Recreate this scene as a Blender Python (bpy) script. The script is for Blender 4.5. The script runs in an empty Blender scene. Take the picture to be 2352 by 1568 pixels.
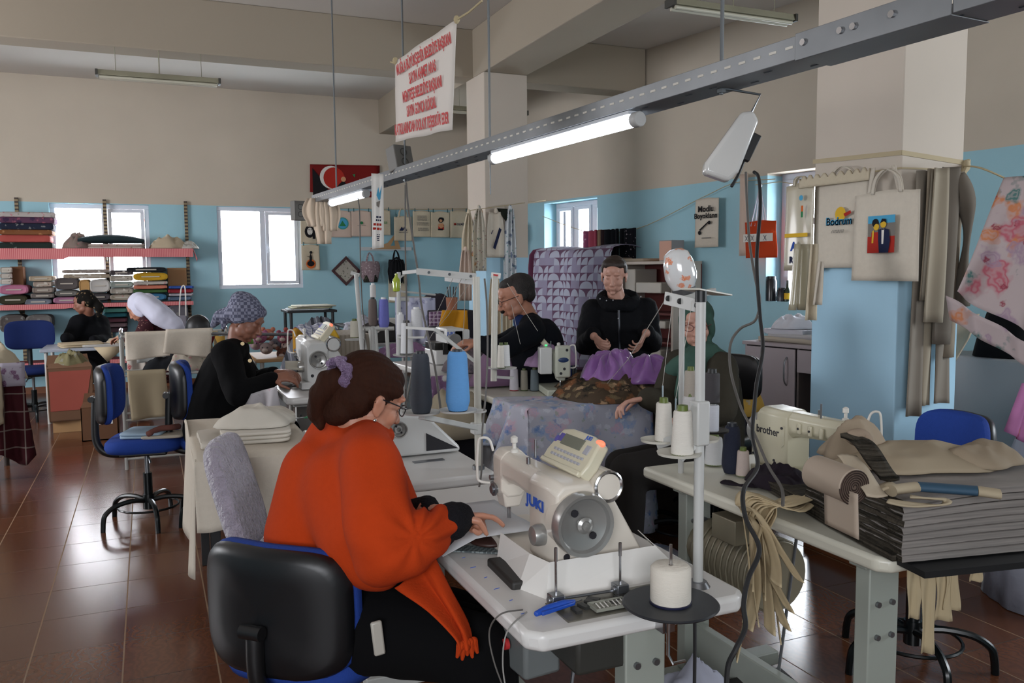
import bpy, bmesh, math, random
from mathutils import Vector as V, Matrix as MX, noise as NZ, Euler
random.seed(7)
PI = math.pi
C = bpy.context.scene.collection
# ---------------- camera model (real metres; used to read positions off known planes) -------------
F = 1930.; CX = 1176.; CY = 784.; H = 1.5
YAW = math.radians(23.4); PT = math.radians(4.9); RO = math.radians(-.5)
_sy, _cy, _sp, _cp, _sr, _cr = math.sin(YAW), math.cos(YAW), math.sin(PT), math.cos(PT), math.sin(RO), math.cos(RO)
_R0 = V((_cy, -_sy, 0)); F0 = V((_sy*_cp, _cy*_cp, -_sp)); _U0 = V((_sy*_sp, _cy*_sp, _cp))
RR = _R0*_cr + _U0*_sr; UU = -_R0*_sr + _U0*_cr
CAM = V((0, 0, H))
def at(x, y, X=None, Y=None, z=None, d=None):
    a = F0 + RR*((x-CX)/F) + UU*((CY-y)/F)
    if X is not None: t = X/a.x
    elif Y is not None: t = Y/a.y
    elif z is not None: t = (z-H)/a.z
    else: t = d
    return CAM + a*t
def P(x, y, d): return at(x, y, d=d)
# ---------------- materials ------------------------------------------------------------------------
def lin(c):
    if isinstance(c, str): c = tuple(int(c[i:i+2], 16)/255 for i in (0, 2, 4))
    return tuple((v/12.92 if v <= .04045 else ((v+.055)/1.055)**2.4) for v in c[:3]) + (1.,)
_M = {}
def mat(key, col='808080', rough=.7, metal=0., kind=None, pal=(), scale=10., bump=0., emit=0., var=.08, coat=0., sheen=0., trans=0., coord='Object', vs=None):
    if key in _M: return _M[key]
    m = bpy.data.materials.new(key); m.use_nodes = True; _M[key] = m
    nt = m.node_tree; N = nt.nodes; L = nt.links
    b = N['Principled BSDF']; out = N['Material Output']
    b.inputs['Roughness'].default_value = rough; b.inputs['Metallic'].default_value = metal
    if rough >= .8: b.inputs['Specular IOR Level'].default_value = .18
    if coat: b.inputs['Coat Weight'].default_value = coat; b.inputs['Coat Roughness'].default_value = .15
    if sheen: b.inputs['Sheen Weight'].default_value = sheen
    base = lin(col)
    tc = N.new('ShaderNodeTexCoord').outputs[coord]
    if vs:
        mp = N.new('ShaderNodeMapping'); mp.inputs['Scale'].default_value = vs; L.new(tc, mp.inputs[0]); tc = mp.outputs[0]
    def mix(f, a, c2):
        x = N.new('ShaderNodeMix'); x.data_type = 'RGBA'
        for s, v in ((0, f), (6, a), (7, c2)):
            if isinstance(v, (tuple, float, int)): x.inputs[s].default_value = v
            else: L.new(v, x.inputs[s])
        return x.outputs[2]
    def math_(op, a, c2=None):
        x = N.new('ShaderNodeMath'); x.operation = op
        for s, v in ((0, a), (1, c2)):
            if v is None: continue
            if isinstance(v, (float, int)): x.inputs[s].default_value = v
            else: L.new(v, x.inputs[s])
        return x.outputs[0]
    def noise(sc, det=3, off=0):
        x = N.new('ShaderNodeTexNoise'); x.inputs['Scale'].default_value = sc; x.inputs['Detail'].default_value = det
        if off:
            mp = N.new('ShaderNodeMapping'); mp.inputs['Location'].default_value = (off, off*.7, off*.3); L.new(tc, mp.inputs[0]); L.new(mp.outputs[0], x.inputs['Vector'])
        else: L.new(tc, x.inputs['Vector'])
        return x.outputs[0]
    def vor(sc, off, feat='F1'):
        mp = N.new('ShaderNodeMapping'); mp.inputs['Location'].default_value = (off, off*1.7, off*.6); L.new(tc, mp.inputs[0])
        x = N.new('ShaderNodeTexVoronoi'); x.inputs['Scale'].default_value = sc; L.new(mp.outputs[0], x.inputs['Vector'])
        return x.outputs['Distance']
    sep = None
    def axis(i):
        nonlocal sep
        if sep is None: sep = N.new('ShaderNodeSeparateXYZ'); L.new(tc, sep.inputs[0])
        return sep.outputs[i]
    cur = base
    if kind == 'floral':            # scattered blossoms: palette = (colour, density, blob scale)
        for i, (c2, thr, sc) in enumerate(pal):
            d = vor(sc, 3.1*i+.7); n = noise(sc*3, 2, i+1.)
            wv_ = math_('ADD', d, math_('MULTIPLY', math_('SUBTRACT', n, .5), .75))
            f = N.new('ShaderNodeClamp').outputs[0]; cl = f.node; L.new(math_('DIVIDE', math_('SUBTRACT', thr+.08, wv_), .11), cl.inputs[0])
            ring_ = math_('MULTIPLY', math_('ADD', math_('SINE', math_('MULTIPLY', wv_, 48.)), 1.), .22)
            cur = mix(math_('MULTIPLY', f, math_('SUBTRACT', .95, ring_)), cur, lin(c2))
    elif kind == 'stripe':          # pal = (axis, period, [(colour, from, to)])
        ax, per, bands = pal
        fr = math_('FRACT', math_('DIVIDE', axis(ax), per))
        for c2, a, b2 in bands:
            f = math_('MULTIPLY', math_('GREATER_THAN', fr, a), math_('LESS_THAN', fr, b2)); cur = mix(f, cur, lin(c2))
    elif kind == 'plaid':           # pal = (axis a, axis b, period, line colour, width)
        a1, a2, per, c2, w = pal
        for ax in (a1, a2):
            f = math_('LESS_THAN', math_('FRACT', math_('DIVIDE', axis(ax), per)), w); cur = mix(math_('MULTIPLY', f, .6), cur, lin(c2))
    elif kind == 'split':           # pal = (z, colour below): a painted wall, upper and lower colour
        zz, c2 = pal
        g = N.new('ShaderNodeNewGeometry'); s2 = N.new('ShaderNodeSeparateXYZ'); L.new(g.outputs['Position'], s2.inputs[0])
        n0 = noise(1.2, 2)
        f = math_('LESS_THAN', math_('ADD', s2.outputs[2], math_('MULTIPLY', n0, .02)), zz+.01); cur = mix(f, cur, lin(c2))
    elif kind == 'tiles':           # floor tiles: pal = (size x, size y, grout colour, second tile colour)
        sx, sy_, gc, c2 = pal
        u = math_('DIVIDE', math_('ADD', axis(0), 10.138), sx); v = math_('DIVIDE', math_('ADD', axis(1), 20.-4.065+.37*0), sy_)
        fu = math_('FRACT', u); fv = math_('FRACT', v)
        wn = N.new('ShaderNodeTexWhiteNoise'); wn.noise_dimensions = '2D'
        cb = N.new('ShaderNodeCombineXYZ'); L.new(math_('FLOOR', u), cb.inputs[0]); L.new(math_('FLOOR', v), cb.inputs[1]); L.new(cb.outputs[0], wn.inputs['Vector'])
        wv = N.new('ShaderNodeTexWave'); wv.inputs['Scale'].default_value = 9; wv.inputs['Distortion'].default_value = 14; wv.inputs['Detail'].default_value = 3; wv.inputs['Detail Scale'].default_value = 1.5
        vm = N.new('ShaderNodeVectorMath'); vm.operation = 'MULTIPLY_ADD'; L.new(wn.outputs['Color'], vm.inputs[0]); vm.inputs[1].default_value = (7, 7, 7); L.new(tc, vm.inputs[2]); L.new(vm.outputs[0], wv.inputs['Vector'])
        cur = mix(math_('MULTIPLY', wn.outputs['Value'], .45), cur, lin(c2)); cur = mix(math_('MULTIPLY', wv.outputs['Fac'], .35), cur, lin(c2))
        gx = math_('LESS_THAN', fu, .018); gy = math_('LESS_THAN', fv, .012)
        g2 = math_('MAXIMUM', gx, gy); cur = mix(g2, cur, mix(gx, lin('3a2a20'), lin(gc)))
        rr = mix(g2, (rough,)*3+(1,), (.7,)*3+(1,)); L.new(rr, b.inputs['Roughness'])
    elif kind == 'hearts':          # quarter-circle patchwork print
        p = 1/scale
        fu = math_('FRACT', math_('DIVIDE', axis(0), p)); fv = math_('FRACT', math_('DIVIDE', axis(1), p))
        wn = N.new('ShaderNodeTexWhiteNoise'); wn.noise_dimensions = '2D'; cb = N.new('ShaderNodeCombineXYZ')
        L.new(math_('FLOOR', math_('DIVIDE', axis(0), p)), cb.inputs[0]); L.new(math_('FLOOR', math_('DIVIDE', axis(1), p)), cb.inputs[1]); L.new(cb.outputs[0], wn.inputs['Vector'])
        flip = math_('GREATER_THAN', wn.outputs['Value'], .5)
        du = math_('ABSOLUTE', math_('SUBTRACT', fu, flip)); r2 = math_('ADD', math_('POWER', du, 2.), math_('POWER', fv, 2.))
        cur = mix(math_('LESS_THAN', r2, .85), lin(pal[0]), lin(pal[1])); cur = mix(math_('LESS_THAN', wn.outputs['Value'], .28), cur, lin(pal[2]))
    elif kind == 'layers':
        wv = N.new('ShaderNodeTexNoise'); mp = N.new('ShaderNodeMapping'); mp.inputs['Scale'].default_value = (4, 4, 160); L.new(tc, mp.inputs[0]); L.new(mp.outputs[0], wv.inputs['Vector']); wv.inputs['Scale'].default_value = 1.; wv.inputs['Detail'].default_value = 6
        cr = N.new('ShaderNodeValToRGB'); cr.color_ramp.elements[0].position = .38; cr.color_ramp.elements[1].position = .62; L.new(wv.outputs[0], cr.inputs[0])
        cur = mix(cr.outputs[0], lin(pal[0]), cur)
    elif kind == 'check':
        for ax in range(3):
            pass
        ck = N.new('ShaderNodeTexChecker'); ck.inputs['Scale'].default_value = scale; L.new(tc, ck.inputs['Vector']); cur = mix(ck.outputs['Fac'], cur, lin(pal[0]))
    if var and not emit:
        n = noise(scale*.35 if kind is None else 2.5, 3, 5.)
        cur = mix(math_('MULTIPLY', n, var*2), cur, (0, 0, 0, 1)) if var > 0 else cur
    if isinstance(cur, tuple): b.inputs['Base Color'].default_value = cur
    else: L.new(cur, b.inputs['Base Color'])
    if bump:
        bp = N.new('ShaderNodeBump'); bp.inputs['Strength'].default_value = bump; bp.inputs['Distance'].default_value = .02
        L.new(noise(scale, 4, 9.), bp.inputs['Height']); L.new(bp.outputs[0], b.inputs['Normal'])
    if emit:
        b.inputs['Emission Color'].default_value = base; b.inputs['Emission Strength'].default_value = emit
    if trans:
        tr = N.new('ShaderNodeBsdfTransparent'); ms = N.new('ShaderNodeMixShader'); ms.inputs[0].default_value = trans
        L.new(b.outputs[0], ms.inputs[1]); L.new(tr.outputs[0], ms.inputs[2]); L.new(ms.outputs[0], out.inputs[0])
    return m
# ---------------- mesh builder -----------------------------------------------------------------------
class MB:
    def __init__(s): s.v = []; s.f = []; s.mi = []; s.m = 0
    def add(s, vs, fs, M=None):
        o = len(s.v)
        s.v += [(M @ V(p)) if M is not None else V(p) for p in vs]
        s.f += [tuple(i+o for i in f) for f in fs]; s.mi += [s.m]*len(fs); return s
    def box(s, c, d, rz=0., M=None):
        x, y, z = (k/2 for k in d)
        T = MX.Translation(V(c)) @ MX.Rotation(rz, 4, 'Z')
        if M is not None: T = M @ T
        vs = [(i*x, j*y, k*z) for k in (-1, 1) for j in (-1, 1) for i in (-1, 1)]
        return s.add(vs, [(0, 2, 3, 1), (4, 5, 7, 6), (0, 1, 5, 4), (2, 6, 7, 3), (0, 4, 6, 2), (1, 3, 7, 5)], T)
    def bb(s, a, b): return s.box([(a[i]+b[i])/2 for i in range(3)], [abs(b[i]-a[i]) for i in range(3)])
    def tube(s, pts, r, n=8, cap=True, closed=False):
        pts = [V(p) for p in pts]; k = len(pts); rs = list(r) if isinstance(r, (list, tuple)) else [r]*k
        vs = []; fs = []; up = None
        for i, p in enumerate(pts):
            t = (pts[(i+1) % k]-pts[i-1]) if closed else (pts[min(i+1, k-1)]-pts[max(i-1, 0)])
            if t.length < 1e-9: t = V((0, 0, 1))
            t.normalize()
            if up is None: up = V((0, 0, 1)) if abs(t.z) < .9 else V((0, 1, 0))
            a = t.cross(up)
            if a.length < 1e-4: a = t.cross(V((1, 0, 0)))
            a.normalize(); b = a.cross(t).normalized(); up = b
            for j in range(n):
                q = 2*PI*j/n; vs.append(p+(a*math.cos(q)+b*math.sin(q))*rs[i])
        for i in range(k if closed else k-1):
            for j in range(n):
                a0 = i*n+j; a1 = i*n+(j+1) % n; b0 = ((i+1) % k)*n+j; b1 = ((i+1) % k)*n+(j+1) % n
                fs.append((a0, b0, b1, a1))
        if cap and not closed: fs.append(tuple(range(n))); fs.append(tuple((k-1)*n+j for j in reversed(range(n))))
        return s.add(vs, fs)
    def cyl(s, a, b, r, r2=None, n=16): return s.tube([a, b], [r, r if r2 is None else r2], n)
    def lathe(s, prof, c=(0, 0, 0), n=24, M=None, sx=1., sy=1.):
        vs = []; fs = []; k = len(prof)
        for (r, z) in prof:
            for j in range(n):
                q = 2*PI*j/n; vs.append((c[0]+max(r, 1e-4)*math.cos(q)*sx, c[1]+max(r, 1e-4)*math.sin(q)*sy, c[2]+z))
        for i in range(k-1):
            for j in range(n): fs.append((i*n+j, i*n+(j+1) % n, (i+1)*n+(j+1) % n, (i+1)*n+j))
        fs.append(tuple(reversed(range(n)))); fs.append(tuple((k-1)*n+j for j in range(n)))
        return s.add(vs, fs, M)
    def ell(s, c, r, M=None, n=16, m=10):
        prof = [(math.sin(PI*(i+.0)/m), -math.cos(PI*i/m)) for i in range(m+1)]
        T = MX.Translation(V(c)) @ MX.Diagonal((*r, 1)) if M is None else M @ MX.Translation(V(c)) @ MX.Diagonal((*r, 1))
        return s.lathe(prof, (0, 0, 0), n, T)
    def prism(s, poly, h, M=None, z0=0.):   # polygon in local XY, extruded in z
        n = len(poly)
        vs = [(x, y, z0) for x, y in poly]+[(x, y, z0+h) for x, y in poly]
        return s.add(vs, [tuple(reversed(range(n))), tuple(range(n, 2*n))]+[(i, (i+1) % n, n+(i+1) % n, n+i) for i in range(n)], M)
    def loft(s, rings, cap=True):
        n = len(rings[0]); vs = [p for r in rings for p in r]; fs = []
        for i in range(len(rings)-1):
            for j in range(n): fs.append((i*n+j, i*n+(j+1) % n, (i+1)*n+(j+1) % n, (i+1)*n+j))
        if cap: fs.append(tuple(reversed(range(n)))); fs.append(tuple((len(rings)-1)*n+j for j in range(n)))
        return s.add(vs, fs)
    def grid(s, fn, nu, nv, M=None):
        vs = [fn(i/nu, j/nv) for j in range(nv+1) for i in range(nu+1)]
        return s.add(vs, [(j*(nu+1)+i, j*(nu+1)+i+1, (j+1)*(nu+1)+i+1, (j+1)*(nu+1)+i) for j in range(nv) for i in range(nu)], M)
    def cap(s, a, b, ra, rb=None, n=12):    # capsule
        rb = ra if rb is None else rb; a = V(a); b = V(b); s.tube([a, b], [ra, rb], n); s.ell(a, (ra,)*3, n=n, m=8); s.ell(b, (rb,)*3, n=n, m=8); return s
    def limb(s, pts, rs, n=12):
        for i in range(len(pts)-1): s.cap(pts[i], pts[i+1], rs[i], rs[i+1], n)
        return s
    def img(s, cells, w, h, M, eps=.0005): pass
def obj(name, mb, mats, parent=None, bevel=0., sub=0, thick=0., smooth=40., seg=2, world=False, decim=0.):
    me = bpy.data.meshes.new(name)
    if isinstance(mb, MB):
        me.from_pydata([tuple(p) for p in mb.v], [], mb.f); me.polygons.foreach_set('material_index', mb.mi)
    else: me = mb
    if not isinstance(mats, (list, tuple)): mats = [mats]
    me.materials.clear()
    for m in mats: me.materials.append(m)
    if isinstance(mb, MB): me.polygons.foreach_set('material_index', mb.mi)
    me.update()
    if world and parent is not None: me.transform(parent_matrix(parent).inverted())
    if smooth:
        me.shade_smooth()
        if smooth < 180: me.set_sharp_from_angle(angle=math.radians(smooth))
    o = bpy.data.objects.new(name, me); C.objects.link(o)
    if parent is not None: o.parent = parent
    if thick: md = o.modifiers.new('s', 'SOLIDIFY'); md.thickness = thick; md.offset = 0
    if bevel: md = o.modifiers.new('b', 'BEVEL'); md.width = bevel; md.segments = seg; md.limit_method = 'ANGLE'; md.angle_limit = math.radians(35)
    if sub: md = o.modifiers.new('u', 'SUBSURF'); md.levels = sub; md.render_levels = sub
    return o
def parent_matrix(o):
    m = MX.Translation(o.location) @ o.rotation_euler.to_matrix().to_4x4()
    return parent_matrix(o.parent) @ m if o.parent else m
def tag(o, label, cat, group=None, kind=None):
    if label: o['label'] = label
    if cat: o['category'] = cat
    if group: o['group'] = group
    if kind: o['kind'] = kind
    return o
def thing(name, label, cat, loc=(0, 0, 0), rz=0., group=None):
    o = bpy.data.objects.new(name, None); C.objects.link(o); o.location = loc; o.rotation_euler = (0, 0, rz); o.empty_display_size = .05
    return tag(o, label, cat, group)
def one(name, mb, mats, label, cat, group=None, **k):
    """a thing that is one mesh: origin moved to its base"""
    o = obj(name, mb, mats, **k); vs = o.data.vertices
    xs = [v.co for v in vs]; lo = V((min(p[i] for p in xs) for i in range(3))); hi = V((max(p[i] for p in xs) for i in range(3)))
    c = V(((lo.x+hi.x)/2, (lo.y+hi.y)/2, lo.z)); o.data.transform(MX.Translation(-c)); o.location = c
    return tag(o, label, cat, group)
def struct(name, mb, mats, **k): return tag(obj(name, mb, mats, **k), None, None, None, 'structure')
def dup(root, loc=None, rz=None, label=None, group=None, deep=True):
    r = root.copy(); C.objects.link(r)
    if loc is not None: r.location = loc
    if rz is not None: r.rotation_euler = (0, 0, rz)
    if label: r['label'] = label
    if group: r['group'] = group
    if deep:
        for ch in [o for o in C.objects if o.parent == root]:
            c = ch.copy(); C.objects.link(c); c.parent = r
            for g in [o for o in C.objects if o.parent == ch]: d = g.copy(); C.objects.link(d); d.parent = c
    return r
def remesh(mb, vox, smooth=3, fac=.6):
    me = bpy.data.meshes.new('t'); me.from_pydata([tuple(p) for p in mb.v], [], mb.f)
    o = bpy.data.objects.new('t', me); C.objects.link(o)
    r = o.modifiers.new('r', 'REMESH'); r.mode = 'VOXEL'; r.voxel_size = vox
    if smooth: m = o.modifiers.new('m', 'SMOOTH'); m.iterations = smooth; m.factor = fac
    dg = bpy.context.evaluated_depsgraph_get(); dg.update()
    nm = bpy.data.meshes.new_from_object(o.evaluated_get(dg)); bpy.data.objects.remove(o); return nm
def wrinkle(me, amp, sc=(8, 8, 8), off=0., fn=None):
    nor = [v.normal.copy() for v in me.vertices]
    for v, n in zip(me.vertices, nor):
        p = v.co; k = NZ.noise(V((p.x*sc[0]+off, p.y*sc[1], p.z*sc[2])))+.5*NZ.noise(V((p.x*sc[0]*2.1+off, p.y*sc[1]*2.1, p.z*sc[2]*2.1)))
        a = amp*(fn(p) if fn else 1.); v.co = p+n*k*a
    me.update(); return me
def nz(x, y=0., z=0.): return NZ.noise(V((x, y, z)))
def frame(o, xdir, up=(0, 0, 1)):
    """matrix with local x along xdir, local y along up (made perpendicular), z out"""
    x = V(xdir).normalized(); y = V(up); y = (y-x*y.dot(x)).normalized(); z = x.cross(y)
    m = MX((x, y, z)).transposed().to_4x4(); m.translation = V(o); return m
def text(s, size, m, M, parent=None, name='lettering', sx=1., bold=0., align='CENTER', shear=0., ext=.0004, label=None, fit=0):
    cu = bpy.data.curves.new('t', 'FONT'); cu.body = s; cu.size = size; cu.align_x = align; cu.align_y = 'CENTER'; cu.extrude = ext; cu.offset = bold; cu.shear = shear; cu.resolution_u = 3
    o = bpy.data.objects.new('t', cu); C.objects.link(o); dg = bpy.context.evaluated_depsgraph_get(); dg.update()
    me = bpy.data.meshes.new_from_object(o.evaluated_get(dg)); bpy.data.objects.remove(o)
    if fit: xs = [v.co.x for v in me.vertices]; sx = fit/max(1e-6, max(xs)-min(xs))
    me.transform(M @ MX.Diagonal((sx, 1, 1, 1)))
    return obj(name, me, m, parent, smooth=0, world=parent is not None)

def pieces(name, mb, mats, parent, **k):
    """one object per connected piece of mb"""
    n = len(mb.v); p = list(range(n))
    def f(a):
        while p[a] != a: p[a] = p[p[a]]; a = p[a]
        return a
    for fc in mb.f:
        for q in fc[1:]: p[f(q)] = f(fc[0])
    gr = {}
    for i, fc in enumerate(mb.f): gr.setdefault(f(fc[0]), []).append(i)
    out = []
    for g in gr.values():
        m = MB(); ix = {}
        for i in g:
            for q in mb.f[i]:
                if q not in ix: ix[q] = len(m.v); m.v.append(mb.v[q])
            m.f.append(tuple(ix[q] for q in mb.f[i])); m.mi.append(mb.mi[i])
        out.append(obj(name, m, mats, parent, **k))
    return out
def smoothpts(pts, n=8):
    pts = [V(p) for p in pts]; o = []
    for i in range(len(pts)-1):
        p0, p1, p2, p3 = pts[max(i-1, 0)], pts[i], pts[i+1], pts[min(i+2, len(pts)-1)]
        for j in range(n):
            t = j/n; o.append(.5*((2*p1)+(p2-p0)*t+(2*p0-5*p1+4*p2-p3)*t*t+(3*p1-p0-3*p2+p3)*t**3))
    return o+[pts[-1]]
# ---------------- camera ----------------------------------------------------------------------------
cam = bpy.data.cameras.new('camera'); co = bpy.data.objects.new('camera', cam); C.objects.link(co)
cam.sensor_width = 36; cam.lens = F/2352*36; cam.clip_start = .05; cam.clip_end = 100
m = MX((RR, UU, -F0)).transposed().to_4x4(); m.translation = CAM; co.matrix_world = m
bpy.context.scene.camera = co
# ---------------- room ------------------------------------------------------------------------------
PZ = 2.385           # height of the blue dado
CREAM = 'c3b8a8'; BLUE = '9ec6d2'
wallm = mat('wall_paint', CREAM, .9, kind='split', pal=(PZ, BLUE), var=.06, scale=3)
pillm = mat('pillar_paint', 'c8bdb0', .85, kind='split', pal=(1.62, 'aacfe4'), var=.05, scale=3)
ceilm = mat('ceiling_paint', 'cbc5bd', .95, var=.05, scale=2)
beamm = mat('beam_paint', 'a49989', .95, var=.06, scale=2)
floorm = mat('floor_tile', '6b422c', .19, kind='tiles', pal=(.333, .37, '80664c', '46281a'), var=.06)
skirtm = mat('skirting_tile', '7a4a2c', .4, var=.15, scale=12)
BY = 12.; CZ = 3.93; BZ = 3.45
RW0 = V((5.525, 6.619, 0)); RD = (V((5.525, 6.619, 0))-V((4.757, 10.592, 0))).normalized()   # right wall runs obliquely
RN = V((RD.y, -RD.x, 0)); RN = RN if RN.x > 0 else -RN                                        # outward normal
def rw(px_, py_):                          # pixel -> (s, z) on the right wall plane
    a = F0 + RR*((px_-CX)/F) + UU*((CY-py_)/F); t = (RW0-CAM).dot(RN)/a.dot(RN); p = CAM+a*t; return (p-RW0).dot(RD), p.z
def rwp(s, z, out=0.): return V((RW0.x, RW0.y, 0))+RD*s+RN*out+V((0, 0, z))
def wall_strips(O, D, NN, s0, s1, h, ops, th):
    mb = MB(); M = frame(O, D, (0, 0, 1)); zs = -1 if M.col[2].to_3d().dot(NN) < 0 else 1
    def slab(a, b, z0, z1):
        if b-a < 1e-4 or z1-z0 < 1e-4: return
        mb.prism([(a, z0), (b, z0), (b, z1), (a, z1)], th*zs, M)
    x = s0
    for a, b, z0, z1 in sorted(ops): slab(x, a, 0, h); slab(a, b, 0, z0); slab(a, b, z1, h); x = b
    slab(x, s1, 0, h)
    return mb
mb = MB(); mb.bb((-5, -2.6, -.1), (8, 13.4, 0)); struct('floor', mb, floorm, smooth=0)
mb = MB(); mb.bb((-5, -2.6, CZ), (8, 12.4, CZ+.1)); struct('ceiling', mb, ceilm, smooth=0)
W1 = [at(112, 474, Y=BY).x, at(341, 474, Y=BY).x, 1.27, 2.375]; W2 = [at(497, 474, Y=BY).x, at(692, 476, Y=BY).x, 1.27, 2.375]
struct('wall_back', wall_strips(V((0, BY, 0)), V((1, 0, 0)), V((0, 1, 0)), -5, 5, CZ, [W1, W2], .24), wallm, smooth=0)
s1a, z1a = rw(1250, 464); s1b, z1b = rw(1372, 452); _, z1c = rw(1268, 592)
s2a, z2a = rw(1763, 403); s2b, _ = rw(1905, 393); _, z2c = rw(1752, 691)
W3 = [s1a, s1b, 1.22, 2.36]; W4 = [s2a, s2b+.05, z2c, 2.40]
print('windows', W1, W2, W3, W4)
struct('wall_right', wall_strips(V((RW0.x, RW0.y, 0)), RD, RN, -5.6, 9.6, CZ, [W3, W4], .30), wallm, smooth=0)
mb = MB(); mb.bb((-5.2, -2.6, 0), (-5, 12.2, CZ)); struct('wall_left', mb, wallm, smooth=0)
mb = MB(); mb.bb((-5, -2.8, 0), (8, -2.6, CZ)); struct('wall_front', mb, wallm, smooth=0)
# concrete beams and the round-the-room columns
mb = MB(); mb.bb((-5, 8.2, BZ), (5.2, 8.5, CZ)); struct('beam_cross', mb, beamm, smooth=0, bevel=.01)
mb = MB(); mb.bb((3.14, -2.5, BZ+.001), (3.61, 12, CZ)); struct('beam_long', mb, beamm, smooth=0, bevel=.01)
mb = MB(); mb.bb((3.14, 7.9, 0), (3.61, 8.4, BZ)); col1 = struct('column_centre', mb, pillm, smooth=0, bevel=.006)
PX0, PX1, PY0, PY1 = 3.215, 3.62, 2.89, 3.44
mb = MB(); mb.bb((PX0, PY0, 0), (PX1, PY1, CZ)); struct('column_near', mb, pillm, smooth=0, bevel=.006)
mb = MB(); mb.bb((PX0-.012, PY0-.012, 0), (PX1+.012, PY1+.012, .075)); struct('baseboard_column', mb, skirtm, smooth=0)
mb = MB(); mb.bb((-5, BY-.015, 0), (4.6, BY, .08)); struct('baseboard_back', mb, skirtm, smooth=0)
mb = MB(); mb.prism([(-5.4, 0), (9, 0), (9, .08), (-5.4, .08)], .015, frame(RW0-RN*.015 if frame(RW0, RD).col[2].to_3d().dot(RN) > 0 else RW0, RD)); struct('baseboard_right', mb, skirtm, smooth=0)
# ---------------- windows ----------------------------------------------------------------------------
pvc = mat('white_pvc', 'd9dde6', .35, var=.02); dark = mat('black_plastic', '101012', .45, var=.02)
glassm = mat('window_glass', 'f2f6ff', .05, trans=.93, var=0)
outm = mat('facade_glow', 'f6f9ff', 1, emit=24.0); bandm = mat('eaves_band_glow', 'ff9a8c', 1, emit=5.)  # emission stands in for daylight on the outdoor panels and their band
def window(name, O, D, NN, a, b, z0, z1, rec, split, hy):
    M = frame(O+NN*rec, D); s = 1 if M.col[2].to_3d().dot(NN) > 0 else -1
    fr = MB(); t = .055
    def bar(m_, u0, v0, u1, v1, d0=0., d1=.06): m_.prism([(u0, v0), (u1, v0), (u1, v1), (u0, v1)], (d1-d0)*s, M, d0*s)
    bar(fr, a, z0, b, z0+t); bar(fr, a, z1-t, b, z1); bar(fr, a, z0+t, a+t, z1-t); bar(fr, b-t, z0+t, b, z1-t)
    for c in split: bar(fr, c-.035, z0+t, c+.035, z1-t)
    fo = struct(name, fr, pvc, smooth=0, bevel=.004)
    cs = [a+t]+[k for c in split for k in (c-.035, c+.035)]+[b-t]
    for i in range(0, len(cs), 2):
        sa = MB(); u0, u1 = cs[i]+.003, cs[i+1]-.003; q = .045; v0, v1 = z0+t+.003, z1-t-.003
        if i == len(cs)-2 or len(split) > 1:
            bar(sa, u0, v0, u1, v0+q, -.02, .04); bar(sa, u0, v1-q, u1, v1, -.02, .04); bar(sa, u0, v0+q, u0+q, v1-q, -.02, .04); bar(sa, u1-q, v0+q, u1, v1-q, -.02, .04)
            obj('sash', sa, pvc, fo, smooth=0, bevel=.004)
        g = MB(); bar(g, u0+.01, v0+.01, u1-.01, v1-.01, .02, .026); obj('pane', g, glassm, fo, smooth=0)
    h = MB(); zc = z0+(z1-z0)*hy; u = cs[-2]+.025; bar(h, u-.012, zc-.05, u+.012, zc+.05, -.03, -.018); bar(h, u-.008, zc-.01, u+.008, zc+.11, -.055, -.035); bar(h, u-.01, zc-.01, u+.01, zc+.01, -.04, -.02)
    obj('window_handle', h, pvc, fo, smooth=0, bevel=.003)
    return fo
B0 = V((0, BY, 0)); BX = V((1, 0, 0)); BN = V((0, 1, 0))
window('window_1', B0, BX, BN, *W1, .07, [W1[0]+(W1[1]-W1[0])*.54], .5)
window('window_2', B0, BX, BN, *W2, .03, [W2[0]+(W2[1]-W2[0])*.53], .45)
R0_ = V((RW0.x, RW0.y, 0))
window('window_3', R0_, RD, RN, *W3, .2, [W3[0]+(W3[1]-W3[0])*.38, W3[0]+(W3[1]-W3[0])*.72], .4)
fo = window('window_4', R0_, RD, RN, *W4, .22, [], .4)
mb = MB(); Mw = frame(R0_+RN*.2, RD); sg = 1 if Mw.col[2].to_3d().dot(RN) > 0 else -1
zt = z1 = W4[2]+(W4[3]-W4[2])*.62; mb.prism([(W4[0]+.05, zt-.03), (W4[1]-.05, zt-.03), (W4[1]-.05, zt+.03), (W4[0]+.05, zt+.03)], .07*sg, Mw); obj('transom', mb, pvc, fo, smooth=0)
# emissive facade panels stand for the bright outdoors and light the room
mb = MB(); mb.box((W1[0]*.5+W2[1]*.5, BY+.75, 1.6), (4.6, .04, 3.2)); mb.m = 1; mb.box((W1[0]*.5+W2[1]*.5, BY+.72, 2.22), (4.6, .03, .045))
o = one('glowing_facade', mb, [outm, bandm], 'glowing white facade panel with a pinkish eaves band outside the back windows', 'building', smooth=0)
for nm, (W, lab) in {'a': (W3, 'glowing pale facade panel outside the far side window'), 'b': (W4, 'glowing pale facade panel outside the side window with the bottles')}.items():
    mb = MB(); Mo = frame(R0_+RN*.75, RD); mb.prism([(W[0]-.5, 0), (W[1]+.4, 0), (W[1]+.4, 3), (W[0]-.5, 3)], .03*sg, Mo); one('glowing_facade', mb, outm, lab, 'building', smooth=0)
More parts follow.
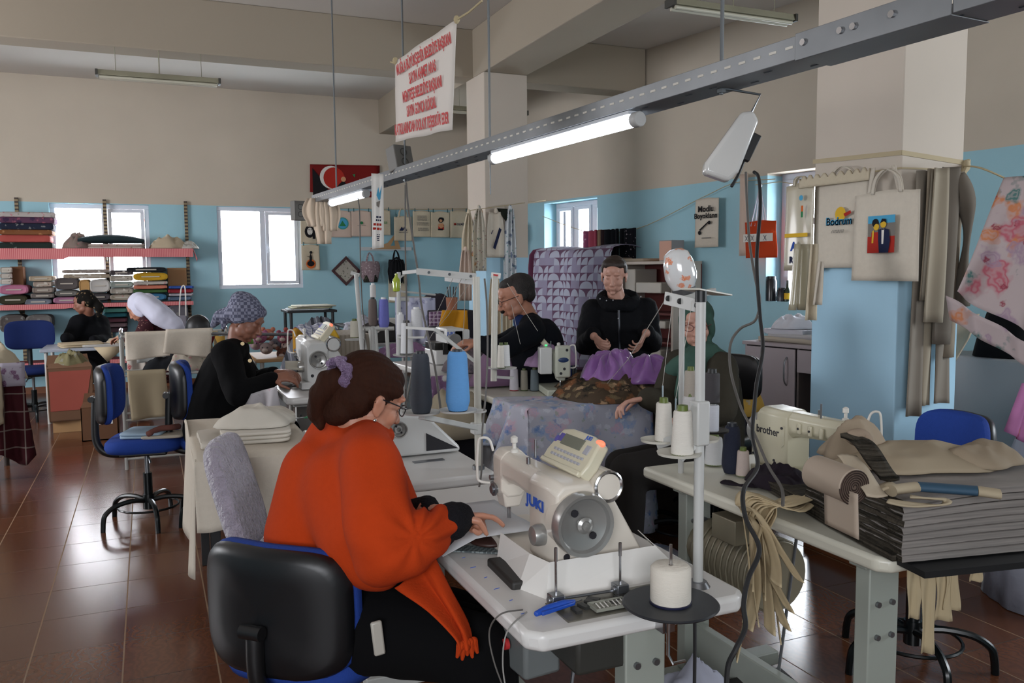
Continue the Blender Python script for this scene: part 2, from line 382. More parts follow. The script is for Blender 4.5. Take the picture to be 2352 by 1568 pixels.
# ---------------- light ------------------------------------------------------------------------------
w = bpy.data.worlds.new('world'); bpy.context.scene.world = w; w.use_nodes = True
w.node_tree.nodes['Background'].inputs[0].default_value = (.7, .8, 1, 1); w.node_tree.nodes['Background'].inputs[1].default_value = .3
def area(name, loc, target, sx, sy_, power, col):
    l = bpy.data.lights.new(name, 'AREA'); l.shape = 'RECTANGLE'; l.size = sx; l.size_y = sy_; l.energy = power; l.color = col
    o = bpy.data.objects.new(name, l); C.objects.link(o); o.location = loc; o.rotation_euler = (V(target)-V(loc)).to_track_quat('-Z', 'Y').to_euler(); return o
# added area fills beside and behind the camera, no windows built there
area('fill_from_front', (-1.0, -2.4, 2.1), (1.2, 6, 1.5), 3.5, 1.3, 300, (.93, .95, 1))
area('fill_from_left', (-4.8, 7.6, 2.0), (2, 9.4, 1.7), 4.2, 1.5, 470, (.96, .96, 1))
area('fill_from_right', (6.1, .6, 1.9), (2.5, 2.6, 1.0), 1.6, 1.2, 140, (.88, .94, 1))
sc = bpy.context.scene; sc.view_settings.view_transform = 'Standard'; sc.view_settings.exposure = -.38; sc.view_settings.gamma = 1.
sc.cycles.max_bounces = 6; sc.cycles.use_denoising = True
sc.cycles.sample_clamp_indirect = 4
# ---------------- shared materials ---------------------------------------------------------------------
white_top = mat('laminate_white', 'd5d3d0', .35, var=.05, scale=14)
grey_steel = mat('painted_steel_grey', '9a9f96', .5, var=.08, scale=10)
cream_paint = mat('machine_cream', 'd8d0c4', .3, var=.03); tan_paint = mat('machine_tan', 'c3bda5', .35, var=.05); green_cream = mat('machine_pale_green', 'bcbeae', .35, var=.05)
chrome = mat('chrome', 'c8c8ca', .2, 1.); steel = mat('brushed_steel', '8e9094', .35, .9); rubber = mat('dark_rubber', '2a2826', .6)
bluef = mat('blue_upholstery', '24408e', .85, bump=.15, scale=260, var=.08, sheen=.0); darkblue = mat('navy_upholstery', '1b2a5c', .85, var=.1)
black_sh = mat('glossy_black_shell', '0e0f12', .42, var=.03); blacksteel = mat('black_enamel', '0c1214', .3, .2)
green_led = mat('green_light', '40ff80', .5, emit=2.); red_led = mat('orange_light', 'ff8060', .5, emit=1.1)
paper = mat('paper_white', 'e0ddd8', .8, var=.03); lcd = mat('lcd_window', '6d7062', .3); blueink = mat('blue_ink', '2f5ab8', .5, var=0); blackink = mat('black_ink', '1d1c22', .6, var=0); redink = mat('red_ink', 'b92a2c', .6, var=0)
def arc(c, r, a0, a1, n, ax='xz'):
    o = []
    for i in range(n+1):
        q = a0+(a1-a0)*i/n; u, w_ = r*math.cos(q), r*math.sin(q)
        o.append((c[0]+u, c[1], c[2]+w_) if ax == 'xz' else (c[0]+u, c[1]+w_, c[2]))
    return o
# ---------------- sewing tables ------------------------------------------------------------------------
def sewing_table(label, x0, x1, y0, y1, z, legx, legm=grey_steel, topm=white_top, rz=0., near=True, group='sewing machine tables'):
    cx, cy = (x0+x1)/2, (y0+y1)/2; t = thing('sewing_table', label, 'table', (cx, cy, 0), rz, group); w_, l = (x1-x0)/2, (y1-y0)/2; lx = legx-cx
    mb = MB(); mb.prism([(-w_, -l+.03), (-w_+.03, -l), (w_-.03, -l), (w_, -l+.03), (w_, l), (-w_, l)], .04, z0=z-.04); obj('tabletop', mb, topm, t, bevel=.012, seg=3)
    for s in (-1, 1):
        y = s*(l-.14); m_ = MB(); m_.box((lx, y, (z-.04)/2+.03), (.105, .05, z-.1)); m_.box((0, y+.0, z-.055), (w_*1.6, .06, .03)); m_.box((lx*.3, y, .035), (w_*1.8, .07, .05))
        lg = obj('leg', m_, legm, t, bevel=.004)
        b = MB()
        for k in range(4): b.cyl((lx-.025+.05*(k % 2), y-.026, z-.17-.09*(k//2)), (lx-.025+.05*(k % 2), y-.034, z-.17-.09*(k//2)), .008, n=8)
        for k in (-1, 1): b.cyl((lx*.3+k*w_*.8, y, 0), (lx*.3+k*w_*.8, y, .012), .022, n=12)
        pieces('bolt', b, steel, lg)
    m_ = MB(); m_.box((lx, 0, .17), (.035, 2*l-.3, .13)); obj('stretcher', m_, legm, t, bevel=.004)
    m_ = MB(); m_.grid(lambda u, v: (lx-.16+.32*u, -.14+.28*v, .09+.05*v), 8, 8); obj('foot_pedal', m_, rubber, t, thick=.012)
    r = MB(); r.cyl((lx+.02, 0, .13), (lx+.1, 0, z-.1), .005, n=8); obj('pedal_rod', r, steel, t)
    return t
T1 = sewing_table('white sewing table nearest the camera, a black thread disc at its corner', .66, 1.2, 1.45, 2.60, .78, 1.0)
k = MB(); k.box((.0, -.30, .66), (.20, .30, .11)); obj('oil_pan', k, mat('dark_pan', '33332f', .5), T1, bevel=.01)
k = MB(); k.box((-.12, -.20, .60), (.10, .20, .12), rz=.1); bx_ = obj('control_box', k, mat('switch_grey', '6f7474', .4), T1, bevel=.01)
k = MB(); k.m = 0; k.cyl((-.175, -.24, .61), (-.185, -.24, .61), .013); k.m = 1; k.cyl((-.175, -.20, .60), (-.185, -.20, .60), .013); pieces('push_button', k, [redink, mat('green_button', '1d6a50', .4)], bx_)
# bench edge marks, bobbin tray and parts lying in it
k = MB()
for i in range(6): k.tube([(.69+.006*(i % 2), 1.56+.075*i, .7808), (.705, 1.563+.075*i, .7808)], .0007, 5)
pieces('pencil_mark', k, blueink, T1, world=True)
k = MB(); k.box((.93, 1.535, .7802), (.34, .11, .004)); obj('tray_recess', k, mat('tray_metal', '7d7a70', .4, .5, var=.2, scale=30), T1, world=True, bevel=.002)
k = MB()
for i in range(14): k.box((.80+.02*i+.004*(i % 3), 1.52+.012*((i*5) % 4), .7845), (.014, .028, .008), rz=.25*i)
obj('machine_scrap', k, mat('scrap', '4a4a48', .5, .4, var=.3, scale=60), T1, world=True); C.objects[-1]['kind'] = 'stuff'
T1R = sewing_table('cream sewing table with the tan lettered machine and the fabric roll on it', 1.63, 2.2, 1.48, 2.58, .78, 1.76, topm=mat('laminate_cream', 'cfccbd', .35, var=.06))
k = MB(); k.cyl((1.80, 2.05, .52), (1.80, 2.36, .52), .115, n=28); k.cyl((1.80, 2.36, .52), (1.80, 2.42, .52), .09, n=20)
for i in range(9): k.tube([(1.80+.118*math.cos(q), 2.07+.03*i, .52+.118*math.sin(q)) for q in [2*PI*j/20 for j in range(20)]], .005, 5, closed=True)
k.box((1.73, 2.16, .66), (.12, .12, .08)); obj('clutch_motor', k, mat('motor_tan', '8d8672', .4, .3, var=.15, scale=20), T1R, world=True, bevel=.004)
T2 = sewing_table('white laminate sewing table behind the woman in orange, with a thread stand on its corner', .62, 1.12, 2.72, 3.85, .78, .9, mat('white_steel', 'b9bab6', .5))
T2R = sewing_table('cream sewing table half covered by the blue flowered cloth', 1.76, 2.36, 3.92, 4.92, .78, 2.05, topm=mat('laminate_cream', 'cfccbd'))
T3 = sewing_table('white sewing table in front of the woman in the checked headscarf', .70, 1.24, 4.84, 5.95, .78, .95, mat('white_steel', 'b9bab6'))
T3R = sewing_table('white overlocker table where the man with glasses works', 1.63, 2.16, 4.98, 5.95, .84, 1.9, mat('white_steel', 'b9bab6'), rz=.06)
# ---------------- lockstitch machines ------------------------------------------------------------------
# local frame: x along the arm toward the needle, y toward the operator, z up
def sewing_machine(label, loc, rz, paint, hw=.07, panel=True, skirt=False, wedge=True, s=1., knob=True, motor=False):
    t = thing('sewing_machine', label, 'sewing machine', loc, rz, 'lockstitch sewing machines')
    def S(p): return tuple(v*s for v in p)
    b = MB()
    # bed, column, arm and head as lofted sections
    b.box((.02, 0, .02), (.50, .18, .04))
    rr = lambda x, y0, y1, z0, z1, c=.02: [(x, y0+c, z0), (x, y1-c, z0), (x, y1, z0+c), (x, y1, z1-c), (x, y1-c, z1), (x, y0+c, z1), (x, y0, z1-c), (x, y0, z0+c)]
    b.loft([rr(-.23, -.06, .055, .03, .255), rr(-.20, -.068, .065, .03, .268), rr(-.085, -.068, .065, .03, .265), rr(-.065, -.055, .055, .05, .262)])
    b.loft([rr(-.09, -.055, .055, .15, .264), rr(-.05, -.045, .045, .172, .262), rr(.08, -.04, .04, .18, .262), rr(.16, -.04, .04, .176, .264), rr(.175, -.043, .043, .15, .268)])
    b.loft([rr(.165, -.042, .042, .13, .268), rr(.215, -.045, .045, .115, .272), rr(.245, -.035, .035, .13, .266)])
    b.loft([[(.165, -.038, .15), (.245, -.034, .15), (.245, .034, .15), (.165, .038, .15)], [(.178, -.024, .095), (.238, -.022, .09), (.238, .022, .09), (.178, .024, .095)]])
    if wedge: b.prism([(-.06, .0), (-.06, .2), (-.115, .185), (-.21, .02), (-.21, .0)], .12, frame((-.21, 0, .03), (0, 1, 0), (0, 0, 1)))
    for v in range(len(b.v)): b.v[v] = b.v[v]*s
    obj('machine_body', b, paint, t, bevel=.006*s, seg=3)
    # handwheel
    M = MX.Rotation(-PI/2, 4, 'Y'); k = MB()
    q = hw; k.lathe([(.012, -.004), (q*.45, -.003), (q*.8, .006), (q*.86, .016), (q*.97, .018), (q, .010), (q, -.012), (q*.9, -.02), (.02, -.022)], (0, 0, 0), 40, MX.Translation(V((-.262*s, 0, .165*s))) @ M)
    k.lathe([(q*.22, 0), (q*.26, .012), (q*.16, .016), (q*.1, .006)], (0, 0, 0), 20, MX.Translation(V((-.262*s, 0, .165*s))) @ M)
    hwo = obj('handwheel', k, mat('satin_metal', 'a8a7a4', .3, .6), t, smooth=35)
    k = MB()
    for a in (.9, 4.0): k.cyl((-.264*s, q*.5*math.cos(a), .165*s+q*.5*math.sin(a)), (-.269*s, q*.5*math.cos(a), .165*s+q*.5*math.sin(a)), q*.12, n=10)
    k.cyl((-.231*s, .03*s, .075*s), (-.2335*s, .03*s, .075*s), .009*s, n=12); pieces('wheel_hole', k, blackink, hwo)
    k = MB(); k.cyl((-.20*s, 0, .165*s), (-.25*s, 0, .165*s), q*.93, n=36); obj('wheel_housing', k, paint, t)
    # needle bar, presser foot, tension, guides
    k = MB(); k.cyl(S((.215, 0, .10)), S((.215, 0, .052)), .0035*s, n=8); k.cyl(S((.2, .0, .10)), S((.2, .0, .055)), .003*s, n=8); k.box(S((.207, .01, .048)), S((.02, .035, .008))); pieces('needle_bar', k, chrome, t, bevel=.001)
    k = MB(); k.cyl(S((.20, .042, .15)), S((.20, .062, .15)), .012*s); k.cyl(S((.20, .05, .15)), S((.20, .056, .15)), .02*s); k.cyl(S((.225, .04, .18)), S((.225, .055, .18)), .008*s); obj('tension_disc', k, steel, t)
    k = MB(); k.tube(smoothpts([S(p) for p in ((.22, .045, .262), (.225, .055, .295), (.232, .075, .302), (.24, .085, .285), (.243, .088, .19), (.24, .08, .168), (.22, .055, .165))], 5), .0042*s, 8); obj('thread_guard', k, mat('white_wire', 'd8d4cc', .4), t)
    k = MB(); k.lathe([(.012, 0), (.012, .008), (.006, .012), (.006, .028), (.011, .03), (.011, .045), (.004, .05)], (0, 0, 0), 12, MX.Translation(V(S((.165, 0, .264))))@MX.Scale(s, 4)); obj('pressure_dial', k, mat('white_knob', 'd9d6cf', .4), t)
    k = MB(); k.cyl(S((.08, -.03, .262)), S((.08, -.03, .315)), .0035*s, n=8); k.cyl(S((.02, .02, .262)), S((.02, .02, .28)), .006*s, n=8); pieces('spool_pin', k, steel, t)
    if knob:
        k = MB(); k.lathe([(.028, 0), (.028, .018), (.024, .03), (.01, .034)], (0, 0, 0), 24, MX.Translation(V(S((-.165, .065, .12)))) @ MX.Rotation(-PI/2, 4, 'X')@MX.Scale(s, 4)); obj('stitch_dial', k, mat('satin_metal', 'a8a7a4'), t)
    if motor:
        k = MB(); k.cyl(S((-.13, -.09, .245)), S((-.235, -.09, .245)), .042*s, n=24); obj('side_motor', k, paint, t, bevel=.003)
        k = MB(); k.tube([V(S((-.235, -.09, .245)))+V((0, .038*s*math.cos(a), .038*s*math.sin(a))) for a in [2*PI*j/20 for j in range(20)]], .005*s, 6, closed=True); obj('motor_rim', k, chrome, t)
    if panel:
        Mp = MX.Translation(V(S((-.10, -.055, .315)))) @ MX.Rotation(PI, 4, 'Z') @ MX.Rotation(math.radians(50), 4, 'X') @ MX.Scale(s, 4); k = MB()
        pr = [(-.115, -.055), (.115, -.055), (.12, -.02), (.105, .05), (.06, .06), (-.06, .06), (-.105, .05), (-.12, -.02)]
        k.prism(pr, .035, Mp, -.03); p_ = obj('control_panel', k, mat('panel_cream', 'd6cfb6', .35), t, bevel=.006, seg=3)
        k = MB(); k.box((-.015, .022, .0065), (.11, .032, .003), M=Mp); obj('display', k, lcd, p_)
        k = MB()
        for i in range(9):
            for j in range(2): k.box((-.075+.019*i, -.012-.016*j, .0065), (.011, .007, .004), M=Mp)
        k.box((.075, .015, .0065), (.022, .026, .003), M=Mp); pieces('button', k, mat('button_grey', 'a9a9b2', .5), p_)
        k = MB(); k.box((-.084, .024, .0065), (.018, .024, .003), M=Mp); k.ell((-.103, .016, .006), (.009, .011, .003), Mp); pieces('button', k, mat('button_violet', '5a52a0', .5), p_)
        k = MB(); k.ell((.098, .048, -.002), (.020, .009, .010), Mp); obj('status_light', k, red_led, p_)
        k = MB(); k.box((-.0, -.052, .004), (.22, .014, .014), M=Mp); obj('panel_lip', k, mat('panel_cream', 'd6cfb6'), p_, bevel=.003)
        k = MB(); k.prism([(0, 0), (.12, 0), (.12, .035), (0, .02)], .05, frame(S((-.15, -.05, .268)), (1, 0, 0), (0, 0, 1))); obj('panel_bracket', k, rubber, t, bevel=.004)
    if skirt:
        k = MB(); Z0 = -.01
        pts = [(.02, .12), (-.18, .145), (-.275, .11), (-.285, -.30), (-.10, -.34)]
        up = [(.02, .105), (-.17, .104), (-.25, .088), (-.252, -.22), (-.12, -.25)]
        vs = [(x*s, y*s, Z0) for x, y in pts]+[(x*s, y*s, .068) for x, y in up]; k.add(vs, [(i, i+1, i+6, i+5) for i in range(4)])
        obj('paper_collar', k, paper, t, thick=.002, smooth=0)
        k = MB(); k.box(S((-.09, .135, .0)), S((.20, .045, .03)), rz=-.05); obj('rubber_block', k, rubber, t, bevel=.006)
    return t
m1 = sewing_machine('cream machine nearest the camera, with a big handwheel and a control panel on top', (.87, 1.855, .785), PI/2, cream_paint, skirt=True, motor=True, s=.89, hw=.072)
Ml = frame(V((.87-.0608, 1.744, .956)), (0, -1, 0), (0, 0, 1)); text('JUKI', .034, blueink, Ml, m1, bold=.0014, sx=1.5)
m2 = sewing_machine('low white machine with a black vent, beside the head of the woman in orange', (.86, 3.26, .785), PI/2, mat('machine_white', 'd6d6d4', .3), hw=.032, panel=False, s=.66, wedge=False, knob=False)
k = MB(); k.prism([(-.08, 0), (.25, 0), (.25, .02), (.12, .15), (-.02, .165), (-.08, .13)], .16, frame(V((.86, 3.25, .785)), (1, 0, 0), (0, 0, 1))); obj('front_cover', k, mat('machine_white', 'd6d6d4'), m2, world=True, bevel=.012, seg=3)
k = MB(); k.prism([(0, 0), (.13, 0), (.0, .07)], .004, frame(V((.97, 3.090, .80)), (1, 0, 0), (0, 0, 1))); obj('vent_panel', k, blackink, m2, world=True)
k = MB(); k.box((.95, 3.0, .7815), (.12, .03, .003)); obj('thread_plate', k, steel, m2, world=True)
m3 = sewing_machine('white machine with two control boxes in front of the woman in the checked headscarf', (.93, 5.38, .785), PI/2, mat('machine_white', 'd6d6d4'), hw=.055, s=1.1, motor=True)
m4 = sewing_machine('tan machine with an oval blue badge on its head, among small thread cones', (2.18, 4.43, .785), -PI/2-.25, green_cream, hw=.05, wedge=False, s=.95)
m4m = MX.Translation(m4.location) @ MX.Rotation(m4.rotation_euler.z, 4, 'Z')
k = MB(); k.box((.262, 0, .20), (.04, .085, .18)); obj('face_cover', k, green_cream, m4, bevel=.012, seg=3)
k = MB(); k.box((.18, -.085, .20), (.075, .07, .15)); obj('thread_trimmer_box', k, mat('machine_white', 'd6d6d4'), m4, bevel=.006)
k = MB(); k.ell((.283, 0, .21), (.003, .03, .014)); obj('badge', k, mat('badge_navy', '1b3560', .4), m4)
k = MB(); [k.cyl((.281, y, z_), (.284, y, z_), .008, n=10) for y, z_ in ((.005, .16), (-.015, .135), (.02, .265))]; pieces('screw', k, blackink, m4)
k = MB(); k.cyl((-.235, -.10, .165), (-.10, -.10, .165), .06, n=24); k.cyl((-.10, -.10, .165), (-.05, -.10, .165), .046, n=8); obj('belt_motor', k, mat('motor_ivory', 'c2b98a', .4), m4, bevel=.003)
k = MB(); k.ell((.14, -.07, .282), (.008, .008, .004)); obj('status_light', k, green_led, m4)
m5 = sewing_machine('tan machine seen from its back, between navy thread cone and fabric roll', (1.98, 2.11, .785), -PI/2, tan_paint, hw=.06, panel=False, wedge=False, s=.89)
Mb = frame(V((1.98-.0605, 2.25, .945)), (0, -1, 0), (0, 0, 1)); text('brother', .036, blackink, Mb, m5, bold=.0008)
k = MB(); k.prism([(-.08, .028), (.08, .028), (.08, -.035), (.045, -.07), (-.08, -.10)], .003, frame(V((1.98-.0598, 2.25, .945)), (0, -1, 0), (0, 0, 1)), -.003); obj('back_plate', k, tan_paint, m5, world=True, bevel=.001)
k = MB()
for y in (2.12, 2.07, 2.02): k.box((1.98-.041, y, .972), (.010, .016, .036))
pieces('hinge_boss', k, tan_paint, m5, world=True, bevel=.004)
k = MB()
for y, z_ in ((2.32, .965), (2.18, .965), (2.32, .855), (2.215, .85)): k.cyl((1.98-.0595, y, z_), (1.98-.063, y, z_), .0045, n=10)
for y, z_ in ((2.12, .972), (2.07, .972), (1.945, .955), (1.93, .93)): k.cyl((1.98-.034, y, z_), (1.98-.048, y, z_), .004 if y > 2 else .009, n=10)
pieces('screw', k, blackink, m5, world=True)
# overlocker worked by the man
ov = thing('overlock_machine', 'small white overlocker with a lettered front, by the hands of the man with glasses', 'sewing machine', at(1022, 832, z=.845), PI/2)
k = MB(); k.box((0, 0, .05), (.26, .22, .10)); k.box((-.02, -.03, .17), (.24, .13, .16)); k.prism([(-.14, .24), (.08, .24), (.12, .20), (.12, .10), (-.14, .10)], .12, frame((0, -.02, 0), (1, 0, 0), (0, 0, 1))); obj('machine_body', k, mat('machine_white', 'd6d6d4'), ov, bevel=.01, seg=3)
k = MB(); k.box((.0, .06, .125), (.22, .10, .05)); k.box((-.135, 0, .11), (.01, .12, .08)); obj('looper_cover', k, mat('dark_mechanism', '3b3a38', .4, .5, var=.3, scale=40), ov, bevel=.004)
k = MB(); [k.cyl((-.08+.04*i, .04, .22), (-.08+.04*i, .06, .22), .012, n=12) for i in range(4)]; pieces('tension_disc', k, steel, ov)
k = MB(); k.cyl((-.15, -.02, .17), (-.17, -.02, .17), .045, n=24); obj('handwheel', k, mat('satin_metal', 'a8a7a4'), ov)
text('JUKI', .03, blueink, frame(V(ov.location)+V((.0, -.1405, .215)), (1, 0, 0), (0, 0, 1)), ov, bold=.001)
# ---------------- office chairs -------------------------------------------------------------------------
def office_chair(label, loc, rz, up=bluef, seat_z=.50, bz=.80, bw=.42, bh=.30, tilt=0., group='blue swivel work chairs', stem=None):
    t = thing('office_chair', label, 'chair', loc, rz, group)
    k = MB(); n = 5
    for i in range(n):
        a = 2*PI*i/n+.3; c, s_ = math.cos(a), math.sin(a)
        k.tube(smoothpts([(.02*c, .02*s_, .13), (.10*c, .10*s_, .145), (.20*c, .20*s_, .135), (.26*c, .26*s_, .10), (.275*c, .275*s_, .06), (.28*c, .28*s_, .0)], 4), .0145, 8)
    k.tube([(.17*math.cos(2*PI*i/28), .17*math.sin(2*PI*i/28), .10) for i in range(28)], .007, 6, closed=True); k.cyl((0, 0, .08), (0, 0, .17), .032)
    obj('star_base', k, blacksteel, t)
    k = MB(); k.cyl((0, 0, .12), (0, 0, .30), .026); obj('stem_sleeve', k, blacksteel, t)
    k = MB(); k.cyl((0, 0, .28), (0, 0, seat_z-.05), .014); k.tube([(0, 0, seat_z-.09), (.05, .02, seat_z-.10), (.07, .03, seat_z-.13)], .006, 6); obj('gas_column', k, steel, t)
    k = MB()
    def ring(sc_, z, dz=0): return [((.215*abs(math.cos(q))**.6*(1 if math.cos(q) > 0 else -1))*sc_, (.215*abs(math.sin(q))**.6*(1 if math.sin(q) > 0 else -1))*sc_, z+dz*math.cos(2*q)) for q in [2*PI*i/32 for i in range(32)]]
    k.loft([ring(.8, seat_z-.05), ring(.97, seat_z-.045), ring(1.02, seat_z-.02), ring(1., seat_z+.01, .006), ring(.9, seat_z+.026, .006), ring(.5, seat_z+.03), ring(.012, seat_z+.03)])
    obj('seat', k, up, t, smooth=60)
    k = MB(); k.box((0, 0, seat_z-.06), (.26, .26, .03)); obj('seat_pan', k, dark, t, bevel=.008)
    # curved back bar behind (local -y is the back)
    k = MB(); k.tube(smoothpts([(0, -.02, seat_z-.075), (0, -.15, seat_z-.08), (0, -.23, seat_z-.06), (0, -.27, seat_z), (0, -.275, seat_z+.10), (0, -.265, bz-.02)], 5), .022, 10); obj('back_bar', k, dark, t)
    k = MB(); k.cyl((-.03, -.285, bz-.03), (.03, -.285, bz-.03), .018); obj('adjust_knob', k, dark, t)
    def face(y, sc_, bulge):
        o = []
        for q in [2*PI*i/40 for i in range(40)]:
            c, s_ = math.cos(q), math.sin(q); x = bw/2*sc_*abs(c)**.45*(1 if c > 0 else -1); z_ = bh/2*sc_*abs(s_)**.5*(1 if s_ > 0 else -1)
            o.append((x, y+.06*(x/(bw/2))**2*1.0+math.tan(tilt)*(-z_), bz+z_))
        return o
    k = MB(); k.loft([face(-.262, .012, 0), face(-.262, .55, 0), face(-.262, .85, 0), face(-.252, .96, 0), face(-.232, 1.0, 0), face(-.222, .98, 0), face(-.224, .5, 0), face(-.224, .012, 0)]); obj('back_shell', k, black_sh, t, smooth=50)
    k = MB(); k.loft([face(-.221, .012, 0), face(-.221, .6, 0), face(-.223, .985, 0), face(-.212, 1.01, 0), face(-.195, 1.0, 0), face(-.183, .9, 0), face(-.178, .5, 0), face(-.1765, .2, 0), face(-.176, .012, 0)]); obj('backrest', k, up, t, smooth=60)
    return t
CH1 = office_chair('blue swivel chair with a black shell, carrying the woman in orange', (.40, 2.27, 0), -math.radians(45), seat_z=.50, bz=.655, bw=.44, bh=.33)
CH2 = office_chair('empty blue swivel chair with folded fabric on its seat', (-.045, 5.45, 0), -math.radians(98), seat_z=.50, bz=.79, bh=.34)
CH3 = office_chair('blue swivel chair carrying the woman in the checked headscarf', (.36, 5.38, 0), -math.radians(92), seat_z=.50, bz=.80, bh=.34)
CH4 = office_chair('navy swivel chair standing by the fabric shelves', (-1.12, 9.9, 0), math.radians(190), up=darkblue, seat_z=.52, bz=.86, bh=.30, bw=.46)
p_ = at(1700, 860, z=.75, X=None); CH5 = office_chair('blue swivel chair under the woman in the green headscarf', (2.62, 3.72, 0), math.radians(80), up=bluef, bz=.82)
CH6 = office_chair('dark blue swivel chair carrying the man with glasses', (2.36, 5.08, 0), math.radians(95), up=darkblue, bz=.80)
CH7 = office_chair('blue swivel chair pushed behind the big stack of grey cloth', (2.60, 2.22, 0), math.radians(84), up=bluef, bz=.80, bw=.33, bh=.3)
Mq_ = MX.Translation(V((.87, 1.855, .785))) @ MX.Rotation(PI/2, 4, 'Z') @ MX.Translation(V((-.10, -.055, .315))*.89) @ MX.Rotation(PI, 4, 'Z') @ MX.Rotation(math.radians(50), 4, 'X') @ MX.Scale(.89, 4)
text('JUKI', .016, blueink, Mq_ @ MX.Translation((.05, .047, .0075)), m1, bold=.0003)
# ---------------- suspended metal rail with lamps -------------------------------------------------------
RA = V((1.255, 6.95, 2.05)); RB = V((1.660, 1.05, 2.05)); RDIR = (RB-RA).normalized(); RL = (RB-RA).length; RS = V((-RDIR.y, RDIR.x, 0)); RS = RS if RS.x > 0 else -RS
galv = mat('galvanised_steel', '8d9093', .42, .55, var=.25, scale=14); galvd = mat('galvanised_inner', '5f6a78', .5, .4, var=.3, scale=20)
rail = thing('cable_rail', 'long slotted galvanised steel rail hung over the sewing tables', 'cable rail', RA)
def rp(s, o=0., z=0.): return RA+RDIR*s+RS*o+V((0, 0, z))
MR = frame(RA, RDIR, (0, 0, 1))
k = MB()
WID = .125
for s0, s1 in ((0, RL-.75), (RL-.75, RL-.3), (RL-.3, RL+.5)):
    e = .004 if s0 == RL-.75 else 0
    c = (s0+s1)/2; L_ = (s1-s0)
    for o_, zz, d in ((0, .03, (L_, .003, .062+2*e)), (WID, .03, (L_, .003, .062)), (WID/2, -e, (L_, WID+2*e, .003))):
        k.box((0, 0, 0), d, M=MX.Translation(rp(c, o_-e*(o_ == 0), zz)) @ MX.Rotation(math.atan2(RDIR.y, RDIR.x), 4, 'Z'))
obj('channel', k, galv, rail, world=True, smooth=0, bevel=.0015)
k = MB(); Rz = math.atan2(RDIR.y, RDIR.x)
s_ = .1
while s_ < RL+.3:
    k.box((0, 0, 0), (.026, .002, .007), M=MX.Translation(rp(s_, -.0022, .034)) @ MX.Rotation(Rz, 4, 'Z')); s_ += .06
slot = pieces('slot', k, mat('slot_light', 'c9c4ba', .7), rail, world=True, smooth=0)
k = MB(); s_ = .2
while s_ < RL+.3:
    k.box((0, 0, 0), (.03, .005, .002), M=MX.Translation(rp(s_, .03+.06*((int(s_*10)) % 2), -.0022)) @ MX.Rotation(Rz, 4, 'Z')); s_ += .115
pieces('bottom_slot', k, mat('slot_dark', '2c3138', .7), rail, world=True, smooth=0)
k = MB()
for s_ in (RL-.72, RL-.6, RL-.56, RL-.45): k.cyl(rp(s_, -.004, .036), rp(s_, -.012, .036), .009, n=8)
pieces('bolt', k, chrome, rail, world=True)
# threaded hanger rods up to the ceiling
for i, (s_, lab) in enumerate(((.50, 'steel hanger rod between beam and rail, above the far tube lamp'), (2.0, 'steel hanger rod passing the lower edge of the red-lettered banner'), (3.17, 'steel hanger rod in front of the centre column'), (4.80, 'steel hanger rod above the white socket holder'))):
    p = rp(s_, WID/2); k = MB(); k.cyl(V((p.x, p.y, 2.03)), V((p.x, p.y, CZ)), .006, n=8); k.cyl(V((p.x, p.y, 2.035)), V((p.x, p.y, 2.046)), .014, n=6); k.cyl(V((p.x, p.y, 2.115)), V((p.x, p.y, 2.125)), .014, n=6)
    if i == 2: k.cyl(V((p.x, p.y, 1.86)), V((p.x, p.y, 2.05)), .003, n=8)
    one('hanger_rod', k, mat('rod_steel', '6f7375', .5, .5), lab, 'rod')
# LED tube lamps under the rail
tubem = mat('lamp_tube', 'e8f2ff', .5, emit=14.)
def tube_lamp(label, s0, s1, o_=.03):
    a, b = rp(s0, o_, -.035), rp(s1, o_, -.035); t = thing('tube_lamp', label, 'lamp', (a+b)/2, 0, 'LED tube lamps under the rail')
    k = MB(); k.cyl(a, b, .024, n=16); obj('diffuser', k, tubem, t, world=True)
    for e, d in ((a, -1), (b, 1)): k = MB(); k.cyl(e, e+RDIR*d*.035, .027, n=16); obj('end_cap', k, mat('cap_grey', 'a9a8a6', .5), t, world=True, bevel=.004)
    k = MB(); k.box((0, 0, 0), ((b-a).length, .05, .012), M=MX.Translation((a+b)/2+V((0, 0, .026))) @ MX.Rotation(Rz, 4, 'Z')); obj('housing', k, mat('lamp_housing', 'c8ccd2', .4), t, world=True)
    return t
def s_of(px_, py_): p = at(px_, py_, z=2.03); return (p-RA).dot(RDIR)
tube_lamp('lit LED tube lamp near the middle of the rail, above the purple cloth', s_of(1125, 355), s_of(1478, 268))
tube_lamp('lit LED tube lamp at the far end of the rail, behind the narrow poster', s_of(777, 462), s_of(862, 441)-.0)
# grey loudspeaker-like junction boxes on the rail
jb = mat('junction_grey', '6e6c68', .6, var=.05)
def jbox(label, c, d, rz, tilt):
    t = thing('socket_box', label, 'socket box', c); M = MX.Translation(V(c)) @ MX.Rotation(rz, 4, 'Z') @ MX.Rotation(tilt, 4, 'X')
    k = MB(); k.box((0, 0, 0), d, M=M); obj('housing', k, jb, t, world=True, bevel=.006)
    k = MB(); [k.tube([M @ V((.022*math.cos(q), -d[1]/2-.001, zz+.022*math.sin(q))) for q in [2*PI*j/20 for j in range(20)]], .003, 5, closed=True) for zz in (.03, -.03)]; pieces('socket_ring', k, mat('ring_dark', '4c4a47'), t, world=True)
    return t
jbox('grey double socket box tilted on top of the rail, beside the banner', tuple(rp(1.95, .05, .12)), (.13, .09, .15), .35, -.25)
jbox('grey socket box at the far end of the rail', tuple(rp(-.22, -.06, -.05)), (.11, .08, .16), .3, 0)
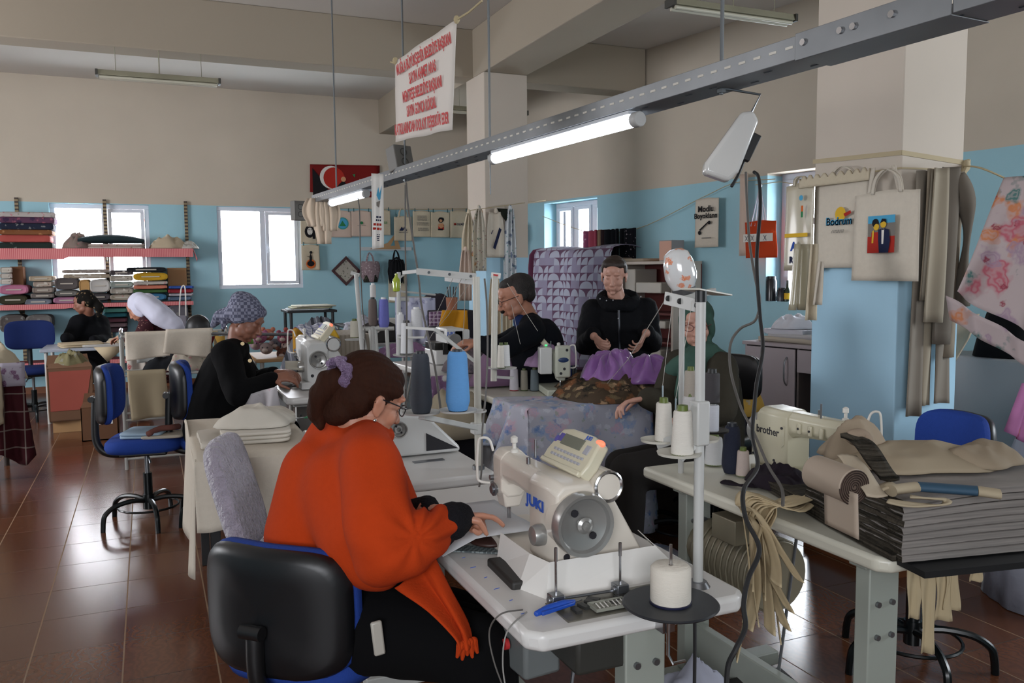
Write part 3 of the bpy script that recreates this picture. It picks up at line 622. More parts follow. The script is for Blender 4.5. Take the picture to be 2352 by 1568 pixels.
# white holder with plugs hanging on the rod
hp = P(1690, 330, 2.6); t = thing('cable_holder', 'tilted white plastic multi-socket hanging from the rail with a black plug', 'socket', hp)
Mh = frame(hp, RR*.45+UU*.9, UU*-.4+RR)
k = MB(); k.prism([(-.13, -.05), (-.10, -.06), (.09, -.03), (.11, .0), (.09, .03), (-.08, .045), (-.12, .03)], .05, Mh, -.025); obj('shell', k, mat('clear_white', 'd2d1ce', .2, coat=.5), t, world=True, bevel=.012, seg=3)
k = MB(); k.box((.02, .05, .03), (.09, .03, .02), M=Mh); k.tube([Mh @ V(p) for p in ((-.02, .05, .03), (-.08, .055, .03), (-.12, .05, .02))], .006, 6); obj('plug', k, dark, t, world=True, bevel=.003)
k = MB(); k.tube([Mh @ V(p) for p in ((.1, 0, 0), (.17, .0, .0))]+[rp(4.80, WID/2, .0)], .004, 6); obj('hanging_wire', k, steel, t, world=True)
# ---------------- cables ------------------------------------------------------------------------------
def cable(label, pts, r, m_=None, cat='cable', name='power_cable', n=8):
    k = MB(); k.tube(smoothpts(pts, n), r, 8); return one(name, k, m_ or dark, label, cat)
cb = mat('cable_black', '161618', .5); cg = mat('cable_grey', '5a5652', .6)
cable('thick black power cable hanging from the white socket holder to the floor', [P(1732, 395, 2.6), P(1743, 410, 2.55), P(1746, 480, 2.45), P(1738, 600, 2.35), P(1745, 720, 2.3), P(1752, 800, 2.25), P(1738, 880, 2.2), P(1733, 930, 2.15), P(1728, 1000, 2.1), P(1740, 1070, 1.98), P(1708, 1125, 1.85), P(1713, 1190, 1.8), P(1744, 1260, 1.75), P(1718, 1330, 1.72), P(1708, 1390, 1.7), P(1712, 1440, 1.68), P(1690, 1490, 1.66), P(1672, 1530, 1.66), P(1668, 1600, 1.66)], .0052, cb)
cable('grey power cable branching toward the green headscarf woman, then the cream table', [P(1713, 395, 2.62), P(1716, 470, 2.6), P(1722, 560, 2.55), P(1735, 640, 2.5), P(1745, 690, 2.45), P(1735, 735, 2.45), P(1700, 755, 2.5), P(1678, 790, 2.5), P(1678, 850, 2.5), P(1700, 930, 2.4), P(1730, 990, 2.3), P(1765, 1070, 2.12), P(1795, 1120, 2.0), P(1798, 1160, 1.93)], .004, cg)
cable('dark double cable hanging from the rail in front of the wall of tote bags', [P(933, 420, 4.0), P(938, 480, 3.9), P(950, 560, 3.8), P(962, 640, 3.7), P(968, 700, 3.6), P(985, 780, 3.4), P(1000, 850, 3.2), P(1012, 940, 3.05)], .0045, cg)
cable('straight dark cable dropping from the rail beside the thread cones', [P(931, 425, 4.0), P(931, 560, 3.9), P(934, 700, 3.7), P(934, 800, 3.5), P(932, 905, 3.2), at(933, 960, z=.80)], .004, cg)
cable('thin cable hanging from the far end of the rail', [P(822, 455, 5.6), P(826, 490, 5.6), P(828, 600, 5.6), P(832, 700, 5.6), P(838, 760, 5.6), at(836, 815, d=5.6)], .004, cg)
cable('grey cable coming down the pole of the thread stand with two big cones', [P(1113, 640, 2.9), P(1118, 700, 2.88), P(1120, 800, 2.86), P(1116, 900, 2.85), P(1108, 990, 2.82), P(1106, 1080, 2.8), P(1098, 1130, 2.8)], .0035, cg)
# ---------------- thread cones -------------------------------------------------------------------------
def cone(label, base, h, r0, r1, col, core='5d6b2c', tip=.012, group='thread cones', rimc=None, bulge=False, tilt=None, coreR=None):
    t = thing('thread_cone', label, 'thread cone', base, 0, group); cr = coreR or r1*.62
    m_ = mat('thread_'+col, col, .75, bump=.35, scale=120, vs=(1, 1, 9), var=.05)
    k = MB()
    if bulge: pr = [(r0*.72, 0), (r0*.8, .004), (r0*1.0, h*.16), (r0*1.0, h*.24), (r1*1.12, h*.93), (r1*.9, h)]
    else: pr = [(r0, .003), (r0*1.01, h*.03), (r1*1.02, h*.96), (r1*.92, h)]
    k.lathe([(.003, .003)]+pr+[(.003, h)], (0, 0, 0), 28); obj('thread', k, m_, t, smooth=50)
    k = MB(); k.lathe([(.002, h-.001), (cr, h-.001), (cr*.92, h+tip), (cr*.6, h+tip), (.002, h+tip*.7)], (0, 0, 0), 20); obj('cone_tip', k, mat('core_'+core, core, .5), t, smooth=50)
    k = MB(); k.lathe([(.002, 0), (r0*(.95 if not bulge else .75), 0), (r0*(1.02 if not bulge else .78), .004), (.002, .005)], (0, 0, 0), 24); obj('cone_rim', k, mat('core_'+(rimc or core), rimc or core, .5), t)
    return t
ivory = mat('stand_ivory', 'c4c1b6', .4); wht = mat('stand_white', 'bdbdba', .45)
def discm(c, r, m_, t, nm='spool_tray', th=.005):
    k = MB(); k.lathe([(.002, 0), (r*.5, 0), (r*.96, .003), (r, .009), (r*.97, .009), (r*.5, .004), (.002, .004)], tuple(V(c)-V((0, 0, .004))), 32); return obj(nm, k, m_, t, world=True)
def bar(k, a, b, w_, h_):
    a, b = V(a), V(b); M = frame((a+b)/2, b-a, (0, 0, 1)); return k.box((0, 0, 0), ((b-a).length, h_, w_), M=M)
# stand A : on the corner of the near table
A0 = V((1.12, 1.537, .78)); ta = thing('thread_stand', 'tall grey thread stand on the near table, bearing two white cones', 'thread stand', A0, 0, 'thread stands')
k = MB(); k.cyl(A0, A0+V((0, 0, .66)), .0115, n=16); obj('pole', k, wht, ta, world=True)
k = MB(); k.cyl(A0, A0+V((0, 0, .012)), .028, .02, n=20); obj('pole_foot', k, steel, ta, world=True)
k = MB(); k.cyl(A0+V((0, 0, .645)), A0+V((0, 0, .672)), .013, n=16); obj('pole_cap', k, dark, ta, world=True)
pt = A0+V((0, 0, .635)); e1 = P(1527, 684, 1.95)
k = MB(); bar(k, pt, e1, .004, .03); obj('guide_arm', k, wht, ta, world=True, bevel=.001); k = MB()
for f in (.15, .62, .95): q = pt.lerp(e1, f); k.cyl(q+V((0, -.006, 0)), q+V((0, -.012, 0)), .007, n=12)
pieces('grommet', k, dark, ta, world=True)
k = MB(); bar(k, A0+V((-.03, 0, .674)), P(1660, 677, 1.95), .05, .004); obj('top_plate', k, ivory, ta, world=True, bevel=.001)
k = MB(); k.box((0, 0, 0), (.034, .034, .10), M=MX.Translation(A0+V((0, 0, .375)))); bk = obj('clamp', k, wht, ta, world=True, bevel=.004)
da, db = P(1512, 1012, 1.98), P(1560, 1042, 1.88)
k = MB(); bar(k, A0+V((0, 0, .36)), da+V((0, 0, -.01)), .012, .02); bar(k, A0+V((0, 0, .34)), db+V((0, 0, -.01)), .012, .02); obj('tray_arm', k, wht, ta, world=True)
discm(da, .042, ivory, ta); discm(db, .05, ivory, ta); discm(P(1612, 1010, 1.95), .04, ivory, ta)
k = MB(); k.cyl(P(1522, 1010, 1.98), P(1522, 885, 1.98), .0022, n=8); k.cyl(P(1553, 1040, 1.88), P(1552, 915, 1.88), .0022, n=8); pieces('spool_rod', k, chrome, ta, world=True)
cone('white thread cone with olive tip on the stand, the smaller one behind', P(1524, 1014, 1.98), .093, .021, .0175, 'd0cbc2', group='white cones on the near stand')
cone('white thread cone with olive tip on the stand, the nearer one', P(1567, 1044, 1.88), .10, .0255, .020, 'd6d1c8', group='white cones on the near stand')
# stand B : on the far corner of the cream table
B0 = V((1.70, 2.44, .78)); tb_ = thing('thread_stand', 'white two-legged thread stand behind the near pole, topped by a wrapped cone', 'thread stand', B0, 0, 'thread stands')
Bt = P(1567, 690, 2.85*0+2.62)
k = MB(); k.cyl(B0, V((B0.x, B0.y, Bt.z+.0)), .010, n=12); obj('pole', k, wht, tb_, world=True)
k = MB(); bar(k, V((B0.x, B0.y, Bt.z)), V((B0.x+.12, B0.y-.02, Bt.z+.02)), .03, .02); obj('guide_arm', k, wht, tb_, world=True)
k = MB(); bar(k, V((B0.x, B0.y, .93)), P(1640, 985, 2.5), .012, .02); obj('tray_arm', k, steel, tb_, world=True)
discm(P(1590, 980, 2.5), .05, dark, tb_); discm(P(1636, 990, 2.45), .048, dark, tb_)
cone('white thread cone on the dark tray, below a beige cone', P(1585, 975, 2.48), .085, .025, .022, 'c9c6c6', group='cones on the two-legged stand')
cone('beige thread cone with green tip standing on a white cone', P(1586, 915, 2.48), .083, .020, .017, 'a89f94', group='cones on the two-legged stand')
cone('white thread cone on the dark tray, below a charcoal cone', P(1634, 990, 2.45), .078, .021, .021, 'c6c8d0', core='8a8a88', group='cones on the two-legged stand')
cone('charcoal cone in clear wrapping standing on a white cone', P(1635, 925, 2.45), .088, .022, .0215, '3d3a3d', core='1b1b1b', group='cones on the two-legged stand')
# plastic wrapped cone perched on the guide arm
q = P(1572, 672, 2.35); t = thing('wrapped_cone', 'big white thread cone in shiny plastic with orange print, perched on the stand', 'thread cone', q)
M = frame(q, RR*.98+UU*.2, UU*.98-RR*.25); k = MB(); Mq = MX.Translation(q) @ MX.Rotation(-.16, 4, F0) if False else MX.Translation(q) @ MX.Rotation(-.22, 4, V((math.sin(YAW), math.cos(YAW), 0)))
k.lathe([(.012, 0), (.026, .002), (.040, .03), (.045, .048), (.042, .085), (.034, .112), (.018, .124), (.003, .126)], (0, 0, 0), 28, Mq); obj('wrapping', k, mat('wrapped_white', 'd8d8d8', .15, kind='floral', pal=(('e07020', .26, 34),), coat=1., vs=(1, 1, 1)), t, world=True, smooth=50)
k = MB(); k.lathe([(.022, -.006), (.03, -.004), (.034, .012), (.012, .012)], (0, 0, 0), 20, Mq); obj('cone_base', k, mat('base_grey', '4b4b4d', .4), t, world=True)
# cones standing on the cream table
cone('tall navy thread cone standing on the cream table', at(1680, 1085, z=.785), .165, .034, .024, '151c33', core='101828', bulge=True, group='cones on the cream table', coreR=.018)
cone('small pinkish white cone with green tip on the cream table', at(1706, 1092, z=.785), .088, .0235, .019, 'c2b2aa', group='cones on the cream table')
cone('wide white cone half hidden behind the navy cone', at(1640, 1066, z=.785), .10, .035, .028, 'c6c6c6', group='cones on the cream table')
# stand C : on the corner of the table behind the woman in orange, two big cones
C0 = V((1.075, 2.80, .78)); tc_ = thing('thread_stand', 'tall thread stand bearing the big charcoal and light blue cones', 'thread stand', C0, 0, 'thread stands')
Ct = V((C0.x, C0.y, 1.475))
k = MB(); k.cyl(C0, Ct, .013, n=16); obj('pole', k, ivory, tc_, world=True); k = MB(); k.cyl(C0, C0+V((0, 0, .015)), .022); obj('pole_foot', k, steel, tc_, world=True)
k = MB(); bar(k, Ct, P(957, 623, 3.1), .004, .024); bar(k, P(957, 623, 3.1), P(925, 626, 3.3), .004, .014); obj('guide_arm', k, wht, tc_, world=True, bevel=.001)
k = MB(); bar(k, V((C0.x, C0.y, 1.46)), P(1022, 637, 3.4), .004, .03); obj('guide_arm', k, wht, tc_, world=True, bevel=.001)
k = MB()
for f in (.1, .45, .8): q = Ct.lerp(P(957, 623, 3.1), f); k.cyl(q+V((0, -.004, 0)), q+V((0, -.009, 0)), .005, n=10)
pieces('grommet', k, steel, tc_, world=True)
k = MB(); k.box((0, 0, 0), (.045, .045, .04), M=MX.Translation(V((C0.x, C0.y, .93)))); obj('clamp', k, wht, tc_, world=True, bevel=.004)
g, bl = P(968, 948, 2.72), P(1052, 943, 2.72)
k = MB(); bar(k, V((C0.x, C0.y, .93)), g+V((0, 0, -.012)), .025, .018); obj('tray_arm', k, wht, tc_, world=True, bevel=.002)
for c_ in (g, bl): discm(c_, .062, wht, tc_)
discm(P(1098, 945, 2.85), .03, wht, tc_)
k = MB(); bar(k, V((C0.x, C0.y, 1.165)), P(1000, 756, 3.05), .01, .01); bar(k, P(1000, 756, 3.05), P(935, 752, 3.2), .01, .01); obj('spool_bar', k, wht, tc_, world=True)
cone('big charcoal thread cone on the tall stand', g, .193, .036, .0245, '3f444d', core='1a1d22', bulge=True, group='big cones beside the woman in orange', coreR=.016, tip=.008)
cone('big light blue thread cone on the tall stand', bl, .193, .039, .0285, '5f9bd6', core='20242c', bulge=True, group='big cones beside the woman in orange', coreR=.018, tip=.006)
# the far stand with purple and brown cones, and the white cones of the overlocker
D0 = at(868, 842, z=.78); td = thing('thread_stand', 'thin thread stand of the far machine, holding brown and violet cones', 'thread stand', V((D0.x, D0.y, .78)), 0, 'thread stands')
Dd = 5.2; k = MB(); bar(k, P(800, 752, Dd), P(905, 752, Dd), .012, .012); obj('tray_arm', k, wht, td, world=True)
k = MB(); k.cyl(P(856, 752, Dd), P(858, 850, Dd), .012); obj('pole', k, wht, td, world=True)
cone('brown-grey thread cone beside the violet one', P(857, 748, Dd), .165, .029, .022, '6f625e', core='1b1b1b', bulge=True, group='cones on the far stand')
cone('violet blue thread cone beside the brown one', P(882, 752, Dd), .175, .034, .026, '7478c8', core='e8e8e8', bulge=True, group='cones on the far stand')
cone('white cone on a thin rod above the brown cone', P(857, 684, Dd), .08, .018, .018, 'd8d6d4', core='e8e8e8', group='cones on the far stand')
q = P(815, 775, 5.0); cone('cream thread cone on the pole behind the woman in orange', q, .10, .027, .024, 'cfcabb', group='cones on the far stand')
E0 = at(835, 845, d=4.9); te = thing('thread_stand', 'slim grey thread stand behind the cream thread cone', 'thread stand', E0, 0, 'thread stands')
k = MB(); k.cyl(E0, P(818, 630, 4.9), .013, n=12); obj('pole', k, wht, te, world=True); k = MB(); bar(k, P(806, 626, 4.9), P(826, 632, 4.9), .01, .02); obj('guide_arm', k, wht, te, world=True)
discm(P(815, 780, 5.0), .06, wht, te)
for i, (x, y, h_, r_, lab) in enumerate(((935, 812, .17, .036, 'tall white cone on the overlocker stand'), (957, 752, .10, .034, 'white cone at the back of the overlocker stand'), (921, 768, .11, .022, 'slim white cone at the edge of the overlocker stand'))):
    cone(lab, P(x, y, 4.6), h_, r_, r_*.8, 'dcdcde', core='e4e4e4' if i else '303030', group='white cones of the overlocker')
G0 = P(915, 815, 4.6); tg = thing('thread_stand', 'white overlocker stand with wire arms and a yellow bottle hanging on it', 'thread stand', G0, 0, 'thread stands')
k = MB(); k.cyl(G0, P(916, 625, 4.6), .012, n=10); obj('pole', k, wht, tg, world=True)
k = MB(); k.tube([P(916, 640, 4.6), P(935, 625, 4.6), P(960, 622, 4.6)], .006, 6); k.tube([P(912, 668, 4.6), P(1000, 677, 4.7)], .006, 6); k.tube([P(912, 775, 4.6), P(975, 775, 4.5), P(980, 765, 4.6)], .007, 6); pieces('wire_arm', k, wht, tg, world=True)
discm(P(940, 815, 4.6), .09, wht, tg)
k = MB(); k.lathe([(.012, 0), (.02, .004), (.024, .05), (.018, .07), (.008, .085), (.008, .10)], tuple(P(911, 670, 4.6)), 16); one('oil_bottle', k, mat('oil_yellow', 'a8b838', .2, coat=.6), 'small yellow-green bottle hanging on the overlocker stand', 'bottle')
# pole pair by the man with the red-white label
for i, (x, y0, y1, d_, lab) in enumerate(((1137, 632, 815, 3.9, 'ivory pole with a red-white tag near the glasses of the man'), )):
    k = MB(); a = P(x-3, y1+60, d_); k.cyl(a, P(x, y0, d_), .015, n=12); t = thing('thread_stand', lab, 'thread stand', a, 0, 'thread stands'); obj('pole', k, ivory, t, world=True)
    k = MB(); bar(k, P(1128, 631, d_), P(1150, 634, d_), .01, .025); obj('tag_plate', k, paper, t, world=True); k = MB(); bar(k, P(1133, 630.5, d_-.02), P(1144, 632.5, d_-.02), .004, .008); obj('tag_print', k, redink, t, world=True)
    k = MB(); bar(k, P(1134, 865, d_), P(1180, 868, d_), .012, .012); obj('tray_arm', k, wht, t, world=True); discm(P(1140, 845, d_), .045, wht, t); discm(P(1165, 846, d_), .045, wht, t)
for x, y, h_, r_, c_, lab, rim in ((1152, 845, .105, .020, 'ddd8ce', 'white cone nearest the ivory pole', None), (1163, 842, .10, .018, 'dcdcdc', 'white cone second from the ivory pole', None), (1153, 886, .11, .026, '2b2a22', 'black-green cone standing at the table edge', None), (1181, 896, .10, .022, 'd4cfd8', 'white cone with red rims on the cream table', 'b03030'), (1204, 896, .095, .019, '9b9486', 'beige cone among the small cones', None), (1217, 888, .09, .02, '22282a', 'dark cone partly hidden among the small cones', None), (1228, 897, .10, .021, '6b767c', 'grey-blue cone nearest the tan machine', '22262a'), (1188, 880, .10, .018, 'cfcad6', 'pale cone partly hidden behind the red-rimmed one', None)):
    b_ = P(x, y, 3.85) if y < 850 else at(x, y, z=.782)
    sc_ = 1 if y < 850 else (b_-CAM).dot(F0)/3.95
    cone(lab, b_, h_*1.0*sc_, r_*sc_, r_*.82*sc_, c_, core='4c5a2a' if c_ != 'd4cfd8' else 'b03030', rimc=rim, group='small cones around the tan machine')
# thread strands
sm = mat('thread_strand', 'b8b4ac', .6)
def strands(label, L_, r=.0007):
    t = thing('thread_strand', label, 'thread', L_[0][0]);
    for a, b in L_: k = MB(); mid = (a+b)/2+V((0, 0, -.012*(a-b).length)); k.tube([a, mid, b], r, 4); obj('strand', k, sm, t, world=True)
strands('single thread running from the near stand down to the brown flowered cloth', [(P(1527, 690, 1.95), P(1395, 880, 3.5))], .0012)
strands('pair of threads rising from the white cones to the guide arm of the stand', [(P(1522, 885, 1.98), P(1545, 690, 1.95)), (P(1552, 915, 1.88), P(1590, 690, 1.87))], .0006)
strands('threads fanning from the guide arm to the overlocker', [(P(1085, 640, 3.1), P(990, 770, 4.3)), (P(1060, 640, 3.1), P(985, 780, 4.3)), (P(1040, 640, 3.1), P(975, 765, 4.3)), (P(1070, 640, 3.1), P(1063, 790, 3.6))], .0012)
strands('threads slanting across the dark jacket of the man with glasses', [(P(1165, 650, 3.9), P(1235, 760, 3.9)), (P(1175, 700, 3.9), P(1195, 790, 3.9))], .0009)
# ---------------- thread cone with black disc and small tools on the near table ----------------------------
dc = at(1540, 1385, z=.81); t = thing('spool_disc', 'black round thread disc clamped to the corner of the near table', 'thread disc', dc)
k = MB(); k.lathe([(.002, -.003), (.097, -.003), (.1, .0), (.097, .003), (.002, .003)], tuple(dc), 48); obj('disc', k, mat('disc_black', '1d2026', .45, var=.1), t, world=True)
k = MB(); k.cyl(dc, dc+V((0, 0, .125)), .0045, .003, n=10); obj('spindle', k, chrome, t, world=True)
k = MB(); k.tube([dc+V((-.005, 0, -.01)), dc+V((-.005, .0, -.11)), dc+V((0, -.01, -.125)), dc+V((.03, -.01, -.125))], .004, 8); k.box((0, 0, 0), (.03, .03, .05), M=MX.Translation(dc+V((0, .02, -.04)))); pieces('clamp_hook', k, chrome, t, world=True)
cone('short wide white thread reel on the black disc', dc+V((0, 0, .004)), .075, .041, .040, 'd6cfc3', core='caa', rimc='1b1d2a') if False else None
t = thing('thread_reel', 'short wide white thread reel standing on the black disc', 'thread reel', dc+V((0, 0, .004)))
k = MB(); k.lathe([(.002, 0), (.040, 0), (.042, .006), (.0415, .072), (.036, .078), (.006, .078), (.006, .05), (.002, .05)], (0, 0, 0), 40); obj('thread', k, mat('thread_reel_white', 'd8d1c5', .75, bump=.3, scale=110, vs=(1, 1, 9), var=.04), t, smooth=50)
k = MB(); k.lathe([(.002, -.001), (.043, -.001), (.044, .003), (.002, .004)], (0, 0, 0), 30); obj('reel_base', k, mat('navy_rim', '1b1d3a', .5), t)
cable('black cable hanging down below the black thread disc', [dc+V((.06, -.0, -.005)), dc+V((.062, -.0, -.15)), dc+V((.058, 0, -.35)), dc+V((.045, .02, -.5)), dc+V((.05, .05, -.79))], .0038, cb)
cable('thin grey wire looping over the near edge of the table', [at(1200, 1400, z=.785), P(1150, 1410, 1.72), P(1124, 1450, 1.75), P(1135, 1520, 1.75), P(1165, 1600, 1.75)], .0018, cg, name='thin_wire')
cable('pale wire falling beside the table leg', [at(1210, 1405, z=.785), P(1165, 1450, 1.7), P(1155, 1530, 1.7), P(1170, 1620, 1.7)], .0016, mat('wire_pale', '8e8c88'), name='thin_wire')
def guide(label, b_, h_):
    t = thing('winder_guide', label, 'thread guide', b_, 0, 'upright guides on the near table'); k = MB(); k.cyl((0, 0, 0), (0, 0, h_), .0028, n=8); k.cyl((0, 0, h_-.03), (0, 0, h_), .004, n=8); obj('rod', k, chrome, t); k = MB(); k.box((0, 0, .012), (.03, .03, .024)); k.cyl((-.02, 0, .012), (.02, 0, .012), .008, n=10); obj('foot_block', k, steel, t, bevel=.003)
guide('upright steel guide rod beside the blue clip', at(1277, 1388, z=.783), .125); guide('upright steel guide rod beside the black disc', at(1424, 1362, z=.783), .115)
k = MB(); k.cyl(at(1285, 1375, z=.79), at(1415, 1355, z=.79), .0035, n=8); one('winder_bar', k, steel, 'thin steel bar lying between the two upright guides', 'bar')
# blue thread clip, scissors, paper, ruler etc
b1 = at(1278, 1402, z=.786); t = thing('thread_nippers', 'blue plastic thread nippers lying by the guide rod', 'nippers', b1, .2)
k = MB(); k.tube([(-.055, 0, .006), (-.02, .004, .008), (.02, .003, .01), (.05, 0, .008)], [.006, .009, .008, .005], 8); k.box((.0, -.004, .007), (.09, .012, .008), rz=.05); obj('handle', k, mat('clip_blue', '1b4bb0', .4), t, bevel=.002)
k = MB(); k.prism([(.03, -.004), (.07, .0), (.03, .005)], .002, MX.Translation((0, 0, .006))); obj('blade', k, steel, t)
b1 = at(1400, 1392, z=.784); t = thing('spare_tray', 'small plastic tray of white needles beside the blue nippers', 'tray', b1, .0)
k = MB(); k.box((0, 0, .002), (.085, .04, .003)); [k.box((x, 0, .005), (.002, .04, .006)) for x in (-.042, 0, .042)]; k.box((0, .02, .005), (.085, .002, .006)); k.box((0, -.02, .005), (.085, .002, .006)); obj('tray', k, mat('tray_plastic', '8f8f84', .3), t)
k = MB(); [k.cyl((-.03+.01*i, -.012, .006), (-.026+.01*i, .013, .006), .0015, n=6) for i in range(7)]; pieces('needle', k, paper, t)
# ---------------- people --------------------------------------------------------------------------------
FW = V((math.sin(YAW), math.cos(YAW), 0)); RG = V((math.cos(YAW), -math.sin(YAW), 0)); UPV = V((0, 0, 1))
lipm = mat('lips', '86453f', .5); eyew = mat('eye_white', 'cfc8c0', .3); iris = mat('iris', '2a1c14', .2); browm = mat('brow', '3a2a20', .8)
def hand(mb, w, d, pn, side, curl=(.5, .6, .7, .8), s=1., thumb=.5, fl=1.):
    """w wrist, d direction of the palm, pn palm normal (where the fingers close to), side=+1 when the thumb is on cross(d, pn)"""
    d = V(d).normalized(); pn = V(pn); pn = (pn-d*pn.dot(d)).normalized(); a = d.cross(pn)*side
    w = V(w); L_ = .085*s
    for i in range(4): o = a*(.028-.0185*i)*s; mb.cap(w+o*.55+d*.005, w+d*L_*(1-.04*abs(i-1))+o, .0145*s, .0105*s, 8)
    mb.ell((0, 0, 0), (.036*s, .014*s, .04*s), MX.Translation(w+d*L_*.5) @ MX((a, pn, d)).transposed().to_4x4(), 12, 8)
    segs = ((.042, .025, .021), (.046, .029, .022), (.043, .027, .021), (.034, .021, .019))
    for i in range(4):
        p = w+d*L_*(1-.04*abs(i-1))+a*(.028-.0185*i)*s; dd = d+a*(.10-.07*i); ang = 0; c = curl[i]; r = (.0102, .0104, .0098, .0088)[i]*s
        for j, l in enumerate(segs[i]):
            ang += c*(.9, 1.1, .8)[j]; q = p+(dd.normalized()*math.cos(ang)+pn*math.sin(ang))*l*s*fl; mb.cap(p, q, r, r*.9, 8); p = q; r *= .92
    p = w+d*.02*s+a*.03*s; t1 = (d*.75+a*.75+pn*.3).normalized(); q = p+t1*.040*s; mb.cap(w+d*.01, p, .014*s, .0135*s, 8); mb.cap(p, q, .0125*s, .0105*s, 8)
    t2 = (d*(1.-thumb*.4)+a*(.35-thumb*.5)+pn*thumb).normalized(); q2 = q+t2*.028*s; mb.cap(q, q2, .010*s, .0092*s, 8); mb.cap(q2, q2+(t2+pn*.2).normalized()*.02*s, .0092*s, .0078*s, 8)
def head_m(c, f, up=UPV, s=1.):
    f = V(f).normalized(); u = V(up); u = (u-f*u.dot(f)).normalized(); r = f.cross(u)
    m_ = MX((r*s, f*s, u*s)).transposed().to_4x4(); m_.translation = V(c); return m_
def add_head(mb, M, nose=1., jaw=1.):
    e = lambda c, r, n=16, m_=10: mb.ell(c, r, M, n, m_)
    e((0, -.018, .032), (.074, .094, .082), 24, 16); e((0, .022, -.02), (.061, .066, .084), 20, 14); e((0, .04, -.078), (.040*jaw, .036, .030)); e((0, .066, -.096), (.018*jaw, .015, .013))
    for k in (-1, 1):
        e((k*.034, .055, -.030), (.028, .025, .028)); e((k*.026, .052, -.062), (.026, .026, .030)); e((k*.045, .018, -.060), (.017*jaw, .035, .028)); e((k*.028, .077, .030), (.024, .011, .010)); e((k*.030, .071, .006), (.0135, .0125, .0115)); e((k*.0095, .098, -.036), (.0085, .009, .007))
        e((k*.077, -.012, -.012), (.007, .019, .030)); e((k*.082, -.022, .000), (.006, .010, .018)); e((k*.076, -.008, -.036), (.006, .009, .010))
    mb.limb([M @ V(p) for p in ((0, .083, .018), (0, .098, -.012), (0, .108*nose, -.032))], [.0075, .009, .0115], 10)
    e((0, .0885, -.0585), (.022, .010, .0060)); e((0, .0865, -.0695), (.019, .010, .0068)); e((0, .045, .045), (.05, .04, .04))
def paint_head(me, M, skin, closed=True, look=0.):
    Mi = M.inverted(); me.materials.clear()
    for m_ in (skin, lipm, eyew, iris, browm): me.materials.append(m_)
    for p in me.polygons:
        q = Mi @ p.center; x = abs(q.x)
        if q.y < .05 or abs(q.z) > .12: continue
        if q.y > .080 and x < .021 and -.075 < q.z < -.053: p.material_index = 1
        d = ((x-.030)/.0145)**2+((q.z-.004)/(.0040 if closed else .0066))**2
        if d < 1 and q.y > .068: p.material_index = 4 if closed else (3 if abs(x-.030) < .0055 else 2)
        if .012 < x < .05 and abs(q.z-(.026-.25*abs(x-.03))) < .0048 and q.y > .06: p.material_index = 4
    me.update()
def body(t, J, M, skin, vox, hands=(), headk={}, closed=True, r=1., torso=True, hk=()):
    mb = MB(); add_head(mb, M, **headk)
    s = M.col[0].to_3d().length; chin = M @ V((0, -.02, -.075)); mb.limb([chin, J['neck']], [.052*s, .060*s], 16)
    if torso:
        mb.limb([J['chest'], J['belly'], J['pelvis']], [.125*r, .12*r, .13*r], 16); mb.limb([J['neck'], J['chest']], [.06, .11*r], 14)
    for k in 'LR':
        if 'sh'+k in J: mb.limb([J['neck'], J['sh'+k]], [.055, .05], 12); mb.limb([J['sh'+k], J['el'+k], J['wr'+k]], [.05, .04, .027], 12)
        if 'hip'+k in J: mb.limb([J['pelvis'], J['hip'+k]], [.11, .09], 12); mb.limb([J['hip'+k], J['kn'+k], J['an'+k]], [.08, .058, .04], 12); a = V(J['an'+k]); mb.limb([a, a+J['toe']*.14], [.04, .03], 10)
    for h in hands: hand(mb, **h)
    me = remesh(mb, vox, 2, .5); paint_head(me, M, skin, closed)
    o = obj('body', me, [m_ for m_ in me.materials], t, world=True, smooth=180); return o
def setm(me, idx):
    me.polygons.foreach_set('material_index', idx); me.update()
_obj0 = obj
def garment(t, name, mb, m_, vox=.008, smooth=4, wr=.004, sc=(9, 9, 7), off=0., fn=None):
    me = remesh(mb, vox, smooth, .7)
    if wr: wrinkle(me, wr, sc, off, fn)
    return obj(name, me, m_, t, world=True, smooth=180)
def glasses(t, M, m_=None):
    k = MB(); g = m_ or mat('spectacle_black', '15151a', .3)
    for s_ in (-1, 1):
        pts = [M @ V((s_*.033+.024*math.cos(q), .099-.012*abs(math.cos(q)) * (1 if s_*math.cos(q) > 0 else .0), .002+.017*math.sin(q))) for q in [2*PI*j/18 for j in range(18)]]
        k.tube(pts, .0016, 6, closed=True); k.tube([M @ V(p) for p in ((s_*.057, .088, .008), (s_*.076, .05, .008), (s_*.082, -.01, .008), (s_*.082, -.03, -.006))], .0019, 6)
    k.tube([M @ V(p) for p in ((-.010, .100, .006), (0, .104, .009), (.010, .100, .006))], .0018, 6)
    return obj('glasses', k, g, t, world=True)
skin1 = mat('skin_warm', 'b07a62', .5, var=.05); skin2 = mat('skin_light', 'b88a78', .5, var=.05); skin3 = mat('skin_tan', '8f5f4c', .5, var=.05)
def lerp(a, b, f): return V(a).lerp(V(b), f)
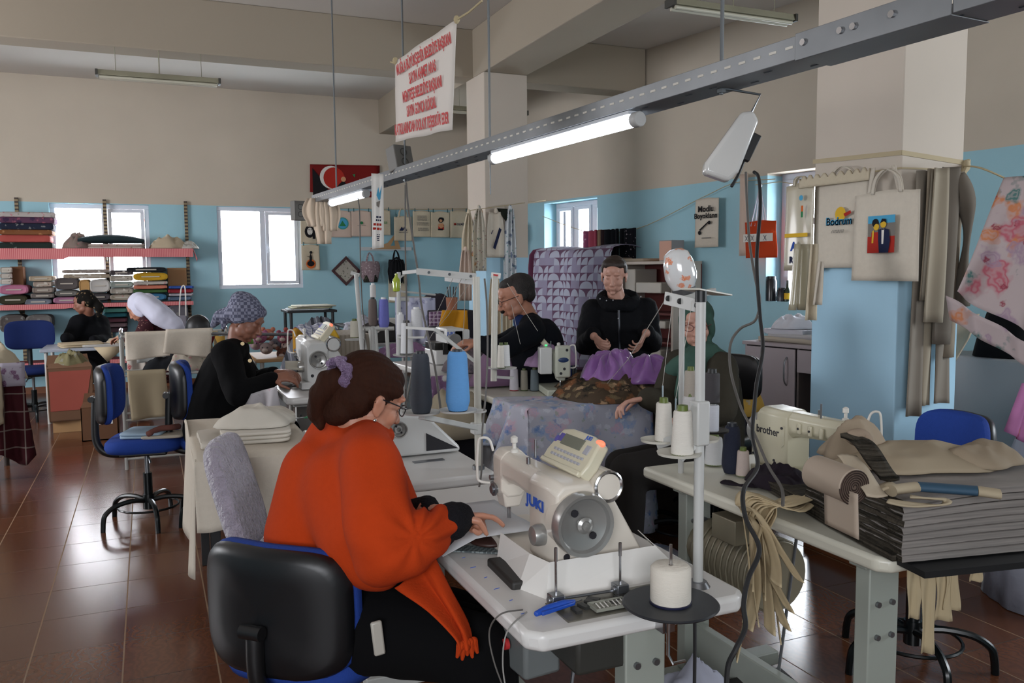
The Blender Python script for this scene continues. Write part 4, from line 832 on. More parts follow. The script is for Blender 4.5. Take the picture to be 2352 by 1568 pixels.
# --- 1. woman in the orange wrap, seated at the near machine, turned to the needle
hf = (RG*.70+FW*.60-UPV*.42); M1 = head_m(P(850, 915, 2.30), hf, UPV+RG*.10, .98)
w1 = thing('person', 'woman in an orange wrap with a lilac hair tie, sewing at the nearest machine', 'person', (.42, 2.27, 0))
J = dict(neck=P(835, 1020, 2.30), chest=P(810, 1130, 2.34), belly=P(780, 1260, 2.34), pelvis=P(775, 1400, 2.33), shR=P(850, 1065, 2.08), elR=P(885, 1270, 1.98), wrR=P(1030, 1200, 2.06), shL=P(850, 1045, 2.46), elL=P(920, 1210, 2.46), wrL=P(975, 1168, 2.32),
         hipR=P(830, 1440, 2.20), hipL=P(840, 1400, 2.42), knR=P(1100, 1490, 2.06), knL=P(1110, 1440, 2.30), toe=V((.6, .2, 0)))
J['anR'] = V(J['knR'])+V((.05, 0, -.36)); J['anL'] = V(J['knL'])+V((.05, 0, -.38))
J['anR'].z = .05; J['anL'].z = .05
body(w1, J, M1, skin1, .0046, hands=[dict(w=P(1042, 1192, 2.08), d=P(1100, 1186, 2.13)-P(1042, 1192, 2.08)+UPV*.004, pn=-UPV+RG*.15-FW*.15, side=-1, curl=(.30, 1.35, 1.5, 1.55), s=.86, thumb=.9, fl=.92), dict(w=P(985, 1168, 2.32), d=RG*1+FW*.2-UPV*.12, pn=-UPV*.9-FW*.4, side=1, curl=(.6, .75, .9, 1.0), s=.92)])
orange = mat('orange_wool', 'b23a10', .95, bump=.12, scale=180, var=.06); black_cl = mat('black_cloth', '060608', .95, var=.05); blackknit = mat('black_knit', '17161a', .95, bump=.5, scale=160)
k = MB(); c = J
k.limb([P(822, 1000, 2.33), P(805, 1090, 2.33), P(775, 1170, 2.33), P(756, 1245, 2.32)], [.072, .135, .165, .172], 20)
k.limb([P(768, 1000, 2.34), P(728, 1090, 2.30), P(722, 1230, 2.28)], [.055, .105, .14], 18); k.limb([P(745, 985, 2.36), P(716, 1070, 2.38)], [.045, .065], 16); k.limb([P(800, 1120, 2.22), P(840, 1220, 2.14), P(860, 1265, 2.12)], [.13, .125, .10], 18)
k.limb([P(838, 1010, 2.28), c['shR'], P(868, 1170, 2.0), c['elR'], P(960, 1235, 2.0), P(1018, 1203, 2.05)], [.066, .078, .088, .088, .072, .050], 18)
k.limb([P(838, 1012, 2.32), c['shL'], c['elL'], P(945, 1183, 2.37)], [.066, .082, .08, .045], 18)
k.limb([P(830, 1250, 2.2), P(880, 1290, 2.1)], [.10, .075], 16)
for j in range(14): k.ell(P(826, 992, 2.31)+RG*.078*math.cos(2*PI*j/14)+FW*.07*math.sin(2*PI*j/14)-UPV*.012*math.cos(2*PI*j/14), (.028, .028, .03), n=10, m=8)
def folds(p):
    return 1.
me = remesh(k, .0065, 55, .8)
nor = [v.normal.copy() for v in me.vertices]; el = V(c['elR']); cr_ = P(975, 1185, 2.1)
for v, n in zip(me.vertices, nor):
    p = v.co; d1 = (p-el).length; d2 = (p-cr_).length
    rad = math.atan2((p-cr_).dot(UPV), (p-cr_).dot(RG)); f = math.exp(-(d2/.17)**2)
    v.co = p+n*(.009*math.sin(rad*9+d2*18)*f + .005*math.sin(((p-P(700, 1100, 2.1)).dot(UPV*.8+RG*.6))*38+2*nz(p.x*5, p.y*5, p.z*5))*math.exp(-(d1/.30)**2) + .004*nz(p.x*7, p.y*7, p.z*5)+.006*nz(p.x*3+4, p.y*3, p.z*3))
me.update()
obj('wrap', me, orange, w1, world=True, smooth=180)
k = MB(); T0 = [P(905, 1345, 2.02), P(985, 1395, 1.97), P(1045, 1455, 1.93), P(1058, 1492, 1.92)]; T1_ = [P(1000, 1270, 2.08), P(1035, 1350, 2.02), P(1075, 1430, 1.97), P(1088, 1482, 1.94)]
TA, TB = smoothpts(T0, 6), smoothpts(T1_, 6); n_ = len(TA)-1
k.grid(lambda u, v: lerp(TA[round(v*n_)], TB[round(v*n_)], u)-FW*(.02*math.sin(u*9+v*3)*(1-.4*v)+.01), 12, n_)
tl = obj('wrap_tail', k, orange, w1, thick=.006, world=True, sub=1)
k = MB()
for i in range(5): a = lerp(T0[3], T1_[3], i/4); k.limb([a+UPV*.01, a-UPV*(.016+.008*(i % 2))+RG*.004*(i-2)], [.011, .004], 8)
pieces('fringe', k, orange, tl, world=True)
k = MB(); k.limb([P(1020, 1203, 2.05), P(1038, 1196, 2.065), P(1052, 1190, 2.078)], [.040, .0475, .041], 18); garment(w1, 'cuff', k, blackknit, .005, 3, .002, (50, 50, 50))
k = MB(); k.limb([P(950, 1182, 2.37), P(980, 1168, 2.33)], [.045, .038], 14); garment(w1, 'cuff', k, blackknit, .005, 3, .002, (50, 50, 50))
k = MB(); k.limb([P(900, 1300, 2.06), P(985, 1260, 2.07), P(1030, 1215, 2.07)], [.045, .034, .03], 14); garment(w1, 'sleeve', k, blackknit, .007, 3, .002)
k = MB(); k.limb([P(765, 1320, 2.33), c['pelvis']], [.13, .16], 18); k.limb([c['pelvis'], c['hipR'], c['knR']], [.16, .12, .085], 16); k.limb([c['pelvis'], c['hipL'], c['knL']], [.16, .12, .085], 16); k.limb([lerp(c['hipR'], c['hipL'], .5), lerp(c['knR'], c['knL'], .5)], [.11, .08], 14)
for q in 'RL': k.limb([c['kn'+q], c['an'+q]+UPV*.06], [.088, .065], 14)
garment(w1, 'trousers', k, black_cl, .009, 4, .005)
k = MB(); k.limb([c['anR']-V((.02, 0, .0)), c['anR']+V((.14, .05, -.005))], [.045, .04], 12); k.limb([c['anL']-V((.02, 0, .0)), c['anL']+V((.14, .05, -.005))], [.045, .04], 12)
for nm in (0, 1):
    pass
garment(w1, 'shoe', k, dark, .008, 2, 0)
# hair gathered in a lilac tie
hair = mat('hair_brown', '34190c', .82, bump=.2, scale=90, vs=(3, 1, 1), var=.25); hairl = mat('hair_greying', '59392a', .55, bump=.5, scale=60, var=.25)
k = MB(); e = lambda c_, r_: k.ell(c_, r_, M1, 24, 16)
e((0, -.03, .04), (.084, .098, .088)); e((0, .008, .066), (.074, .066, .050)); e((0, -.06, -.01), (.074, .068, .072)); e((.072, .005, .045), (.014, .045, .028)); e((-.072, .005, .045), (.014, .045, .028)); e((0, .038, .080), (.046, .028, .020)); e((0, -.085, -.06), (.055, .04, .045))
me = remesh(k, .005, 3); nor = [v.normal.copy() for v in me.vertices]; Mi = M1.inverted()
for v, n in zip(me.vertices, nor):
    q = Mi @ v.co; v.co += n*(.0010*math.sin(math.atan2(q.x, q.z+.02)*46+3*nz(q.x*20, q.y*20, q.z*20)))
me.update(); ho = obj('hair', me, hair, w1, world=True, smooth=180)
k = MB(); a0 = M1 @ V((.0, -.125, .01)); k.limb([a0, a0-RG*.035-UPV*.035, a0-RG*.05-UPV*.085+FW*.01, a0-RG*.04-UPV*.12], [.034, .036, .030, .012], 14); k.limb([a0-RG*.02, a0-RG*.02-UPV*.09], [.03, .014], 12); garment(w1, 'ponytail', k, hair, .005, 3, .005, (30, 30, 8))
k = MB(); ax_ = (M1.to_3x3() @ V((0, -1, .25))).normalized(); ctr = M1 @ V((0, -.118, .028)); Fm = frame(ctr, ax_.cross(UPV), UPV)
for j in range(22):
    q = 2*PI*j/22; k.ell((.040*math.cos(q), .040*math.sin(q), .006*math.sin(q*5)), (.013, .013, .017+.004*math.sin(j*2.3)), Fm, 10, 8)
garment(w1, 'hair_tie', k, mat('lilac_sequin', 'a087ac', .35, metal=.25, bump=.9, scale=220, var=.25), .004, 1, .004, (90, 90, 90))
glasses(w1, M1); k = MB(); k.ell((.084, -.012, -.052), (.0035, .005, .006), M1); obj('earring', k, chrome, w1, world=True)
k = MB(); b_ = P(868, 1465, 2.03); k.box((0, 0, 0), (.028, .012, .085), M=MX.Translation(b_) @ MX.Rotation(-.1, 4, FW)); o = one('cable_plug', k, mat('plug_white', 'b5b0a6', .4), 'white oblong adapter tucked at the hip of the woman in orange', 'adapter', bevel=.005)
# --- 2. man with glasses and moustache, leaning to the overlocker
M2 = head_m(P(1184, 683, 5.0), -RG*.95-FW*.12-UPV*.36, UPV, 1.08)
w2 = thing('person', 'man with glasses and moustache in a dark jacket, reaching to the overlocker', 'person', (2.36, 5.08, 0))
J = dict(neck=P(1216, 738, 5.05), chest=P(1232, 800, 5.1), belly=P(1250, 880, 5.2), pelvis=P(1262, 945, 5.25), shL=P(1222, 762, 4.88), elL=P(1150, 806, 4.8), wrL=P(1098, 786, 4.85), shR=P(1225, 755, 5.35), elR=P(1150, 790, 5.5), wrR=P(1092, 790, 5.3),
         hipL=P(1245, 955, 5.1), hipR=P(1255, 950, 5.4), knL=P(1120, 950, 5.05), knR=P(1130, 945, 5.35), toe=V((-1, 0, 0)))
for q in 'LR': J['an'+q] = V(J['kn'+q]); J['an'+q].z = .06
body(w2, J, M2, skin1, .0065, hands=[dict(w=P(1096, 786, 4.85), d=-RG-UPV*.02, pn=-UPV*.8+FW*.3, side=1, curl=(.35, .45, .55, .6)), dict(w=P(1088, 790, 5.25), d=-RG, pn=-UPV, side=-1, curl=(.5, .5, .6, .6))])
navy = mat('jacket_dark_navy', '0b0e15', .9, var=.08)
k = MB(); c = J; k.limb([c['neck']-UPV*.02, c['chest'], c['belly'], c['pelvis']], [.075, .165, .165, .17], 18); k.limb([c['neck'], c['shL'], c['elL'], P(1106, 788, 4.85)], [.07, .082, .066, .048], 14); k.limb([c['neck'], c['shR'], c['elR'], P(1100, 790, 5.3)], [.07, .082, .066, .048], 14); k.limb([P(1245, 775, 5.05), P(1262, 850, 5.15)], [.12, .13], 16)
garment(w2, 'jacket', k, navy, .011, 4, .007, (10, 10, 7))
k = MB(); k.limb([P(1196, 738, 4.99), P(1205, 758, 4.96), P(1196, 785, 4.93)], [.045, .05, .04], 12); garment(w2, 'shirt', k, mat('shirt_navy_blue', '1c2a52', .85), .007, 3, .002)
k = MB(); [k.limb([c['pelvis'], c['hip'+q], c['kn'+q], c['an'+q]+UPV*.05], [.14, .105, .078, .055], 14) for q in 'LR']; garment(w2, 'trousers', k, mat('trousers_grey', '22242a', .9), .012, 3, .005)
def caphair(t, M, m_, grey=None, back=.0, vox=.006, extra=()):
    k = MB(); e = lambda c_, r_: k.ell(c_, r_, M, 20, 14)
    e((0, -.042, .045), (.079, .088, .079)); e((0, .0, .082), (.064, .066, .036)); e((0, -.07, -.005), (.066, .045, .05)); e((.070, -.035, .01), (.012, .03, .04)); e((-.070, -.035, .01), (.012, .03, .04))
    for c_, r_ in extra: e(c_, r_)
    return garment(t, 'hair', k, m_, vox, 3, .003, (25, 25, 25))
caphair(w2, M2, mat('hair_salt', '2c2624', .7, bump=.4, scale=150, var=.3)); glasses(w2, M2)
k = MB(); k.ell((0, .095, -.048), (.030, .014, .0095), M2); garment(w2, 'moustache', k, mat('moustache_dark', '1d1613', .9), .003, 1, .002, (60, 60, 60))
# --- 3. standing woman in a dark padded jacket
M3 = head_m(P(1410, 633, 5.5), -FW*.93-RG*.22-UPV*.26, UPV+RG*.03, 1.02)
sp = P(1425, 700, 5.6); w3 = thing('person', 'standing woman in a dark padded jacket, hair tied back, looking down', 'person', (sp.x, sp.y, 0))
J = dict(neck=P(1420, 700, 5.58), chest=P(1425, 760, 5.6), belly=P(1426, 830, 5.62), pelvis=P(1428, 905, 5.62), shR=P(1363, 716, 5.6), elR=P(1346, 790, 5.55), wrR=P(1364, 772, 5.3), shL=P(1482, 714, 5.6), elL=P(1494, 785, 5.55), wrL=P(1484, 764, 5.3), toe=-FW)
J['hipL'] = J['pelvis']+RG*.09; J['hipR'] = J['pelvis']-RG*.09
for q in 'LR': J['kn'+q] = V(J['hip'+q])-FW*.02; J['kn'+q].z = .47; J['an'+q] = V(J['hip'+q]); J['an'+q].z = .06
body(w3, J, M3, skin2, .0045, headk=dict(nose=.965, jaw=.85), hands=[dict(w=P(1368, 775, 5.28), d=RG*.3-FW*.5-UPV*.35, pn=RG*.9-UPV*.2, side=-1, curl=(.8, .9, 1.0, 1.1), s=.85), dict(w=P(1480, 768, 5.28), d=-RG*.35-FW*.3-UPV*.75, pn=-RG*.8+FW*.2, side=1, curl=(.35, .6, .7, .9), s=.88)], r=.78)
jk = mat('padded_navy_black', '07080d', .85, bump=.25, scale=60, var=.1)
k = MB(); c = J; [k.limb([P(1400, y, 5.6), P(1448, y, 5.6)], [r_, r_], 20) for y, r_ in ((728, .115), (755, .125), (785, .13), (815, .13), (845, .135), (868, .14))]; k.limb([P(1424, 705, 5.6), P(1424, 850, 5.6)], [.10, .14], 18); k.limb([lerp(c['shR'], c['shL'], .12), lerp(c['shR'], c['shL'], .88)], [.09, .09], 16)
for q, wx in (('R', P(1362, 772, 5.34)), ('L', P(1484, 764, 5.34))): k.limb([c['sh'+q], c['el'+q], wx], [.09, .075, .055], 16)
garment(w3, 'jacket', k, jk, .010, 4, .010, (9, 9, 12))
k = MB(); k.tube(smoothpts([P(1421, 712, 5.45), P(1422, 760, 5.44), P(1423, 830, 5.44)], 6), .008, 6); obj('zip', k, mat('zip_dark', '22242c', .4, .4), w3, world=True)
k = MB(); base = c['neck']-UPV*.015
for j in range(26):
    a = 2*PI*j/26; f_ = .5+.5*math.cos(a); k.ell(base+RG*.115*math.sin(a)+FW*(.085*math.cos(a)-.005)+UPV*(.05*f_+.012), (.036, .036, .045+.02*f_), n=10, m=8)
garment(w3, 'hood_collar', k, jk, .008, 4, .006, (16, 16, 16))
k = MB(); [k.cyl(P(x, y, 5.44), P(x, y, 5.43), .0045, n=10) for x, y in ((1378, 686), (1393, 690), (1408, 689), (1354, 684), (1472, 681), (1420, 731))]; pieces('snap_button', k, mat('snap_grey', '8a8c90', .5), w3, world=True)
k = MB(); [k.limb([c['pelvis'], c['hip'+q], c['kn'+q], c['an'+q]+UPV*.04], [.14, .105, .075, .06], 14) for q in 'LR']; garment(w3, 'trousers', k, black_cl, .012, 3, .004)
k = MB(); [k.limb([c['an'+q]+FW*.03, c['an'+q]-FW*.14-UPV*.01], [.05, .045], 12) for q in 'LR']; garment(w3, 'shoe', k, dark, .01, 2, 0)
caphair(w3, M3, mat('hair_dark_brown', '2e2019', .55, bump=.3, scale=120, var=.2), extra=[((0, -.125, .02), (.035, .035, .035)), ((.030, .010, .080), (.044, .052, .032)), ((-.030, .010, .080), (.044, .052, .032)), ((.071, -.02, .045), (.012, .045, .035)), ((-.071, -.02, .045), (.012, .045, .035))])
# --- 4. woman in a green headscarf, seated, smiling at the camera
M4 = head_m(P(1600, 745, 4.2), -FW*.92-RG*.25-UPV*.12, UPV-RG*.05, 1.0)
w4 = thing('person', 'seated woman in a green headscarf and olive coat, wearing glasses', 'person', (2.62, 3.72, 0))
J = dict(neck=P(1612, 815, 4.25), chest=P(1622, 890, 4.25), belly=P(1625, 970, 4.25), pelvis=P(1628, 1050, 4.2), shR=P(1560, 842, 4.3), elR=P(1530, 925, 4.15), wrR=P(1480, 915, 4.05), shL=P(1656, 850, 4.12), elL=P(1655, 940, 4.0), wrL=P(1590, 965, 3.95), toe=V((-1, 0, 0)))
J['hipR'] = P(1600, 1055, 4.3); J['hipL'] = P(1620, 1065, 4.1); J['knR'] = J['hipR']+V((-.42, .03, .0)); J['knL'] = J['hipL']+V((-.42, .03, .0))
for q in 'LR': J['an'+q] = V(J['kn'+q]); J['an'+q].z = .06
body(w4, J, M4, skin2, .0048, hands=[dict(w=P(1478, 915, 4.05), d=-RG-UPV*.2, pn=-UPV-FW*.2, side=-1, curl=(.5, .5, .6, .6)), dict(w=P(1582, 966, 3.95), d=-RG, pn=-UPV, side=1, curl=(.5, .5, .6, .6))], closed=False)
olive = mat('coat_olive', '39352c', .95, var=.12, bump=.1, scale=80); green = mat('headscarf_green', '3d574d', .85, var=.1)
k = MB(); c = J; k.limb([c['neck']-UPV*.03, c['chest'], c['belly'], c['pelvis']], [.09, .17, .18, .18], 18); k.limb([c['shR'], c['neck']-UPV*.03, c['shL']], [.08, .09, .08], 14)
k.limb([c['shR'], c['elR'], P(1490, 915, 4.06)], [.09, .08, .055], 14); k.limb([c['shL'], c['elL'], P(1598, 962, 3.95)], [.09, .08, .055], 14); garment(w4, 'coat', k, olive, .010, 4, .008, (9, 9, 8))
k = MB(); [k.limb([c['pelvis'], c['hip'+q], c['kn'+q], c['an'+q]+UPV*.05], [.15, .12, .09, .07], 14) for q in 'LR']; garment(w4, 'skirt', k, mat('skirt_dark', '23201e', .9), .012, 3, .005)
def hijab(t, M, m_, drape=(), vox=.006, name='headscarf', wr=.004, off=0.):
    k = MB(); e = lambda c_, r_: k.ell(c_, r_, M, 20, 14)
    e((0, -.03, .045), (.088, .100, .086)); e((0, -.045, -.02), (.088, .075, .09)); e((0, .012, .085), (.066, .062, .036))
    for s_ in (-1, 1): e((s_*.070, .012, -.005), (.020, .045, .07)); e((s_*.052, .03, -.075), (.022, .035, .035))
    e((0, .018, -.128), (.052, .046, .026)); e((0, -.02, -.130), (.085, .08, .042))
    for p, q, ra, rb in drape: k.limb([p, q], [ra, rb], 14)
    return garment(t, name, k, m_, vox, 3, wr, (16, 16, 9), off)
hijab(w4, M4, green, [(P(1606, 815, 4.2), P(1618, 840, 4.22), .07, .10), (P(1600, 828, 4.16), P(1575, 905, 4.06), .075, .06), (P(1625, 815, 4.16), P(1660, 830, 4.18), .07, .05), (P(1585, 830, 4.14), P(1545, 850, 4.2), .06, .045)], wr=.007)
glasses(w4, M4, mat('spectacle_red', '5a2a2c', .3))
# --- 5. woman in a checked headscarf, seated, in profile
M5 = head_m(P(566, 735, 4.92), RG*.9-FW*.10-UPV*.50, UPV, 1.02)
w5 = thing('person', 'woman in a grey checked headscarf and black jacket, sewing in profile', 'person', (.36, 5.38, 0))
J = dict(neck=P(545, 800, 4.95), chest=P(525, 860, 4.98), belly=P(500, 925, 5.0), pelvis=P(492, 985, 5.02), shR=P(520, 815, 4.8), elR=P(545, 905, 4.68), wrR=P(622, 872, 4.75), shL=P(535, 810, 5.2), elL=P(580, 880, 5.25), wrL=P(630, 855, 5.05), toe=V((1, 0, 0)))
J['hipR'] = P(520, 990, 4.92); J['hipL'] = P(525, 985, 5.14); J['knR'] = P(655, 1000, 4.95); J['knL'] = P(660, 990, 5.2)
for q in 'LR': J['an'+q] = V(J['kn'+q]); J['an'+q].z = .06
body(w5, J, M5, skin3, .006, hands=[dict(w=P(628, 868, 4.76), d=RG+UPV*.12, pn=-UPV*.7+FW*.6, side=-1, curl=(.6, .75, .85, .9)), dict(w=P(634, 853, 5.0), d=RG-FW*.1, pn=-UPV, side=1, curl=(.5, .6, .7, .8))])
k = MB(); c = J; k.limb([c['neck']-UPV*.02, c['chest'], c['belly'], c['pelvis']], [.07, .16, .175, .18], 18); k.limb([P(520, 850, 5.0), P(480, 930, 5.02)], [.14, .13], 14)
k.limb([c['neck'], c['shR'], c['elR'], P(625, 871, 4.76)], [.07, .085, .072, .045], 14); k.limb([c['neck'], c['shL'], c['elL'], P(628, 856, 5.05)], [.07, .085, .072, .045], 14); garment(w5, 'jacket', k, black_cl, .010, 4, .006, (10, 10, 7))
k = MB(); [k.cyl(P(x, y, d_), P(x, y, d_-.01), .011, n=12) for x, y, d_ in ((557, 789, 4.83), (574, 828, 4.82))]; pieces('button', k, mat('button_brass', 'b09a72', .4, .4), w5, world=True)
k = MB(); [k.limb([c['pelvis'], c['hip'+q], c['kn'+q], c['an'+q]+UPV*.05], [.15, .115, .085, .06], 14) for q in 'LR']; garment(w5, 'trousers', k, black_cl, .012, 3, .005)
chk = mat('scarf_checked', '8e90a4', .85, kind='check', pal=('5a5c70',), scale=55, var=.08)
k = MB(); e = lambda c_, r_: k.ell(c_, r_, M5, 20, 14)
e((0, -.03, .050), (.092, .108, .088)); e((0, -.055, .085), (.085, .085, .06)); e((0, .02, .072), (.080, .065, .045)); e((0, -.085, -.0), (.075, .055, .06)); e((.075, -.03, .02), (.016, .05, .05)); e((-.075, -.03, .02), (.016, .05, .05))
k.limb([M5 @ V((0, -.115, -.02)), M5 @ V((0, -.15, -.065)), M5 @ V((0, -.165, -.12))], [.045, .04, .02], 12); k.limb([M5 @ V((.02, -.12, -.02)), M5 @ V((.03, -.09, -.10))], [.03, .015], 10)
garment(w5, 'headscarf', k, chk, .006, 3, .006, (14, 14, 22))
# --- 6. woman in a white headscarf bending over the far table
M6 = head_m(P(318, 708, 8.4), -RG*.75-FW*.2-UPV*.6, UPV-RG*.2, 1.08)
b6 = P(372, 790, 8.6); w6 = thing('person', 'woman in a white headscarf and dark red flowered dress, bent over the far table', 'person', (b6.x, b6.y, 0))
J = dict(neck=P(338, 730, 8.45), chest=P(358, 760, 8.55), belly=P(378, 800, 8.6), pelvis=P(385, 840, 8.65), shL=P(335, 752, 8.3), elL=P(318, 785, 8.25), wrL=P(290, 775, 8.4), shR=P(345, 748, 8.75), elR=P(320, 778, 8.85), wrR=P(295, 772, 8.75), toe=-RG)
J['hipL'] = P(380, 845, 8.55); J['hipR'] = P(385, 842, 8.8); J['knL'] = P(330, 850, 8.5); J['knR'] = P(332, 848, 8.75)
for q in 'LR': J['an'+q] = V(J['kn'+q]); J['an'+q].z = .06
body(w6, J, M6, skin1, .009, hands=[dict(w=P(288, 775, 8.4), d=-RG, pn=-UPV, side=1)])
k = MB(); c = J; k.limb([c['neck']-UPV*.02, c['chest'], c['belly'], c['pelvis']], [.08, .16, .17, .18], 16); k.limb([c['neck'], c['shL'], c['elL'], c['wrL']], [.07, .08, .07, .045], 14); k.limb([c['neck'], c['shR'], c['elR'], c['wrR']], [.07, .08, .07, .045], 14)
[k.limb([c['pelvis'], c['hip'+q], c['kn'+q], c['an'+q]+UPV*.05], [.15, .12, .09, .07], 14) for q in 'LR']
garment(w6, 'dress', k, mat('dress_maroon', '3c1f24', .9, kind='floral', pal=(('b08a7a', .16, 28), ('7a3038', .2, 18))), .014, 3, .006)
wsc = mat('scarf_white', 'cfd0e2', .9, var=.05)
k = MB(); e = lambda c_, r_: k.ell(c_, r_, M6, 18, 12)
e((0, -.03, .045), (.092, .104, .09)); e((0, -.05, -.02), (.09, .075, .09)); [e((s_*.072, .012, -.02), (.020, .045, .08)) for s_ in (-1, 1)]; e((0, .02, -.11), (.06, .05, .03))
k.limb([P(330, 695, 8.3), P(365, 722, 8.3), P(400, 745, 8.35), P(420, 762, 8.45)], [.09, .105, .085, .035], 14); k.limb([P(338, 690, 8.6), P(385, 730, 8.6), P(415, 755, 8.6)], [.08, .09, .05], 14); garment(w6, 'headscarf', k, wsc, .010, 4, .009, (8, 8, 8))
# --- 7. woman in a dark patterned headscarf at the far table
M7 = head_m(P(192, 695, 9.3), -RG*.9-FW*.25-UPV*.25, UPV, 1.05)
b7 = P(205, 790, 9.5); w7 = thing('person', 'woman in a dark patterned headscarf and black coat at the far table', 'person', (b7.x, b7.y, 0))
J = dict(neck=P(205, 728, 9.4), chest=P(205, 765, 9.45), belly=P(208, 800, 9.5), pelvis=P(210, 840, 9.55), shL=P(180, 742, 9.3), elL=P(160, 780, 9.2), wrL=P(150, 775, 9.0), shR=P(232, 742, 9.55), elR=P(240, 785, 9.4), wrR=P(215, 780, 9.15), toe=-RG)
J['hipL'] = P(200, 842, 9.4); J['hipR'] = P(215, 842, 9.6); J['knL'] = P(175, 845, 9.1); J['knR'] = P(190, 845, 9.2)
for q in 'LR': J['an'+q] = V(J['kn'+q]); J['an'+q].z = .06
body(w7, J, M7, skin3, .009)
k = MB(); c = J; k.limb([c['neck']-UPV*.02, c['chest'], c['belly'], c['pelvis']], [.09, .175, .19, .2], 16); k.limb([c['neck'], c['shL'], c['elL'], c['wrL']], [.07, .095, .08, .05], 14); k.limb([c['neck'], c['shR'], c['elR'], c['wrR']], [.07, .095, .08, .05], 14)
[k.limb([c['pelvis'], c['hip'+q], c['kn'+q], c['an'+q]+UPV*.05], [.15, .12, .09, .07], 14) for q in 'LR']; garment(w7, 'coat', k, mat('coat_black', '0c0d12', .9), .014, 3, .008)
k = MB(); e = lambda c_, r_: k.ell(c_, r_, M7, 18, 12); e((0, -.03, .045), (.09, .10, .085)); e((0, -.06, 0), (.085, .07, .075)); k.limb([M7 @ V((0, -.10, -.0)), M7 @ V((0, -.13, -.09)), M7 @ V((0, -.10, -.17))], [.05, .055, .03], 12)
garment(w7, 'headscarf', k, mat('scarf_dark_print', '14120f', .85, kind='floral', pal=(('9a8262', .2, 22),)), .010, 3, .008, (12, 12, 12))
# ---------------- banner and hanging cloth with print ------------------------------------------------------
cloth_w = mat('banner_cloth', 'd6cec6', .85, var=.04); canvas = mat('canvas_natural', 'c9bca4', .9, var=.06, bump=.1, scale=150); canvas2 = mat('canvas_pale', 'cdc3b4', .9, var=.06, bump=.1, scale=150); canvas3 = mat('canvas_pinkish', 'cbb5a6', .9, var=.06)
cord_m = mat('cord_beige', 'b5a684', .8)
def quadcloth(name, tl, tr, bl, br, m_, parent=None, amp=.01, n=14, th=.002, off=0., world=True, f=2.):
    k = MB(); nn = (V(tr)-V(tl)).cross(V(bl)-V(tl)).normalized()
    k.grid(lambda u, v: lerp(lerp(tl, tr, u), lerp(bl, br, u), v)+nn*amp*(math.sin(u*f*PI*2+off+v*.8)*(.4+.6*v)+.5*nz(u*3+off, v*2, off)), n, n)
    return obj(name, k, m_, parent, thick=th, world=world, smooth=180)
tl, tr, bl, br = P(908, 140, 3.5), P(1049, 45, 3.2), P(907, 326, 3.5), P(1037, 298, 3.22)
bn = thing('lettered_banner', 'white cloth banner with red lettering, strung over the rail', 'banner', lerp(bl, br, .5))
quadcloth('cloth', tl, tr, bl, br, cloth_w, bn, .006)
xd = (tr-tl)*.5+(br-bl)*.5
for i, (tx, w_) in enumerate((('MUĞLA BÜYÜKŞEHİR BELEDİYE BAŞKANI', .92), ('SAYIN AHMET ARAS', .46), ('MENTEŞE BELEDİYE BAŞKANI', .68), ('SAYIN GONCA KÖKSAL', .52), ('KATKILARINDAN DOLAYI TEŞEKKÜR EDER', .97))):
    v = .15+i*.18; a, b = lerp(tl, bl, v), lerp(tr, br, v+.005*i); c_ = lerp(a, b, .5); M = frame(c_, b-a, UPV); M.translation = c_+M.col[2].to_3d().normalized()*(.0085 if M.col[2].to_3d().dot(CAM-c_) > 0 else -.0085)
    Mn = M.copy(); L_ = (b-a).length
    o = text(tx, .062, redink, Mn, bn, bold=.0012, fit=L_*w_*.97)
for i, (a, b) in enumerate(((tr, P(1107, 2, 3.0)), (tl, P(897, 142, 3.52)))):
    k = MB(); k.tube([a, lerp(a, b, .5)-UPV*.006, b], .004 if i == 0 else .003, 6); k.ell(a, (.012, .012, .016)); obj('tie_cord', k, cord_m, bn, world=True)
# ---------------- ceiling fluorescent fixtures ---------------------------------------------------------------
fixm = mat('fixture_old', '9a9680', .6, var=.2)
for x0, x1, y, z, lab in ((-.322, .68, 8.22, 3.2, 'old twin-tube fluorescent fixture hanging over the fabric shelves'), (3.2, 4.2, 4.75, 3.2, 'old unlit fluorescent fixture hanging beside the long beam'), (3.05, 3.98, 8.75, 3.22, 'old unlit fluorescent fixture hanging behind the centre column')):
    t = thing('ceiling_lamp', lab, 'lamp', ((x0+x1)/2, y, z), 0, 'unlit fluorescent fixtures'); k = MB()
    k.prism([(-.05, 0), (.05, 0), (.035, .045), (-.035, .045)], x1-x0, frame((x0, y, z), (0, 1, 0), (0, 0, 1)) if frame((x0, y, z), (0, 1, 0), (0, 0, 1)).col[2].x > 0 else frame((x1, y, z), (0, 1, 0), (0, 0, 1))); obj('housing', k, fixm, t, world=True, bevel=.003)
    for e in (x0, x1): k = MB(); k.box((e, y, z+.018), (.02, .11, .05)); obj('end_cap', k, mat('fixture_end', '3c3a34', .6), t, world=True)
    for dy in (-.025, .025): k = MB(); k.cyl((x0+.02, y+dy, z-.014), (x1-.02, y+dy, z-.014), .013, n=12); obj('tube', k, mat('tube_dead', 'c4c0ae', .4), t, world=True)
    for f in (.15, .5, .85): k = MB(); xx = x0+(x1-x0)*f; k.cyl((xx, y, z+.045), (xx, y, CZ), .0028 if f != .5 else .005, n=6); obj('hanging_wire', k, fixm, t, world=True)
